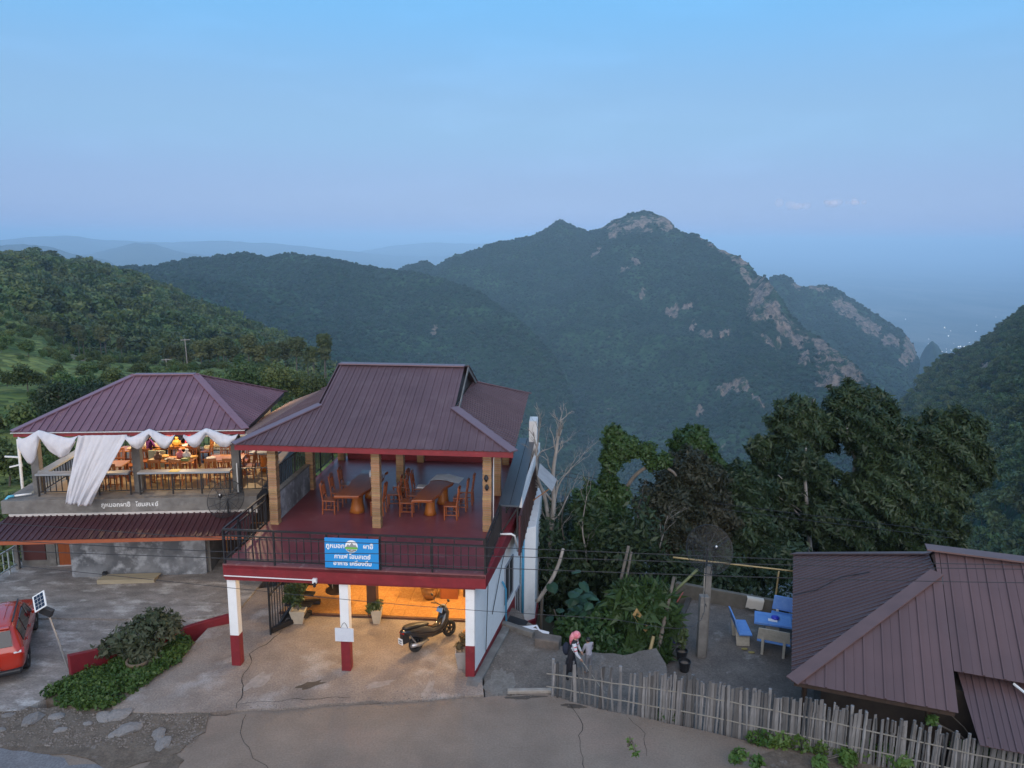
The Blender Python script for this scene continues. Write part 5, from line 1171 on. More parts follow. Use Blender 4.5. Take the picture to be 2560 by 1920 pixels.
for kind, u, v, d, h in spots:
    o = protos[kind] if kind not in used else copy_tree(protos[kind]); used.add(kind)
    p = at(u, v, d); o.location = p; o.scale = (h, h, h); o.rotation_euler = (0, 0, rr.uniform(0, 6.28)); cnt[kind] = cnt.get(kind, -1)+1; tag(o, lab[kind] if kind == 'pine' else f'{ORD[cnt[kind]]} from the left of the ' + {'dark': 'dark bushy trees just behind the dining hall roof', 'broad': 'leafy trees on the spur behind the cafe roof'}[kind], 'tree', {'pine': 'pale trunked trees on the spur crest', 'dark': 'dark trees behind the hall', 'broad': 'leafy trees behind the cafe roof'}[kind])
# big heart-leaved plant in the gully
M_EAR = leafmat('taro_leaf', (.035, .085, .05), (.06, .13, .075), .25, .01, .3, .35)
g = MB(); out = [(0, .0), (.16, -.10), (.33, -.02), (.42, .18), (.38, .42), (.22, .66), (0, .86), (-.22, .66), (-.38, .42), (-.42, .18), (-.33, -.02), (-.16, -.10)]
g.v = [(0, .3, .06)] + [(x, y, -.10*(abs(x)**1.5)*3 - .14*max(0, y-.3)) for x, y in out]; g.f = [(0, 1+i, 1+(i+1) % 12) for i in range(12)]
me_ear = g.mesh('leaf', M_EAR)
ta = thing('heart_leaf_plant', 'big heart leaved plant growing in the gully below the path', 'plant', (2.2, 22.3, -1.8)); r = random.Random(8)
for k in range(58):
    p = AY(r.gauss(1448, 40), r.gauss(1530, 40), r.uniform(21.6, 23.0)) - Vector((2.2, 22.3, -1.8))
    o = obj('leaf', me_ear, ta, loc=p, rot=(r.uniform(-.7, .1), r.uniform(-.3, .3), math.pi + r.gauss(0, .8))); s = r.uniform(.28, .46); o.scale = (s, s, s)
g = MB()
for k in range(8): g.tube([(r.uniform(-.4, .4), r.uniform(-.4, .4), -.5), (r.uniform(-.8, .8), r.uniform(-.6, .6), 1.6)], .02, 4)
g.build('stems', M_BARK, ta)
def bush(name, label, clusters, n, size, mat, aspect=2.2, droop=.3, cat='shrub', seed=1, stem=True):
    b0 = Vector(clusters[0][0]); b0.z -= clusters[0][1][2]; t = thing(name, label, cat, b0)
    V, tt = leaf_cloud([(tuple(Vector(c[0])-b0), c[1]) for c in clusters], n, size, droop, aspect, .6, seed=seed); obj('foliage', leaf_mesh('foliage', V, tt, mat), t)
    if stem:
        g = MB(); rq = random.Random(seed)
        for c in clusters:
            for k in range(2):
                e_ = Vector(c[0])-b0 + Vector((rq.gauss(0, .3)*c[1][0], rq.gauss(0, .3)*c[1][1], rq.uniform(0, .5)*c[1][2])); g.tube([(rq.gauss(0, .03), rq.gauss(0, .03), -.1), e_*.5 + Vector((0, 0, .1)), e_], [.02, .014, .008], 5)
        g.build('stems', M_BARK, t)
    return t
bush('feathery_shrub', 'feathery narrow leaved shrub between the gully and the yard', [cl(1600,1535,21.8,58), cl(1640,1500,22,44), cl(1570,1500,22,44), cl(1610,1600,21.5,50), cl(1660,1545,21.8,36), cl(1575,1640,21,36), cl(1640,1640,21,34)], 5200, .17, ML_IVY, 4.2, .7, seed=41)
bush('low_shrub', 'low green shrub at the lip of the gully behind the walkers', [cl(1480,1600,21.2,52), cl(1430,1580,21.6,44), cl(1530,1625,21,44), cl(1500,1560,21.8,44)], 4200, .11, ML_IVY, 1.6, .2, seed=42)
g = MB()
for (u, v) in ((1592, 1520), (1620, 1556)):
    p = AY(u, v, 21.2)
    for k in range(4):
        a = rr.uniform(0, 6.28); g.add([p, p+Vector((.16*math.cos(a), -.1, -.2)), p+Vector((.05, -.12, -.42+.1*k)), p+Vector((-.14*math.sin(a), -.08, -.18))], [(0, 1, 2, 3)])
o = g.build('dry_leaves', M('dry_banana_leaf', (.34, .22, .08), (.26, .16, .06), rough=.8, scale=8)); tag(o, 'dry yellow leaves caught in the feathery shrub', 'leaves', kind='stuff')
# planted bed by the car park
bed = [(-11.6, 17.45), (-10.9, 17.1), (-9.98, 16.95), (-9.6, 17.4), (-9.36, 18.2), (-9.0, 19.2), (-8.95, 20.2), (-9.5, 20.35), (-10.0, 19.9), (-10.75, 19.0), (-11.4, 18.2)]
tag(sheet('bed_soil', bed, -.5, .06, M_DIRT), kind='structure')
def in_poly(x, y, P_):
    c = False
    for i in range(len(P_)):
        x0, y0 = P_[i]; x1, y1 = P_[i-1]
        if (y0 > y) != (y1 > y) and x < (x1-x0)*(y-y0)/(y1-y0)+x0: c = not c
    return c
clus = []
while len(clus) < 420:
    x, y = rr.uniform(-11.8, -8.8), rr.uniform(16.8, 20.5)
    if in_poly(x, y, bed): s = rr.uniform(.09, .2); clus.append(((x, y, .10+.12*noise.noise((x*2, y*2, 3))+s*.3), (s, s, s*.7)))
V, tt = leaf_cloud(clus, 17000, .062, .2, 1.5, .7, seed=51)
tag(obj('ground_cover', leaf_mesh('ground_cover', V, tt, leafmat('ground_cover_leaf', (.035, .085, .018), (.10, .17, .04), .1, .01, .3, .4))), 'dense low green plants filling the bed by the red wall', 'ground cover', kind='stuff')
sh = bush('bed_shrub', 'grey green shrub with dry leaves growing in the bed by the red wall', [((-10.2, 19.35, .75), (.55, .5, .35)), ((-9.75, 19.6, 1.0), (.5, .45, .35)), ((-10.6, 19.2, .55), (.5, .4, .28)), ((-9.4, 19.6, .85), (.35, .4, .3)), ((-10.0, 19.2, .4), (.5, .4, .3)), ((-10.95, 19.0, .45), (.3, .3, .15)), ((-9.85, 19.0, .28), (.4, .3, .2))], 3600, .085, leafmat('shrub_leaf', (.04, .062, .028), (.12, .125, .075), .1, .01, .2, .6), 1.9, .3, seed=52)
tag(MB().lathe([(.24, 0), (.3, .18), (.3, .22), (.25, .22), (.24, .12), (.02, .12)], (-9.95, 18.85, .06), 18).build('clay_planter', M('old_clay', (.20, .14, .09), (.13, .10, .07), rough=.9, scale=8), smooth=False), 'old clay ring planter among the low green plants', 'planter')
# weeds along the fence foot and the near verge
r = random.Random(61); k = 0
spots = [(1640, 1775), (1670, 1780), (1890, 1840), (1930, 1845), (1975, 1850), (2025, 1860), (2080, 1868), (2120, 1872)]
words = ['thin', 'small', 'low', 'bushy', 'leafy', 'round', 'broad', 'spreading']
for (u, v), w in zip(spots, words):
    z = .0; d = CR3 @ Vector(((u-1280)/FPX, (960-v)/FPX, -1)); t = (z-CAMZ)/d.z; p = Vector((0, 0, CAMZ)) + d*t; p.y -= .3; s = .16 if u < 1800 else r.uniform(.18, .28)
    bush('weed', w + (' dark weed at the foot of the fence near the side path' if u < 1800 else ' yellow green weed at the foot of the fence on the right'), [((p.x+.1, p.y-.05, s*.8), (s*1.1, s*.8, s)), ((p.x-.1, p.y+.05, s*.6), (s, s*.7, s*.8))], 260, .075, ML_IVY if u < 1800 else ML_LIME, 1.6, .2, 'weed', seed=70+u)
def gp(u, v, z):
    d = CR3 @ Vector(((u-1280)/FPX, (960-v)/FPX, -1)); return Vector((0, 0, CAMZ)) + d*((z-CAMZ)/d.z)
def vc(u, v, z, r_): return (tuple(gp(u, v, z)), (r_, r_*.8, r_*.9))
bush('verge_shrub', 'tall yellow green verge shrub at the far end of the fence', [vc(2480, 1880, .5, .26), vc(2540, 1850, .7, .3), vc(2440, 1900, .35, .24), vc(2330, 1800, 1.0, .12), vc(2345, 1760, 1.1, .1), vc(2560, 1900, .5, .3), vc(2400, 1870, .3, .2)], 2400, .09, ML_LIME, 1.9, .3, seed=81)
bush('verge_sprig', 'small leafy sprig at the edge of the road in front of the fence', [vc(1850, 1885, .35, .16), vc(1835, 1895, .3, .12), vc(1890, 1905, .3, .16)], 200, .08, ML_LIME, 1.9, .3, seed=82)
bush('verge_clump', 'broad clump of weeds on the verge below the fence', [vc(2170, 1870, .25, .22), vc(2220, 1885, .25, .24), vc(2120, 1895, .2, .2), vc(2260, 1900, .25, .22), vc(2050, 1905, .2, .16)], 1500, .085, ML_LIME, 1.8, .3, seed=83)
bush('road_twig', 'thin yellowish twig poking up before the road', [vc(1575, 1850, 1.0, .05), vc(1590, 1885, .8, .06), vc(1583, 1868, .9, .04)], 40, .07, ML_LIME, 2.6, .3, seed=84)
tag(sheet('verge_soil', rough_edge([tuple(gp(1870, 1890, 0)[:2]), tuple(gp(1990, 1858, 0)[:2]), tuple(gp(2560, 1960, 0)[:2]), tuple(gp(2560, 2060, 0)[:2]), tuple(gp(2000, 1990, 0)[:2])], .2, .08, 12, True), -.3, .018, M_DIRT), kind='structure')

# ------------------------------------------------------------------ furniture of the cafe terrace
def chair(name, label, fr, x, y, rz, wood, hb=1.05, arch=True, group=None):
    """front of the chair looks along +x of its own frame"""
    t = thing(name, label, 'chair', (x, y, 3.006), rz, frame=fr, group=group); w, d = .42, .42
    MB().box(-d/2, -w/2, .42, d/2, w/2, .46).build('seat', wood, t, bevel=.01)
    for sx in (-1, 1):
        for sy in (-1, 1):
            if sx > 0: MB().bar((d/2-.03, sy*(w/2-.03), 0), (d/2-.03, sy*(w/2-.03), .42), .04).build('leg', wood, t)
            else: MB().bar((-d/2+.01, sy*(w/2-.03), 0), (-d/2+.03, sy*(w/2-.03), .42), .042).bar((-d/2+.03, sy*(w/2-.03), .42), (-d/2-.05, sy*(w/2-.03), hb-.06), .04).build('leg', wood, t)
    g = MB()
    if arch: g.slab3([(-d/2-.04, -w/2+.01, hb-.14), (-d/2-.04, -w/2+.06, hb-.04), (-d/2-.055, -.08, hb), (-d/2-.055, .08, hb), (-d/2-.04, w/2-.06, hb-.04), (-d/2-.04, w/2-.01, hb-.14)], (.03, 0, 0))
    else: g.box(-d/2-.06, -w/2+.01, hb-.13, -d/2-.03, w/2-.01, hb-.03)
    g.box(-d/2-.01, -w/2+.05, .55, -d/2+.02, w/2-.05, .60); bk = g.build('backrest', wood, t, bevel=.006)
    for k in range(4 if not arch else 3):
        yy = (-.12+.08*k) if not arch else (-.11+.11*k); MB().bar((-d/2, yy, .58), (-d/2-.045, yy, hb-.1), .035 if arch else .03, .014).build('slat', wood, bk)
    MB().bar((d/2-.03, -w/2+.03, .16), (-d/2+.03, -w/2+.03, .16), .025).bar((d/2-.03, w/2-.03, .16), (-d/2+.03, w/2-.03, .16), .025).bar((0, -w/2+.03, .16), (0, w/2-.03, .16), .025).build('stretcher', wood, t)
    return t
def slab_table(label, fr, poly, zt_, base, br, wood):
    cx = sum(p[0] for p in poly)/len(poly); cy = sum(p[1] for p in poly)/len(poly); t = thing('slab_table', label, 'table', (cx, cy, 3.006), frame=fr, group='live edge tables on the terrace')
    pts = []
    for i in range(len(poly)):
        a, b_ = Vector((*poly[i], 0)), Vector((*poly[(i+1) % len(poly)], 0))
        for k in range(6):
            p = a.lerp(b_, k/6); p += Vector((noise.noise((p.x*2.2, p.y*2.2, 1)), noise.noise((p.x*2.2, p.y*2.2, 7)), 0))*.09; pts.append((p.x-cx, p.y-cy))
    MB().prism(pts, zt_-3.006-.09, zt_-3.006).build('table_top', wood, t, bevel=.02)
    for (bx, by) in base:
        prof = [(br*1.18, 0), (br*1.02, .12), (br*.86, .35), (br*.9, .55), (br*.98, zt_-3.006-.085)]; g = MB().lathe(prof, (bx-cx, by-cy, 0), 18)
        g.v = [(x + .03*noise.noise((x*6, y*6, z*3)), y + .03*noise.noise((y*6, x*6, z*3+5)), z) for x, y, z in g.v]; g.build('trunk_leg', M_WOODT, t, smooth=True)
    return t
M_WOODT = M('orange_trunk_wood', (.44, .15, .03), (.32, .10, .02), rough=.35, scale=5, stretch=(1, 1, .3), coat=.2, bump=.1)
slab_table('long red live edge table behind the middle brick column', FC, [(1.98, 3.35), (2.68, 3.4), (2.95, 4.6), (3.0, 6.0), (2.1, 6.1), (2.05, 4.6)], 3.78, ((2.42, 4.15), (2.5, 5.6)), .2, M_WOOD)
slab_table('long red live edge table with a white cloth on its far end', FC, [(4.32, 3.2), (4.95, 3.25), (5.15, 4.3), (5.4, 5.55), (4.62, 5.65), (4.5, 4.5)], 3.78, ((4.72, 4.15), (4.95, 5.2)), .17, M_WOOD)
for (x, y, rz, l) in ((1.62, 3.98, 0, 'nearest chair on the outer side of the table behind the middle column'), (1.66, 4.72, 0, 'second chair on the outer side of the table behind the middle column'), (1.72, 5.5, 0, 'farthest chair on the outer side of the table behind the middle column'),
                      (3.12, 4.0, math.pi, 'chair half hidden by the middle brick column'), (3.45, 4.75, math.pi+.1, 'dark chair just right of the middle brick column'), (3.5, 5.5, math.pi-.1, 'dark chair farther back right of the middle brick column'),
                      (4.02, 4.02, .05, 'nearest chair left of the table with the white cloth'), (4.1, 4.7, 0, 'second chair left of the table with the white cloth'), (4.15, 5.35, 0, 'farthest chair left of the table with the white cloth'),
                      (5.42, 3.85, math.pi, 'nearest chair right of the table with the white cloth'), (5.6, 4.6, math.pi, 'second chair right of the table with the white cloth'), (5.72, 5.2, math.pi, 'farthest chair right of the table with the white cloth')):
    chair('dining_chair', l, FC, x, y, rz, M_WOOD, group='red wooden chairs on the cafe terrace')
g = MB(); n = 16
for j in range(n):
    for i in range(n):
        u, v = i/(n-1), j/(n-1); x = 4.55+.95*u+.1*v; y = 5.05+.65*v + .12*math.sin(u*5); z = 3.788 + .025*max(0, noise.noise((u*6, v*6, 2))) + (.0 if x < 5.35 else -(x-5.35)*.15)
        g.v.append((x, y, z))
g.f = [(j*n+i, j*n+i+1, (j+1)*n+i+1, (j+1)*n+i) for j in range(n-1) for i in range(n-1)]
o = g.build('table_cloth', M_CLOTH, smooth=True); o.matrix_world = FC; tag(o, 'crumpled white cloth on the far end of the right terrace table', 'cloth')
o = MB().box(4.1, 5.15, 3.49, 4.42, 5.4, 3.54).build('white_box', M_CLOTH); o.matrix_world = FC; tag(o, 'flat white box on the far left chair of the cloth table', 'box')
o = MB().lathe([(.035, 0), (.035, .14), (.015, .18), (.015, .22)], (2.55, 5.3, 3.78), 10).build('white_bottle', M_CLOTH, smooth=True); o.matrix_world = FC; tag(o, 'small white bottle on the table behind the middle column', 'bottle')

# ------------------------------------------------------------------ writing
def text(name, body, size, mat, fr, loc, rot, parent=None, bold=0.0, align='CENTER', extrude=.003, xs=1.0):
    c = bpy.data.curves.new(name, 'FONT'); c.body = body; c.size = size; c.align_x = align; c.align_y = 'CENTER'; c.extrude = extrude; c.offset = bold
    o = bpy.data.objects.new(name, c); COL.objects.link(o)
    dg = bpy.context.evaluated_depsgraph_get(); me = bpy.data.meshes.new_from_object(o.evaluated_get(dg)); bpy.data.objects.remove(o)
    me.name = name; me.materials.clear(); me.materials.append(mat); q = obj(name, me, parent, loc=loc, rot=rot); q.scale = (xs, 1, 1)
    return q
M_TXT = M('white_lettering', (.8, .8, .8), rough=.6); M_TXTC = M('chalk_lettering', (.72, .72, .70), rough=.8)
text('lettering', 'ภูหมอกผาฮี้   โฮมสเตย์', .20, M_TXTC, None, (4.0, -.004, 2.80), (math.pi/2, 0, 0), hall, .004)
sg = thing('cafe_sign', 'bright blue sign with white lettering hung on the terrace railing', 'sign', (3.46, -.18, 3.49), frame=FC); sg.rotation_euler[0] = RAD(-2)
MB().box(-.70, -.012, -.40, .70, .012, .40).build('board', M('sign_blue', (.02, .25, .60), (.022, .27, .63), rough=.35, scale=2), sg, bevel=.004)
X90 = (math.pi/2, 0, 0)
text('lettering', 'ภูหมอก', .165, M_TXT, None, (-.42, -.016, .19), X90, sg, .004)
text('lettering', 'ผาฮี้', .165, M_TXT, None, (.43, -.016, .19), X90, sg, .004)
text('lettering', 'กาแฟ โฮมสเตย์', .155, M_TXT, None, (.02, -.016, -.09), X90, sg, .004)
text('lettering', 'อาหาร เครื่องดื่ม', .155, M_TXT, None, (.02, -.016, -.27), X90, sg, .004)
disc = lambda r, z0_, y0: [(r*math.cos(6.283*k/36), y0, z0_+r*math.sin(6.283*k/36)) for k in range(36)]
lg = MB().slab3(disc(.165, .19, -.013)[::-1], (0, -.003, 0)).build('emblem', M_TXT, sg)
MB().slab3([(-.16, -.0165, .15), (-.09, -.0165, .25), (-.05, -.0165, .21), (.01, -.0165, .29), (.07, -.0165, .22), (.1, -.0165, .25), (.16, -.0165, .15)], (0, -.002, 0)).build('emblem_mountain', M('emblem_grey', (.25, .27, .26), rough=.6), lg)
MB().slab3([(-.16, -.019, .17), (.16, -.019, .17), (.17, -.019, .12), (-.17, -.019, .12)], (0, -.002, 0)).build('emblem_ribbon', M('emblem_green', (.13, .42, .05), rough=.6), lg)
MB().slab3([(.155*math.cos(a), -.0165, .19+.155*math.sin(a)) for a in [math.pi+.55+(math.pi-1.1)*k/14 for k in range(15)]], (0, -.002, 0)).build('emblem_base', M('emblem_dark', (.04, .045, .04), rough=.6), lg)
text('emblem_lettering', 'Coffee', .07, M_TXT, None, (0, -.0205, .075), X90, lg)
nb = thing('notice_board', 'blank looking white notice board hung on the middle column', 'notice board', (3.14, -.0, 1.12), frame=FC)
MB().box(-.25, -.01, -.19, .25, .01, .19).build('board', M('notice_white', (.66, .68, .72), (.6, .62, .67), rough=.5, scale=6), nb, bevel=.004)
MB().tube([(-.1, 0, .19), (-.04, .02, .3), (0, .04, .33), (.04, .02, .3), (.1, 0, .19)], .006, 5).build('string', M_BLACK, nb)
# ------------------------------------------------------------------ pots, scooter and odds and ends under the slab
M_CRPOT = M('cream_pot', (.52, .47, .38), (.44, .39, .31), rough=.6, scale=5, bump=.2); M_GRPOT = M('grey_pot', (.36, .33, .31), (.3, .27, .25), rough=.7, scale=5)
ML_POT = leafmat('potted_leaf', (.04, .075, .025), (.11, .15, .06), .1, .01, .25, .45)
def square_pot(label, x, y, s, h, mat, clusters, n, size, seed, leaf=ML_POT, rz=.1):
    t = thing('potted_plant', label, 'potted plant', (x, y, .045), rz, frame=FC); g = MB()
    a, b_ = s*.30, s*.5
    for (r0, zz, r1, z1) in ((a, 0, b_, h),): g.add([(-r0, -r0, zz), (r0, -r0, zz), (r0, r0, zz), (-r0, r0, zz), (-r1, -r1, z1), (r1, -r1, z1), (r1, r1, z1), (-r1, r1, z1), (-r1+.04, -r1+.04, z1), (r1-.04, -r1+.04, z1), (r1-.04, r1-.04, z1), (-r1+.04, r1-.04, z1), (-r1+.05, -r1+.05, z1-.06), (r1-.05, -r1+.05, z1-.06), (r1-.05, r1-.05, z1-.06), (-r1+.05, r1-.05, z1-.06)],
        [(0, 3, 2, 1), (0, 1, 5, 4), (1, 2, 6, 5), (2, 3, 7, 6), (3, 0, 4, 7), (4, 5, 9, 8), (5, 6, 10, 9), (6, 7, 11, 10), (7, 4, 8, 11), (8, 9, 13, 12), (9, 10, 14, 13), (10, 11, 15, 14), (11, 8, 12, 15), (12, 13, 14, 15)])
    g.build('pot', mat, t, bevel=.008)
    V, tt = leaf_cloud(clusters, n, size, .3, 1.8, .7, seed=seed); obj('foliage', leaf_mesh('foliage', V, tt, leaf), t)
    g = MB(); rq = random.Random(seed)
    for c in clusters: g.tube([(0, 0, h-.08), (c[0][0]*.5, c[0][1]*.5, (h+c[0][2])/2), c[0]], [.012, .009, .006], 5)
    g.build('stems', M_BARK, t); return t
square_pot('cream square pot with a tall leafy bush beside the stair rail', .98, 2.55, .46, .44, M_CRPOT, [((-.05, 0, .75), (.22, .2, .22)), ((-.2, 0, 1.0), (.24, .2, .25)), ((.08, 0, 1.2), (.2, .18, .28)), ((.0, 0, 1.55), (.14, .14, .2)), ((-.3, 0, .8), (.16, .16, .16))], 900, .075, 91)
square_pot('cream square pot with trailing leaves before the brown column', 3.32, 2.72, .33, .46, M_CRPOT, [((-.1, -.05, .56), (.2, .16, .1)), ((.05, 0, .62), (.14, .14, .12)), ((-.2, -.1, .48), (.1, .1, .1))], 300, .065, 92)
square_pot('grey square pot with a dry plant at the foot of the right column', 6.2, .52, .38, .5, M_GRPOT, [((-.08, 0, .62), (.1, .1, .12)), ((.0, 0, .85), (.08, .08, .15))], 70, .09, 93, leafmat('dry_stalk', (.12, .09, .05), (.2, .15, .08)))
o = MB().ball((6.27, .75, .78), .17, 10, 8, (.7, .7, 1.5)).build('orange_bag', M('orange_plastic', (.62, .26, .04), (.5, .18, .03), rough=.4, scale=8), smooth=True); o.matrix_world = FC; tag(o, 'orange plastic bag behind the dry plant at the right column', 'bag')
tp = thing('terracotta_pot', 'round terracotta pot with a leafy plant on the tiled floor', 'potted plant', (4.62, 4.35, .1), frame=FC)
MB().lathe([(.16, 0), (.25, .16), (.28, .34), (.24, .40), (.29, .44), (.29, .48), (.22, .48), (.2, .4), (.02, .4)], (0, 0, 0), 20).build('pot', M('glazed_clay', (.30, .15, .05), (.18, .09, .03), rough=.4, scale=6), tp, smooth=True)
V, tt = leaf_cloud([((0, 0, .75), (.3, .28, .22)), ((-.15, 0, .62), (.2, .2, .15))], 420, .1, .4, 2.2, .6, seed=94); obj('foliage', leaf_mesh('foliage', V, tt, ML_POT), tp)
cb_ = thing('wooden_cabinet', 'plain orange wooden cabinet on the tiled floor behind the scooter', 'cabinet', (5.25, 4.55, .1), RAD(2), frame=FC)
MB().box(-.28, -.22, 0, .28, .22, .95).build('body', M('orange_board', (.36, .11, .03), (.30, .09, .025), rough=.45, scale=3), cb_, bevel=.01); MB().box(-.3, -.24, .95, .3, .24, .98).build('top', M_DARKW, cb_); MB().box(-.34, -.25, .98, -.05, .0, 1.12).build('drawer_box', M_STEEL, cb_)
bs = thing('guitar_like_bundle', 'dark bundle with cream blossoms beside the orange cabinet', 'bundle', (5.72, 4.55, .1), frame=FC)
MB().tube([(0, 0, 0), (.02, 0, .7), (.0, 0, 1.1)], [.03, .06, .09], 8).build('stem', M_DARKW, bs)
g = MB(); rq = random.Random(4)
for k in range(9): g.ball((rq.uniform(-.1, .1), -.08, rq.uniform(.5, 1.05)), .03, 6, 5)
g.build('blossom', M_CLOTH, bs)
bs.name = 'blossom_bundle'
cx = thing('cooler_box', 'blue cooler box with a pink lid behind the right column', 'cooler', (6.32, 3.6, .1), frame=FC)
MB().box(-.22, -.3, .12, .22, .3, .72).build('body', M('blue_plastic', (.03, .02, .30), rough=.35), cx, bevel=.03); MB().box(-.24, -.32, .72, .24, .32, .82).build('lid', M('pink_plastic', (.5, .2, .17), rough=.4), cx, bevel=.03); MB().box(-.2, -.28, 0, .2, .28, .12).build('stand', M_BLACK, cx)
sw = thing('basket_swing', 'round black basket swing hanging on two pale ropes under the slab', 'swing', (1.78, 3.9, .0), frame=FC)
g = MB(); nn = 40
for i in range(12):
    q = i/11
    for k in range(nn):
        a = 6.283*k/nn; rr_ = .56*math.sin(q*1.45)/math.sin(1.45)*(1+.035*(k % 2)); g.v.append((rr_*math.cos(a), .35*math.cos(q*1.5), 1.15+rr_*math.sin(a)*1.15))
g.f = [(i*nn+k, i*nn+(k+1) % nn, (i+1)*nn+(k+1) % nn, (i+1)*nn+k) for i in range(11) for k in range(nn)]
b_ = g.build('basket', M_BLACK, sw); b_.modifiers.new('t', 'SOLIDIFY').thickness = .02
for x in (-.1, .12): MB().tube([(x, -.2, 2.55), (x, -.22, .62)], .012, 6).build('rope', M_BAMB2, sw)
MB().lathe([(.3, 0), (.34, .03), (.34, .06), (.02, .06)], (0, -.15, .5), 20).build('seat', M_DARKW, sw)

def loft(g, secs, n=14):
    """secs: (centre, side half, up half, tilt) ellipses in the x-z plane, centre on the spine"""
    o = len(g.v)
    for (x, z, w, h, tl) in secs:
        for k in range(n):
            a = 6.283*k/n; yy = w*math.copysign(abs(math.cos(a))**.8, math.cos(a)); q = h*math.copysign(abs(math.sin(a))**.8, math.sin(a)); g.v.append((x - q*math.sin(tl), yy, z + q*math.cos(tl)))
    for i in range(len(secs)-1):
        for k in range(n): a, b_ = o+i*n+k, o+i*n+(k+1) % n; g.f.append((a, b_, b_+n, a+n))
    g.f.append(tuple(o+k for k in range(n))[::-1]); g.f.append(tuple(o+(len(secs)-1)*n+k for k in range(n))); return g
def wheel(parent, x, y, r, w, rim_m, tyre_m, spokes=5, rim_f=.66):
    t = MB(); n = 28; prof = [(r*rim_f, -w/2*.8), (r*.9, -w/2), (r, -w*.25), (r, w*.25), (r*.9, w/2), (r*rim_f, w/2*.8)]
    m = Matrix.Rotation(math.pi/2, 3, 'X')
    for rad, z in prof:
        for k in range(n): a = 6.283*k/n; t.v.append((x+rad*math.cos(a), y+z, r+rad*math.sin(a)))
    t.f = [(i*n+k, i*n+(k+1) % n, (i+1)*n+(k+1) % n, (i+1)*n+k) for i in range(5) for k in range(n)] + [(5*n+k, 5*n+(k+1) % n, (k+1) % n, k) for k in range(n)]
    wt = t.build('wheel', tyre_m, parent, smooth=True, fix=True); g = MB()
    for k in range(spokes):
        a = 6.283*k/spokes; g.bar((x, y, r), (x+r*rim_f*math.cos(a), y, r+r*rim_f*math.sin(a)), .045*r/.25, w*.45, up=(0, 1, 0))
    g.tube([(x+r*rim_f*.97*math.cos(6.283*k/24), y, r+r*rim_f*.97*math.sin(6.283*k/24)) for k in range(25)], w*.16, 6); g.tube([(x, y-w*.4, r), (x, y+w*.4, r)], r*.18, 10)
    g.build('rim', rim_m, wt); return wt
M_GLOSSK = M('gloss_black', (.012, .012, .013), (.02, .02, .022), rough=.16, scale=3, coat=.6); M_RUB = M('tyre_rubber', (.018, .018, .018), (.03, .029, .028), rough=.8, scale=10); M_SEAT = M('black_vinyl', (.025, .022, .02), rough=.5); M_CHROME = M('chrome', (.7, .7, .7), rough=.15, metal=1.0)
scm = FC @ Matrix.Translation((4.82, 1.2, .045)) @ Matrix.Rotation(RAD(50), 4, 'Z') @ Matrix.Rotation(RAD(-5), 4, 'X') @ Matrix.Scale(.95, 4)
sct = bpy.data.objects.new('scooter', None); COL.objects.link(sct); sct.matrix_world = scm; tag(sct, 'black motor scooter parked under the terrace', 'scooter')
wheel(sct, 0, 0, .25, .13, M_GLOSSK, M_RUB, 5, .6); wheel(sct, 1.3, 0, .245, .11, M_GLOSSK, M_RUB, 5, .64)
g = loft(MB(), [(-.52, .78, .04, .03, .2), (-.45, .75, .11, .08, .15), (-.2, .68, .17, .15, .05), (.1, .59, .20, .21, 0), (.35, .51, .20, .21, -.1), (.55, .43, .19, .17, -.2), (.78, .42, .16, .12, .1), (.95, .48, .18, .14, .6), (1.08, .66, .2, .12, 1.1), (1.15, .86, .19, .11, 1.3), (1.08, 1.02, .14, .09, 1.7), (1.0, 1.06, .05, .05, 2.0)])
g.build('body', M_GLOSSK, sct, smooth=True)
g = loft(MB(), [(-.42, .85, .07, .02, .1), (-.3, .86, .13, .05, .05), (-.05, .83, .15, .06, -.05), (.2, .76, .14, .06, -.15), (.42, .72, .1, .05, -.2), (.5, .7, .04, .02, -.2)]); g.build('seat', M_SEAT, sct, smooth=True)
MB().tube([(1.06, -.02, 1.05), (1.02, -.18, 1.1), (.95, -.36, 1.08)], .018, 6).tube([(1.06, .02, 1.05), (1.02, .18, 1.1), (.95, .36, 1.08)], .018, 6).build('handlebar', M_BLACK, sct)
for s in (-1, 1):
    mi = MB().tube([(1.0, s*.22, 1.1), (1.02, s*.34, 1.28)], .008, 5).build('mirror', M_BLACK, sct); MB().ball((1.02, s*.38, 1.32), .055, 8, 6, (.4, 1.2, .8)).build('mirror_head', M_BLACK, mi, smooth=True)
    MB().bar((1.3, s*.07, .25), (1.17, s*.06, .72), .03).build('fork', M_BLACK, sct); MB().tube([(-.05, s*.12, .27), (-.28, s*.13, .62)], .022, 6).build('shock', M_STEEL, sct)
MB().box(1.1, -.1, .96, 1.13, .1, 1.02).build('dashboard', M_CHROME, sct); MB().ball((1.14, 0, 1.0), .12, 10, 8, (.5, 1.1, .6)).build('windscreen', M('smoked_screen', (.35, .36, .38), rough=.08), sct, smooth=True)
MB().slab3([(.95, -.13, .88), (.95, .13, .88), (1.01, .11, 1.02), (1.01, -.11, 1.02)], (-.012, 0, .004)).build('chrome_panel', M_CHROME, sct)
lp = MB().box(-.56, -.1, .42, -.54, .1, .60).build('licence_plate', M_TXT, sct, bevel=.004); MB().box(-.565, -.07, .52, -.5615, .07, .56).box(-.565, -.06, .455, -.5615, .06, .49).build('plate_marks', M('plate_ink', (.2, .2, .22), rough=.8), lp)
MB().box(-.5, -.09, .42, -.28, .09, .72).build('rear_fender', M_BLACK, sct, bevel=.02); MB().box(-.5, -.09, .72, -.47, .09, .77).build('tail_light', M('red_lens', (.4, .01, .01), rough=.2), sct)
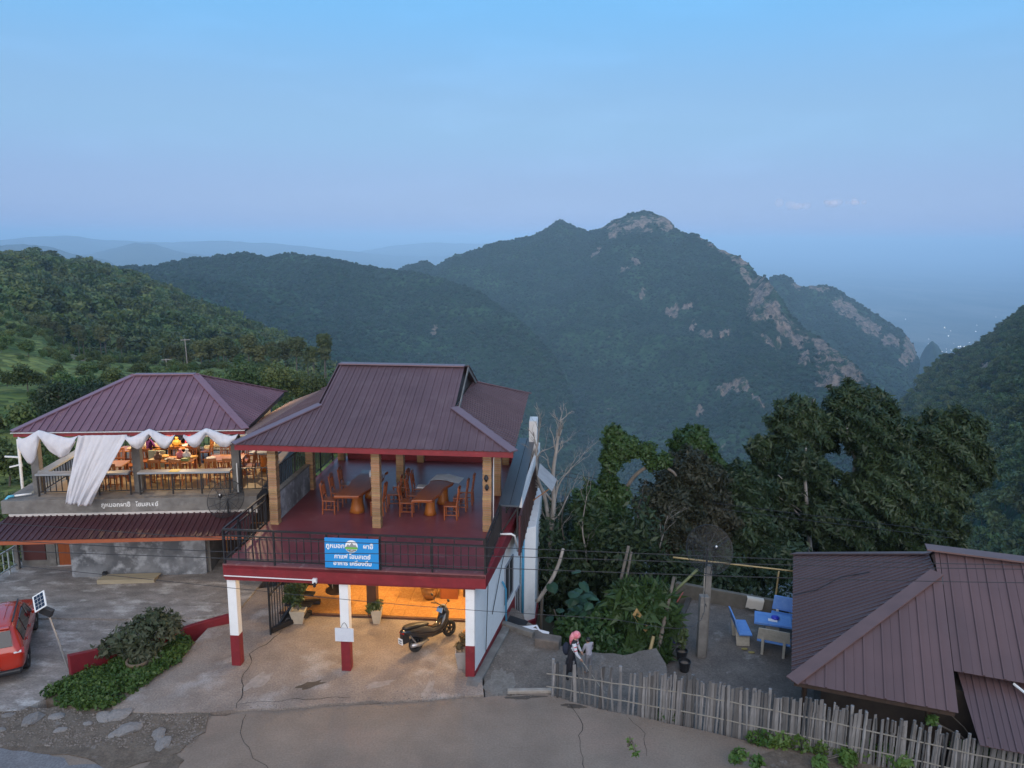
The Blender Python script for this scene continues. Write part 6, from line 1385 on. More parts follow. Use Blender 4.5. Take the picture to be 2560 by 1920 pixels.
MB().tube([(.35, -.14, .28), (.0, -.17, .27), (-.3, -.18, .34)], [.04, .06, .065], 10).build('exhaust', M_STEEL, sct, smooth=True); MB().box(-.1, .02, .18, .45, .14, .42).build('engine', M('engine_grey', (.12, .12, .12), rough=.5, metal=.5), sct, bevel=.03)
MB().bar((.35, .14, .25), (.45, .3, .0), .02).build('side_stand', M_BLACK, sct); MB().box(.5, -.17, .3, .95, .17, .34).build('footboard', M_BLACK, sct, bevel=.02)

# ------------------------------------------------------------------ car
cm = Matrix.Translation((-12.95, 18.85, .03)) @ Matrix.Rotation(math.atan2(.89, -.45), 4, 'Z') @ Matrix.Scale(.9, 4) @ Matrix.Translation((0, .77, 0))
car = bpy.data.objects.new('car', None); COL.objects.link(car); car.matrix_world = cm; tag(car, 'orange red compact SUV parked with its tail to the road', 'car')
M_CARP = M('orange_red_paint', (.46, .030, .012), (.42, .026, .010), rough=.25, scale=2, coat=.8, spec=.5); M_GLASS = M('tinted_glass', (.012, .014, .017), rough=.06, spec=.6)
ST = [(-.86, .42, .60, .70, .92, .60, .94), (-.80, .34, .78, .84, 1.0, .70, 1.06), (-.70, .32, .84, .88, 1.04, .68, 1.22), (-.52, .32, .86, .885, 1.05, .66, 1.58), (-.40, .32, .86, .885, 1.05, .655, 1.63), (.3, .32, .865, .885, 1.04, .66, 1.67), (1.0, .32, .865, .885, 1.03, .655, 1.66), (1.55, .32, .865, .885, 1.02, .62, 1.56), (2.2, .32, .865, .885, 1.0, .66, 1.12), (2.45, .32, .86, .88, .98, .68, 1.03), (2.95, .34, .82, .85, .92, .62, .95), (3.15, .4, .7, .76, .8, .5, .82)]
def half(s):
    x, zb, wb, w, zbelt, wr, zr = s; return [(0, zb), (wb*.9, zb), (wb, zb+.12), (w, .72 if zbelt > .9 else zb+.25), (w*.965, zbelt), (wr+.02, zr-.07 if zr-.07 > zbelt else zbelt+.01), (wr-.09, zr), (0, zr+.025)]
g = MB(); nh = 8
for s in ST:
    h_ = half(s); g.v += [(s[0], y, z) for y, z in h_] + [(s[0], -y, z) for y, z in reversed(h_[1:-1])]
m_ = 14
for i in range(len(ST)-1):
    for k in range(m_): a, b_ = i*m_+k, i*m_+(k+1) % m_; g.f.append((a, a+m_, b_+m_, b_))
g.f.append(tuple(range(m_))); g.f.append(tuple((len(ST)-1)*m_+k for k in range(m_))[::-1])
bo = g.build('body', M_CARP, car, smooth=True, fix=True); md = bo.modifiers.new('s', 'SUBSURF'); md.levels = 2; md.render_levels = 2
def sx(x, k):      # body point at station x, outline index k
    for a, b_ in zip(ST, ST[1:]):
        if a[0] <= x <= b_[0]:
            t = (x-a[0])/(b_[0]-a[0]); p, q = half(a)[k], half(b_)[k]; return (x, p[0]+(q[0]-p[0])*t, p[1]+(q[1]-p[1])*t)
def side_glass(x0, x1, s):
    top0, top1, lo0, lo1 = [Vector(sx(x, k)) for x, k in ((x0, 5), (x1, 5), (x0, 4), (x1, 4))]
    P_ = [lo0.lerp(top0, .08), lo1.lerp(top1, .08), lo1.lerp(top1, .88), lo0.lerp(top0, .88)]; P_ = [Vector((p.x, (p.y-.012)*s, p.z)) for p in P_]
    return MB().slab3(P_ if s > 0 else P_[::-1], (0, .022*s, 0))
for s in (-1, 1):
    for x0, x1 in ((-.42, .12), (.2, .95), (1.03, 1.75)): side_glass(x0, x1, s).build('window', M_GLASS, car)
    wm = MB().box(1.55, s*.86 if s > 0 else s*1.06, .98, 1.68, s*1.06 if s > 0 else s*.86, 1.12).build('wing_mirror', M_CARP, car, bevel=.03)
    MB().bar((-.35, s*.60, 1.675), (1.2, s*.6, 1.695), .035, .03).build('roof_rail', M_BLACK, car)
    for x in (.75, -.1 if s < 0 else -.1): MB().box(x, s*.885-.015, .93, x+.16, s*.885+.015, .96).build('door_handle', M_CARP, car)
    tl = MB().slab3([(-.77, s*.86, .86), (-.83, s*.58, .88), (-.80, s*.58, 1.0), (-.72, s*.86, 1.02)][::s], (-.02, .01*s, 0)).build('tail_light', M('tail_lens', (.35, .015, .01), rough=.15, coat=.5), car)
    MB().slab3([(-.79, s*.80, .91), (-.835, s*.62, .92), (-.825, s*.62, .96), (-.77, s*.80, .97)][::s], (-.02, .0, 0)).build('reverse_lens', M_PVC, tl)
    for x in (0, 2.52):
        MB().tube([(x+.40*math.cos(a), s*.83, .335+.40*math.sin(a)) for a in [k*math.pi/12 for k in range(-1, 14)]], .05, 6).build('wheel_arch', M_BLACK, car)
        wheel(car, x, s*.77, .335, .21, M_STEEL, M_RUB, 5, .66)
MB().slab3([(-.775, -.60, 1.12), (-.775, .60, 1.12), (-.575, .56, 1.52), (-.575, -.56, 1.52)], (-.03, 0, .012)).build('rear_window', M_GLASS, car)
sp = MB().lathe([(.02, .12), (.27, .12), (.30, .09), (.30, 0), (.02, 0)], (-.80, .08, .80), 24, Matrix.Rotation(-math.pi/2, 3, 'Y')).build('spare_wheel_cover', M_CARP, car, smooth=False, bevel=.02)
MB().box(-.93, -.78, .30, -.6, .78, .46).build('rear_bumper', M_BLACK, car, bevel=.05)
MB().box(-.955, -.26, .50, -.945, .26, .62).build('licence_plate', M_TXT, car); MB().box(-.60, -.55, 1.575, -.48, .55, 1.625).build('spoiler', M_CARP, car, bevel=.02)
for k in range(3): MB().box(.0, -.36+.36*k-.01, 1.694, 1.1, -.36+.36*k+.01, 1.702).build('roof_groove', M_CARP, car)

# ------------------------------------------------------------------ red wall, solar lamp, pallet, pipe rail, poles
rw = thing('red_garden_wall', 'low oxide red wall stepping down beside the planted bed', 'wall', (-11.45, 18.3, 0))
pw = [(-11.45, 18.3, .72), (-10.72, 19.32, .44), (-10.2, 20.0, .26), (-9.85, 20.45, .2), (-9.2, 20.95, .24), (-8.35, 21.4, .32)]
for i, (a, b_) in enumerate(zip(pw, pw[1:])):
    d = (Vector(b_)-Vector(a)).to_2d().normalized()*.0; nrm = Vector((-(b_[1]-a[1]), b_[0]-a[0], 0)).normalized()*.07; A, B_ = Vector((a[0]+11.45, a[1]-18.3, 0)), Vector((b_[0]+11.45, b_[1]-18.3, 0))
    g = MB().add([A-nrm+Vector((0, 0, -.4)), B_-nrm+Vector((0, 0, -.4)), B_+nrm+Vector((0, 0, -.4)), A+nrm+Vector((0, 0, -.4)), A-nrm+Vector((0, 0, a[2])), B_-nrm+Vector((0, 0, b_[2])), B_+nrm+Vector((0, 0, b_[2])), A+nrm+Vector((0, 0, a[2]))], [(0, 3, 2, 1), (4, 5, 6, 7), (0, 1, 5, 4), (1, 2, 6, 5), (2, 3, 7, 6), (3, 0, 4, 7)]); g.build('wall_section', M_RED, rw, bevel=.008)
so = thing('solar_lamp', 'leaning solar lamp on a thin pole at the end of the red wall', 'lamp post', (-11.5, 18.42, .0))
MB().tube([(0, 0, 0), (-.5, .05, 1.95)], .025, 8).build('pole', M_STEEL, so)
pm = Matrix.Translation((-.60, -.02, 2.16)) @ Matrix.Rotation(RAD(-22), 4, 'Y') @ Matrix.Rotation(RAD(50), 4, 'X') @ Matrix.Rotation(RAD(12), 4, 'Z')
fr_ = MB().obox(pm, .34, .46, .025).build('panel_frame', M_PVC, so); pc = MB()
for i in range(3):
    for j in range(4): pc.obox(pm @ Matrix.Translation((-.09+.09*i, -.15+.10*j, .014)), .082, .092, .004)
pc.build('solar_cells', M('solar_cell', (.012, .016, .035), rough=.2), fr_)
MB().obox(Matrix.Translation((-.46, .0, 1.88)) @ Matrix.Rotation(RAD(25), 4, 'Y'), .32, .12, .2).build('lamp_head', M_BLACK, so, bevel=.01); MB().tube([(-.5, .05, 1.95), (-.58, 0, 2.12)], .02, 6).build('bracket', M_BLACK, so)
pa = thing('wooden_pallet', 'flat pale wooden platform lying before the plastered wall', 'platform', (3.7, .12, .09), RAD(0), frame=FL)
MB().box(-.93, -.2, 0, .9, -.17, .14).build('front_board', M_WOODP if False else M('pale_plank', (.42, .36, .25), (.33, .28, .19), rough=.8, scale=5, stretch=(.3, 3, 1)), pa)
for k in range(4): MB().box(-.93+.02*k, -.165+.115*k, .11, .9+.02*k, -.06+.115*k, .135).build('plank', bpy.data.materials['pale_plank'], pa)
for x in (-.9, -.2, .5, .82): MB().box(x, -.165, 0, x+.06, .3, .105).build('bearer', bpy.data.materials['pale_plank'], pa)
o = MB().box(-.06, -.06, 0, .06, .06, .24).build('black_box', M_BLACK); o.matrix_world = FL @ Matrix.Translation((2.85, .36, .09)); tag(o, 'small black box standing at the end of the wooden platform', 'box')
pr = thing('pipe_railing', 'pale grey pipe railing at the drop left of the hall', 'railing', (-17.05, 23.4, .09), RAD(88))
M_PGREY = M('pale_grey_paint', (.36, .42, .43), (.30, .35, .36), rough=.6, scale=6)
MB().bar((-1.2, 0, .85), (1.7, 0, .85), .045).bar((-1.2, 0, .2), (1.7, 0, .2), .04).build('rails', M_PGREY, pr)
for k in range(12): MB().bar((-1.15+.25*k, 0, 0 if k % 3 == 0 else .2), (-1.15+.25*k, 0, .85), .04 if k % 3 == 0 else .028).build('baluster', M_PGREY, pr)
up_ = thing('utility_pole', 'short white bracketed pole standing behind the hall corner', 'pole', (-17.95, 27.0, -1.5))
MB().tube([(-.02, 0, 0), (.06, 0, 5.65)], .05, 8).build('pole', M_PVC, up_); MB().bar((.05, 0, 4.98), (-.48, 0, 5.0), .05).bar((.05, 0, 4.7), (-.35, 0, 4.6), .05).bar((.05, 0, 4.98), (.08, 0, 4.62), .06).build('bracket', M_PVC, up_)
for (u, v, d, h, l) in ((470, 925, 250, 9.5, 'far power pole with a crossarm among the spur trees'), (420, 935, 240, 4.5, 'shorter far power pole with a crossarm left of the taller one')):
    p = at(u, v, d); t = thing('power_pole', l, 'pole', p); MB().tube([(0, 0, -2), (-.3, 0, h)], .16, 6).build('pole', M_PALEB, t); MB().bar((-1.6, 0, h-.4), (1.3, 0, h-.2), .22).build('crossarm', M_PALEB, t)
def wire(label, pts, r=.007):
    P_ = catmull([Vector(p) for p in pts], 40); o = MB().tube(P_, r, 4, False).build('power_cable', M_BLACK); return tag(o, label, 'cable', 'overhead cables crossing the view')
wire('topmost of the three near cables crossing the view', [(-16, 13.2, 6.62), (-9.1, 13, 6.36), (-5.7, 13, 6.14), (-2.7, 13, 6.05), (.17, 13, 5.97), (5.05, 13, 5.81), (9.2, 13, 5.74), (15, 13, 5.72)])
wire('middle of the three near cables crossing the view', [(-16, 13.2, 6.3), (-5.7, 13, 5.88), (-2.7, 13, 5.85), (.17, 13, 5.81), (5.06, 13, 5.70), (9.23, 13, 5.66), (15, 13, 5.66)])
wire('lowest of the three near cables crossing the view', [(-16, 13.2, 5.95), (-5.7, 13, 5.75), (-2.7, 13, 5.68), (.17, 13, 5.58), (5.08, 13, 5.45), (9.27, 13, 5.40), (15, 13, 5.4)])
wire('slack cable crossing below the others in front of the columns', [(-16, 14, 5.7), (-9.9, 14, 5.14), (-5.58, 14, 4.70), (-2.94, 14, 4.44), (-.82, 14, 4.27), (1.77, 14, 4.12), (3.66, 14, 4.0), (5.72, 21.4, 1.6)], .006)
wire('upper of the two cables running into the gully trees', [(-2, 29, 3.3), (2.95, 30, 2.01), (5.91, 30, 1.28), (10.19, 30, .68), (18.15, 30, -.25)], .012)
wire('lower of the two cables running into the gully trees', [(-2, 29, 3.1), (2.95, 30, 1.83), (5.91, 30, 1.1), (10.19, 30, .45), (18.15, 30, -.5)], .012)
# pink-white evening clouds far beyond the haze
M_CLD = bpy.data.materials.new('evening_cloud'); M_CLD.use_nodes = True; N = M_CLD.node_tree.nodes; L = M_CLD.node_tree.links
N['Principled BSDF'].inputs['Base Color'].default_value = (.9, .8, .82, 1); N['Principled BSDF'].inputs['Roughness'].default_value = 1
tr = N.new('ShaderNodeBsdfTransparent'); ms = N.new('ShaderNodeMixShader'); ms.inputs[0].default_value = .91; L.new(N['Principled BSDF'].outputs[0], ms.inputs[1]); L.new(tr.outputs[0], ms.inputs[2]); L.new(ms.outputs[0], N['Material Output'].inputs[0])
rq = random.Random(77)
for (u, v, s, l) in ((1980, 517, 34, 'faint wide pink cloud at the left of the small cloud row'), (2075, 510, 26, 'puffy pink cloud in the middle of the small cloud row'), (2138, 507, 22, 'small pale pink cloud at the right of the small cloud row')):
    b = bmesh.new(); R0 = 66000; c = at(u, v, R0); k_ = R0/FPX
    for i in range(6):
        m = Matrix.Translation((rq.gauss(0, .45)*s*k_, rq.gauss(0, .3)*s*k_, abs(rq.gauss(0, .10))*s*k_)) @ Matrix.Diagonal((s*k_*rq.uniform(.25, .5), s*k_*.3, s*k_*rq.uniform(.16, .32), 1)); bmesh.ops.create_icosphere(b, subdivisions=3, radius=1, matrix=m)
    for q in b.verts: q.co += Vector((0, 0, 1))*noise.noise(q.co/(s*k_*.18))*s*k_*.08
    me = bpy.data.meshes.new('cloud'); b.to_mesh(me); b.free(); me.materials.append(M_CLD); me.polygons.foreach_set('use_smooth', [True]*len(me.polygons)); o = obj('cloud', me, loc=c); tag(o, l, 'cloud')

# ------------------------------------------------------------------ people
SKIN = M('skin', (.36, .21, .15), rough=.6); HAIR = M('black_hair', (.012, .010, .009), rough=.5)
def fabric(name, c, c2=None): return M(name, c, c2 or tuple(x*.8 for x in c), rough=.9, scale=12)
def person(label, m, h, J, mats, extras=None, name='person'):
    """J: joint positions for a 1.0-high figure; mats: materials for head, torso, arm, forearm, hand, leg, foot"""
    root_ = bpy.data.objects.new(name, None); COL.objects.link(root_); root_.matrix_world = m; tag(root_, label, 'person')
    K = list(J); idx = {k: i for i, k in enumerate(K)}
    bones = [('pelvis', 'waist', 1), ('waist', 'chest', 1), ('chest', 'neck', 1), ('neck', 'head', 0), ('head', 'crown', 0)]
    for s in 'lr': bones += [('chest', 'sh_'+s, 1), ('sh_'+s, 'el_'+s, 2), ('el_'+s, 'wr_'+s, 3), ('pelvis', 'hip_'+s, 5), ('hip_'+s, 'kn_'+s, 5), ('kn_'+s, 'an_'+s, 5), ('an_'+s, 'to_'+s, 6)]
    rad = {'pelvis': .082, 'waist': .072, 'chest': .083, 'neck': .033, 'head': .058, 'crown': .045, 'sh': .045, 'el': .030, 'wr': .021, 'hip': .066, 'kn': .042, 'an': .027, 'to': .024}
    me = bpy.data.meshes.new('body'); me.from_pydata([tuple(Vector(J[k])*h) for k in K], [(idx[a], idx[b]) for a, b, _ in bones], []); o = obj('body', me, None)
    o.modifiers.new('skin', 'SKIN'); 
    lay = me.skin_vertices[0].data if me.skin_vertices else None
    if lay is None:
        bm = bmesh.new(); bm.from_mesh(me); bm.verts.layers.skin.verify(); bm.to_mesh(me); bm.free(); lay = me.skin_vertices[0].data
    for k in K: r_ = rad[k.split('_')[0]]*h; lay[idx[k]].radius = (r_, r_); lay[idx[k]].use_root = (k == 'pelvis')
    sb = o.modifiers.new('sub', 'SUBSURF'); sb.levels = 2; sb.render_levels = 2
    bpy.context.view_layer.update(); dg = bpy.context.evaluated_depsgraph_get(); nm = bpy.data.meshes.new_from_object(o.evaluated_get(dg)); bpy.data.objects.remove(o)
    for mm in mats: nm.materials.append(mm)
    segs = [(Vector(J[a])*h, Vector(J[b])*h, r_) for a, b, r_ in bones]
    def region(c):
        best = 9; out = 1
        for a, b, r_ in segs:
            d = b-a; t = max(0, min(1, (c-a).dot(d)/max(1e-9, d.length_squared))); q = (c-a-d*t).length
            if q < best: best = q; out = r_
        return out
    nm.polygons.foreach_set('material_index', [region(p.center) for p in nm.polygons]); nm.polygons.foreach_set('use_smooth', [True]*len(nm.polygons))
    # hands: palm and five bent fingers; face: nose, eyes
    bm = bmesh.new(); bm.from_mesh(nm)
    def put(g, mi):
        vs = [bm.verts.new(v) for v in g.v]
        for f in g.f:
            fc = bm.faces.new([vs[i] for i in f]); fc.material_index = mi; fc.smooth = True
    for s in 'lr':
        w = Vector(J['wr_'+s])*h; d = (w - Vector(J['el_'+s])*h).normalized(); sd_ = d.orthogonal().normalized(); sd_ = (Vector((0, 1, 0)) - d*d.y).normalized() if abs(d.y) < .95 else sd_; n_ = d.cross(sd_); u = h*.01
        g = MB().tube([w - d*u, w + d*u*2.4, w + d*u*4.6], [u*1.5, u*2.3, u*2.2], 8); 
        for k in range(4):
            b0 = w + d*u*4.2 + sd_*u*(-1.6+1.05*k); L = u*(3.4, 4.0, 3.8, 3.0)[k]; g.tube([b0, b0 + d*L*.5 + n_*L*.08, b0 + d*L*.9 + n_*L*.4], [u*.55, u*.5, u*.35], 5)
        b0 = w + d*u*1.6 + sd_*u*1.9; g.tube([b0, b0 + d*u*1.6 + sd_*u*1.3, b0 + d*u*3.2 + sd_*u*1.2 + n_*u*.6], [u*.7, u*.6, u*.4], 5); put(g, 4)
    hd, nk, cr = Vector(J['head'])*h, Vector(J['neck'])*h, Vector(J['crown'])*h; upv = (cr-hd).normalized(); fw = Vector(J.get('face', (1, 0, 0))); fw = (fw - upv*fw.dot(upv)).normalized(); sv = upv.cross(fw)
    fc0 = hd + fw*.052*h
    put(MB().ball(fc0 + fw*.006*h - upv*.004*h, .011*h, 6, 5, (1, 1, 1.3)), 0)
    for s in (-1, 1):
        put(MB().ball(hd + fw*.050*h + sv*s*.021*h + upv*.016*h, .007*h, 6, 5), 7); put(MB().ball(hd + sv*s*.058*h - upv*.002*h, .013*h, 6, 5, (1, .6, 1.4)), 0)
    put(MB().ball(fc0 - fw*.004*h - upv*.03*h, .011*h, 6, 5, (.5, 1.6, .5)), 7)
    bm.to_mesh(nm); bm.free(); nm.materials.append(HAIR)
    obj('body', nm, root_)
    if extras: extras(root_, {k: Vector(v)*h for k, v in J.items()}, h)
    return root_
def joints(**k):
    J = dict(pelvis=(0, 0, .52), waist=(0, 0, .60), chest=(0, 0, .72), neck=(.005, 0, .83), head=(.015, 0, .90), crown=(.01, 0, .955),
             sh_l=(0, .105, .79), sh_r=(0, -.105, .79), el_l=(-.01, .15, .62), el_r=(-.01, -.15, .62), wr_l=(.05, .15, .47), wr_r=(.05, -.15, .47),
             hip_l=(0, .05, .48), hip_r=(0, -.05, .48), kn_l=(.02, .06, .27), kn_r=(.02, -.06, .27), an_l=(0, .06, .045), an_r=(0, -.06, .045), to_l=(.085, .065, .02), to_r=(.085, -.065, .02))
    J.update(k); return J
def bend(J, a, piv=.5):
    """lean everything above the hips forward by angle a"""
    out = {}
    for k, v in J.items():
        if k == 'face': out[k] = v; continue
        if v[2] > piv and not k.startswith(('hip', 'kn')):
            z = v[2]-piv; out[k] = (v[0]*math.cos(a)+z*math.sin(a), v[1], piv - v[0]*math.sin(a) + z*math.cos(a))
        else: out[k] = v
    return out
def hair_cap(mat, long=.0):
    def f(root_, J, h):
        up_ = (J['crown']-J['head']).normalized(); c = J['head'] + up_*.014*h - Vector((.012*h, 0, 0)); g = MB().ball(c, .066*h, 12, 8, (1, .95, .95))
        g.v = [v for v in g.v]; 
        if long: g.tube([c - Vector((.03*h, 0, 0)), c + Vector((-.055*h, 0, -long*.5*h)), c + Vector((-.05*h, 0, -long*h))], [.05*h, .045*h, .025*h], 8)
        g.build('hair', mat, root_, smooth=True)
    return f
# woman with the pink head cloth, walking with a bag and reaching down
PINK = fabric('pink_head_cloth', (.62, .10, .14), (.70, .32, .34)); BAGM = fabric('navy_bag', (.015, .02, .04)); NAVY = fabric('dark_sarong', (.018, .016, .022)); SLV = fabric('white_sleeve', (.62, .62, .66)); VEST = fabric('black_vest', (.02, .02, .024)); REDB = fabric('red_band', (.5, .04, .06))
J = bend(joints(el_l=(.08, .15, .63), wr_l=(.17, .14, .50), el_r=(.09, -.15, .63), wr_r=(.19, -.12, .50), kn_l=(.07, .055, .27), an_l=(.07, .055, .045), to_l=(.15, .06, .02), an_r=(-.1, -.06, .06), to_r=(-.02, -.06, .02), kn_r=(-.02, -.06, .27)), .22)
def ex1(root_, J, h):
    up_ = (J['crown']-J['head']).normalized(); c = J['head'] + up_*.018*h - Vector((.012*h, 0, 0)); g = MB().ball(c, .074*h, 14, 10, (1.02, .95, 1))
    g.tube([c + Vector((-.04*h, 0, .01*h)), c + Vector((-.085*h, 0, -.07*h)), c + Vector((-.10*h, .01*h, -.15*h)), c + Vector((-.10*h, .0, -.21*h))], [.055*h, .05*h, .035*h, .018*h], 10)
    g.v = [tuple(Vector(v) + Vector((0, 0, 0)) + Vector((noise.noise(Vector(v)*22), noise.noise(Vector(v)*22+Vector((5, 0, 0))), 0))*.012) for v in g.v]; g.build('head_cloth', PINK, root_, smooth=True)
    MB().ball(J['waist'] + Vector((-.12*h, .05*h, -.02*h)), .10*h, 12, 8, (.75, .9, 1.25)).build('shoulder_bag', BAGM, root_, smooth=True)
    for s in 'lr':
        for t in (.35, .7):
            p = J['sh_'+s].lerp(J['el_'+s], t); d = (J['el_'+s]-J['sh_'+s]).normalized(); MB().tube([p-d*.008*h, p+d*.008*h], .043*h-.01*h*t, 10).build('sleeve_band', REDB, root_, smooth=True)
    g = MB().lathe([(.11, .0), (.105, .1), (.095, .22), (.085, .30)], (0.0, 0, .20*h), 16); g.v = [(x*h/1.0*.95 if False else x*1.45, y*1.35, z + 0) for x, y, z in g.v]; g.build('sarong', NAVY, root_, smooth=True)
person('person in a pink head cloth and white banded sleeves walking behind the fence', Matrix.Translation((1.62, 18.62, -.03)) @ Matrix.Rotation(RAD(-12), 4, 'Z'), 1.42, J, [SKIN, VEST, SLV, SLV, SKIN, NAVY, VEST], ex1)
J = bend(joints(el_l=(.07, .14, .62), wr_l=(.15, .10, .53), el_r=(.05, -.14, .62), wr_r=(.14, -.08, .52)), .12)
GREY = fabric('lilac_grey_shirt', (.34, .33, .38)); 
person('child in a lilac grey shirt bending beside the woman in pink', Matrix.Translation((2.12, 18.9, -.03)) @ Matrix.Rotation(RAD(120), 4, 'Z'), 1.05, J, [SKIN, GREY, GREY, SKIN, SKIN, fabric('grey_shorts', (.2, .2, .22)), SKIN], hair_cap(HAIR))
o = MB().tube([(1.86, 18.5, .62), (2.2, 18.2, .25), (2.45, 18.0, -.02)], .012, 6).build('walking_stick', M_BAMB2); tag(o, 'thin pale stick held by the person in pink', 'stick')

# ------------------------------------------------------------------ hall: tables, chairs, food, guests
def hall_table(label, x, y, lx, ly, rz=0.0, z=.75):
    t = thing('dining_table', label, 'table', (x, y, 3.006), rz, frame=FL, group='dining hall tables')
    MB().box(-lx/2, -ly/2, z-.04, lx/2, ly/2, z).build('table_top', M_WOODL, t, bevel=.01)
    for sx_ in (-1, 1):
        for sy in (-1, 1): MB().bar((sx_*(lx/2-.08), sy*(ly/2-.08), 0), (sx_*(lx/2-.08), sy*(ly/2-.08), z-.04), .07).build('leg', M_WOOD, t)
    MB().box(-lx/2+.08, -.02, .3, lx/2-.08, .02, .38).build('stretcher', M_WOOD, t); return t
hall_table('dining table under the food just right of the middle pillar', 4.75, 2.0, 1.5, .75)
hall_table('far dining table covered with food beside the guests', 4.2, 3.75, 1.7, .75)
hall_table('dining table half hidden by the long white drape', 2.7, 1.55, 1.3, .75)
hall_table('dining table nearest the cafe at the hall end', 6.55, 2.1, 1.2, .75)
hall_table('far dining table behind the long white drape', 3.0, 3.5, 1.3, .75)
lt = thing('log_table', 'thick log table with a pale top at the cafe end of the hall', 'table', (7.75, 3.0, 3.006), frame=FL); MB().prism([(-.55, -.4), (.5, -.45), (.6, .35), (-.45, .45)], .68, .76).build('table_top', M_BENCH, lt, bevel=.02); MB().lathe([(.3, 0), (.25, .2), (.24, .5), (.28, .68)], (0, 0, 0), 14).build('trunk_leg', M_WOODT, lt, smooth=True)
M_WOOD2 = M('teak_chair_wood', (.34, .12, .03), (.25, .08, .02), rough=.35, scale=6, stretch=(1, 1, .3))
hp = math.pi/2
for (x, y, rz, l) in ((4.4, 1.45, hp, 'slatted chair backing the railing right of the middle pillar'), (5.1, 1.45, hp, 'second slatted chair backing the railing right of the middle pillar'), (4.5, 2.65, -hp, 'slatted chair behind the near food table'), (5.1, 2.65, -hp, 'second slatted chair behind the near food table'),
                      (2.45, 1.0, hp, 'slatted chair beside the lower end of the long drape'), (3.1, 1.05, hp, 'slatted chair just left of the middle pillar'), (3.25, 2.4, -hp, 'slatted chair facing the railing left of the middle pillar'), (2.6, 2.6, -hp, 'slatted chair deeper in the hall behind the drape'), (3.55, 2.9, hp, 'tall slatted chair by the middle pillar'),
                      (6.25, 1.5, hp, 'slatted chair backing the railing near the cafe end pillar'), (6.85, 1.5, hp, 'slatted chair right beside the cafe end pillar'), (6.3, 2.75, -hp, 'slatted chair across the table near the cafe end pillar'), (6.9, 2.8, -hp, 'slatted chair behind the cafe end pillar'), (7.3, 2.1, math.pi, 'slatted chair right of the cafe end pillar'),
                      (5.25, 4.1, math.pi, 'tall slatted chair at the end of the far food table'), (6.6, 3.5, 0, 'slatted chair in the back row near the cafe end'), (7.1, 3.6, math.pi, 'slatted chair beside the thick log table'), (3.4, 4.3, -hp, 'slatted chair at the far table by the guests')):
    chair('slatted_chair', l, FL, x, y, rz, M_WOOD2, hb=.98, arch=False, group='slatted chairs in the dining hall')
rq = random.Random(15); cols = [('cream', (.7, .62, .42)), ('golden', (.6, .33, .06)), ('pink', (.62, .2, .22)), ('white', (.72, .72, .7)), ('brown', (.16, .08, .04)), ('green', (.22, .3, .1)), ('red', (.45, .05, .04))]
fm = {n: M('food_'+n, c, tuple(x*.75 for x in c), rough=.5, scale=20) for n, c in cols}
def food(kind, colr, x, y, z, s, where):
    t = None
    if kind == 'plate': g = MB().lathe([(.06*s, 0), (.13*s, .02), (.135*s, .025), (.11*s, .03), (.02*s, .05*s)], (0, 0, 0), 16)
    elif kind == 'bowl': g = MB().lathe([(.05*s, 0), (.11*s, .07), (.12*s, .09), (.10*s, .085), (.02, .10)], (0, 0, 0), 16)
    elif kind == 'bottle': g = MB().lathe([(.035, 0), (.037, .14), (.014, .2), (.015, .24)], (0, 0, 0), 10)
    elif kind == 'bag': g = MB().ball((0, 0, .1*s), .11*s, 10, 7, (1.1, .8, 1)); g.tube([(0, 0, .17*s), (.01, 0, .27*s)], [.03*s, .05*s], 8)
    else: g = MB().box(-.1*s, -.07*s, 0, .1*s, .07*s, .07*s)
    o = g.build('food_'+kind, fm[colr], smooth=kind != 'box'); o.matrix_world = FL @ Matrix.Translation((x, y, z)); return tag(o, f'{colr} {kind} {where}', kind)
spots_ = [('plate', 'cream', -.6, -.1), ('bowl', 'golden', -.3, .12), ('bag', 'brown', -.42, -.2), ('plate', 'white', -.1, -.05), ('box', 'brown', .02, -.22), ('bag', 'pink', .25, .05), ('bag', 'white', .48, .02), ('box', 'green', .5, -.22), ('bottle', 'golden', .1, .2), ('plate', 'golden', .62, .2)]
for k, c, dx, dy in spots_: food(k, c, 4.75+dx, 2.0+dy, 3.758, 1.25, 'on the near food table by the middle pillar')
for k, c, dx, dy in [('plate', 'golden', -.1, 0), ('plate', 'white', .45, .05), ('bowl', 'cream', -.5, -.1), ('bottle', 'red', -.3, .1), ('bag', 'golden', .15, -.1), ('bowl', 'white', -.75, .1), ('box', 'pink', .7, -.15), ('plate', 'brown', -.2, -.25)]: food(k, c, 4.2+dx, 3.75+dy, 3.758, 1.35, 'on the far food table before the guests')
for k, c, dx, dy in [('plate', 'cream', -.2, 0), ('bag', 'white', .25, .1), ('box', 'green', 0, -.2), ('bowl', 'golden', .45, -.1)]: food(k, c, 3.0+dx, 3.5+dy, 3.758, 1.3, 'on the far table behind the drape')
food('bag', 'cream', 5.55, 4.5, 3.47, 1.5, 'on the back bench'); food('box', 'cream', 5.2, 4.5, 3.47, 1.2, 'on the back bench'); food('bag', 'pink', 5.95, 4.5, 3.47, 1.2, 'on the back bench'); food('plate', 'white', 6.05, 2.0, 3.758, 1.2, 'on the table nearest the cafe')
o = MB().box(-.02, -.3, 0, .02, .3, .62).build('green_towel', fabric('mint_towel', (.42, .5, .38)), bevel=.01); o.matrix_world = FL @ Matrix.Translation((4.02, 2.55, 3.3)) @ Matrix.Rotation(RAD(85), 4, 'Z'); tag(o, 'pale mint towel hung on a chair beside the person in purple', 'towel')
o = MB().box(-.15, -.15, 0, .15, .15, .012).build('yellow_mat', M('yellow_mat', (.6, .42, .04), rough=.6)); o.matrix_world = FL @ Matrix.Translation((5.35, .42, 3.802)); tag(o, 'bright yellow mat on the front counter of the hall', 'mat')
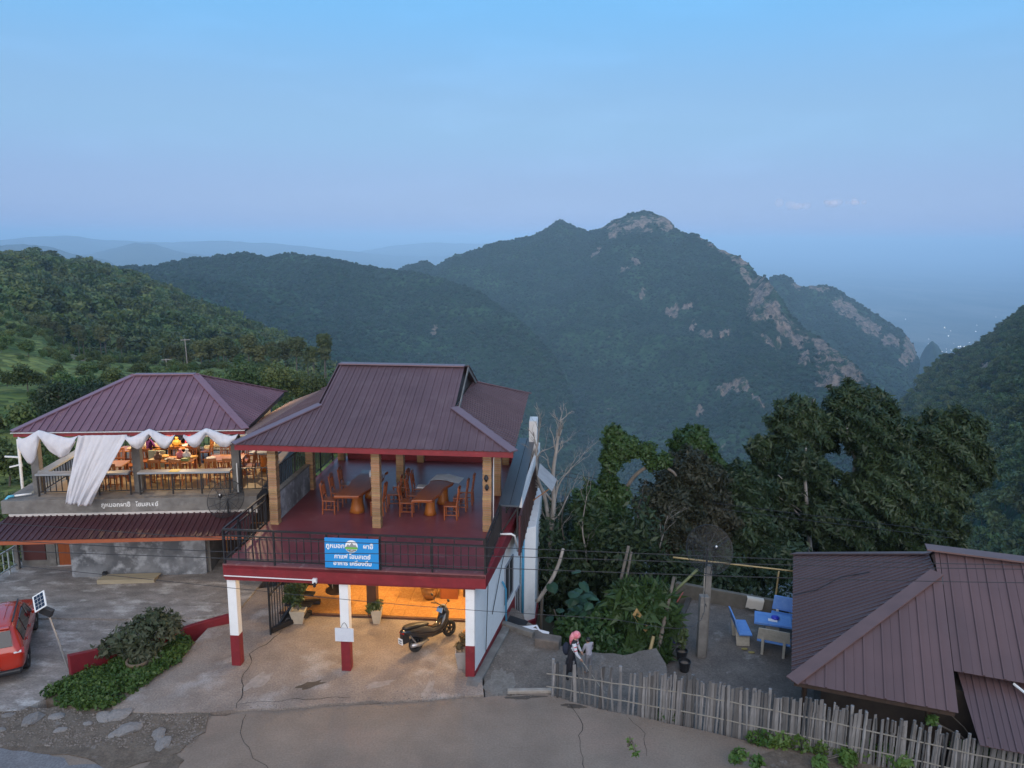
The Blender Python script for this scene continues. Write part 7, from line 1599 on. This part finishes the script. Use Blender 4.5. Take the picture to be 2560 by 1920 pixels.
BLKT = fabric('black_trousers', (.012, .011, .014)); PURP = fabric('purple_top', (.10, .015, .13)); HPNK = fabric('hot_pink_top', (.60, .02, .10)); NVY = fabric('navy_top', (.012, .016, .05)); ROSE = fabric('rose_top', (.5, .16, .22)); BRWN = fabric('brown_top', (.07, .04, .03)); TEAL = fabric('dark_teal_top', (.012, .05, .08))
FLm = lambda x, y, deg: FL @ Matrix.Translation((x, y, 3.006)) @ Matrix.Rotation(RAD(deg), 4, 'Z')
reach = dict(el_l=(.08, .13, .66), wr_l=(.21, .1, .62), el_r=(.08, -.13, .66), wr_r=(.21, -.1, .62))
person('person in a purple top and black trousers standing behind the middle pillar', FLm(3.55, 3.1, 40), 1.45, bend(joints(**reach), .08), [SKIN, PURP, PURP, SKIN, SKIN, BLKT, SKIN], hair_cap(HAIR, .12))
person('person in a hot pink top leaning over the far food table', FLm(4.75, 4.45, 250), 1.46, bend(joints(**reach), .5), [SKIN, HPNK, HPNK, HPNK, SKIN, BLKT, BLKT], hair_cap(HAIR, .08))
person('person in a navy top behind the far food table', FLm(4.2, 4.5, 265), 1.46, bend(joints(**reach), .2), [SKIN, NVY, NVY, NVY, SKIN, BLKT, BLKT], hair_cap(HAIR))
person('person in a rose top bending left of the person in navy', FLm(3.75, 4.4, 285), 1.46, bend(joints(**reach), .35), [SKIN, ROSE, ROSE, SKIN, SKIN, BLKT, BLKT], hair_cap(HAIR, .1))
person('person in a brown top leaning at the end of the far food table', FLm(5.15, 3.3, 120), 1.46, bend(joints(**reach), .55), [SKIN, BRWN, BRWN, BRWN, SKIN, BRWN, BLKT], hair_cap(BRWN, .14))
person('person in a dark teal top at the table behind the long drape', FLm(3.1, 4.3, 265), 1.46, bend(joints(**reach), .3), [SKIN, TEAL, TEAL, TEAL, SKIN, BLKT, BLKT], hair_cap(HAIR))

# ------------------------------------------------------------------ air
hz = MB().box(-45000, -400, -862, 45000, 60000, 190).build('haze', None)
mh = bpy.data.materials.new('evening_haze'); mh.use_nodes = True; nt = mh.node_tree; nt.nodes.clear()
o_ = nt.nodes.new('ShaderNodeOutputMaterial'); pv = nt.nodes.new('ShaderNodeVolumePrincipled')
pv.inputs['Color'].default_value = (.43, .71, 1.0, 1); pv.inputs['Density'].default_value = 1.0e-4; pv.inputs['Anisotropy'].default_value = -0.38
nt.links.new(pv.outputs[0], o_.inputs['Volume']); hz.data.materials.append(mh); hz['kind'] = 'stuff'
tag(hz, 'pale blue evening haze over the valley', 'haze')
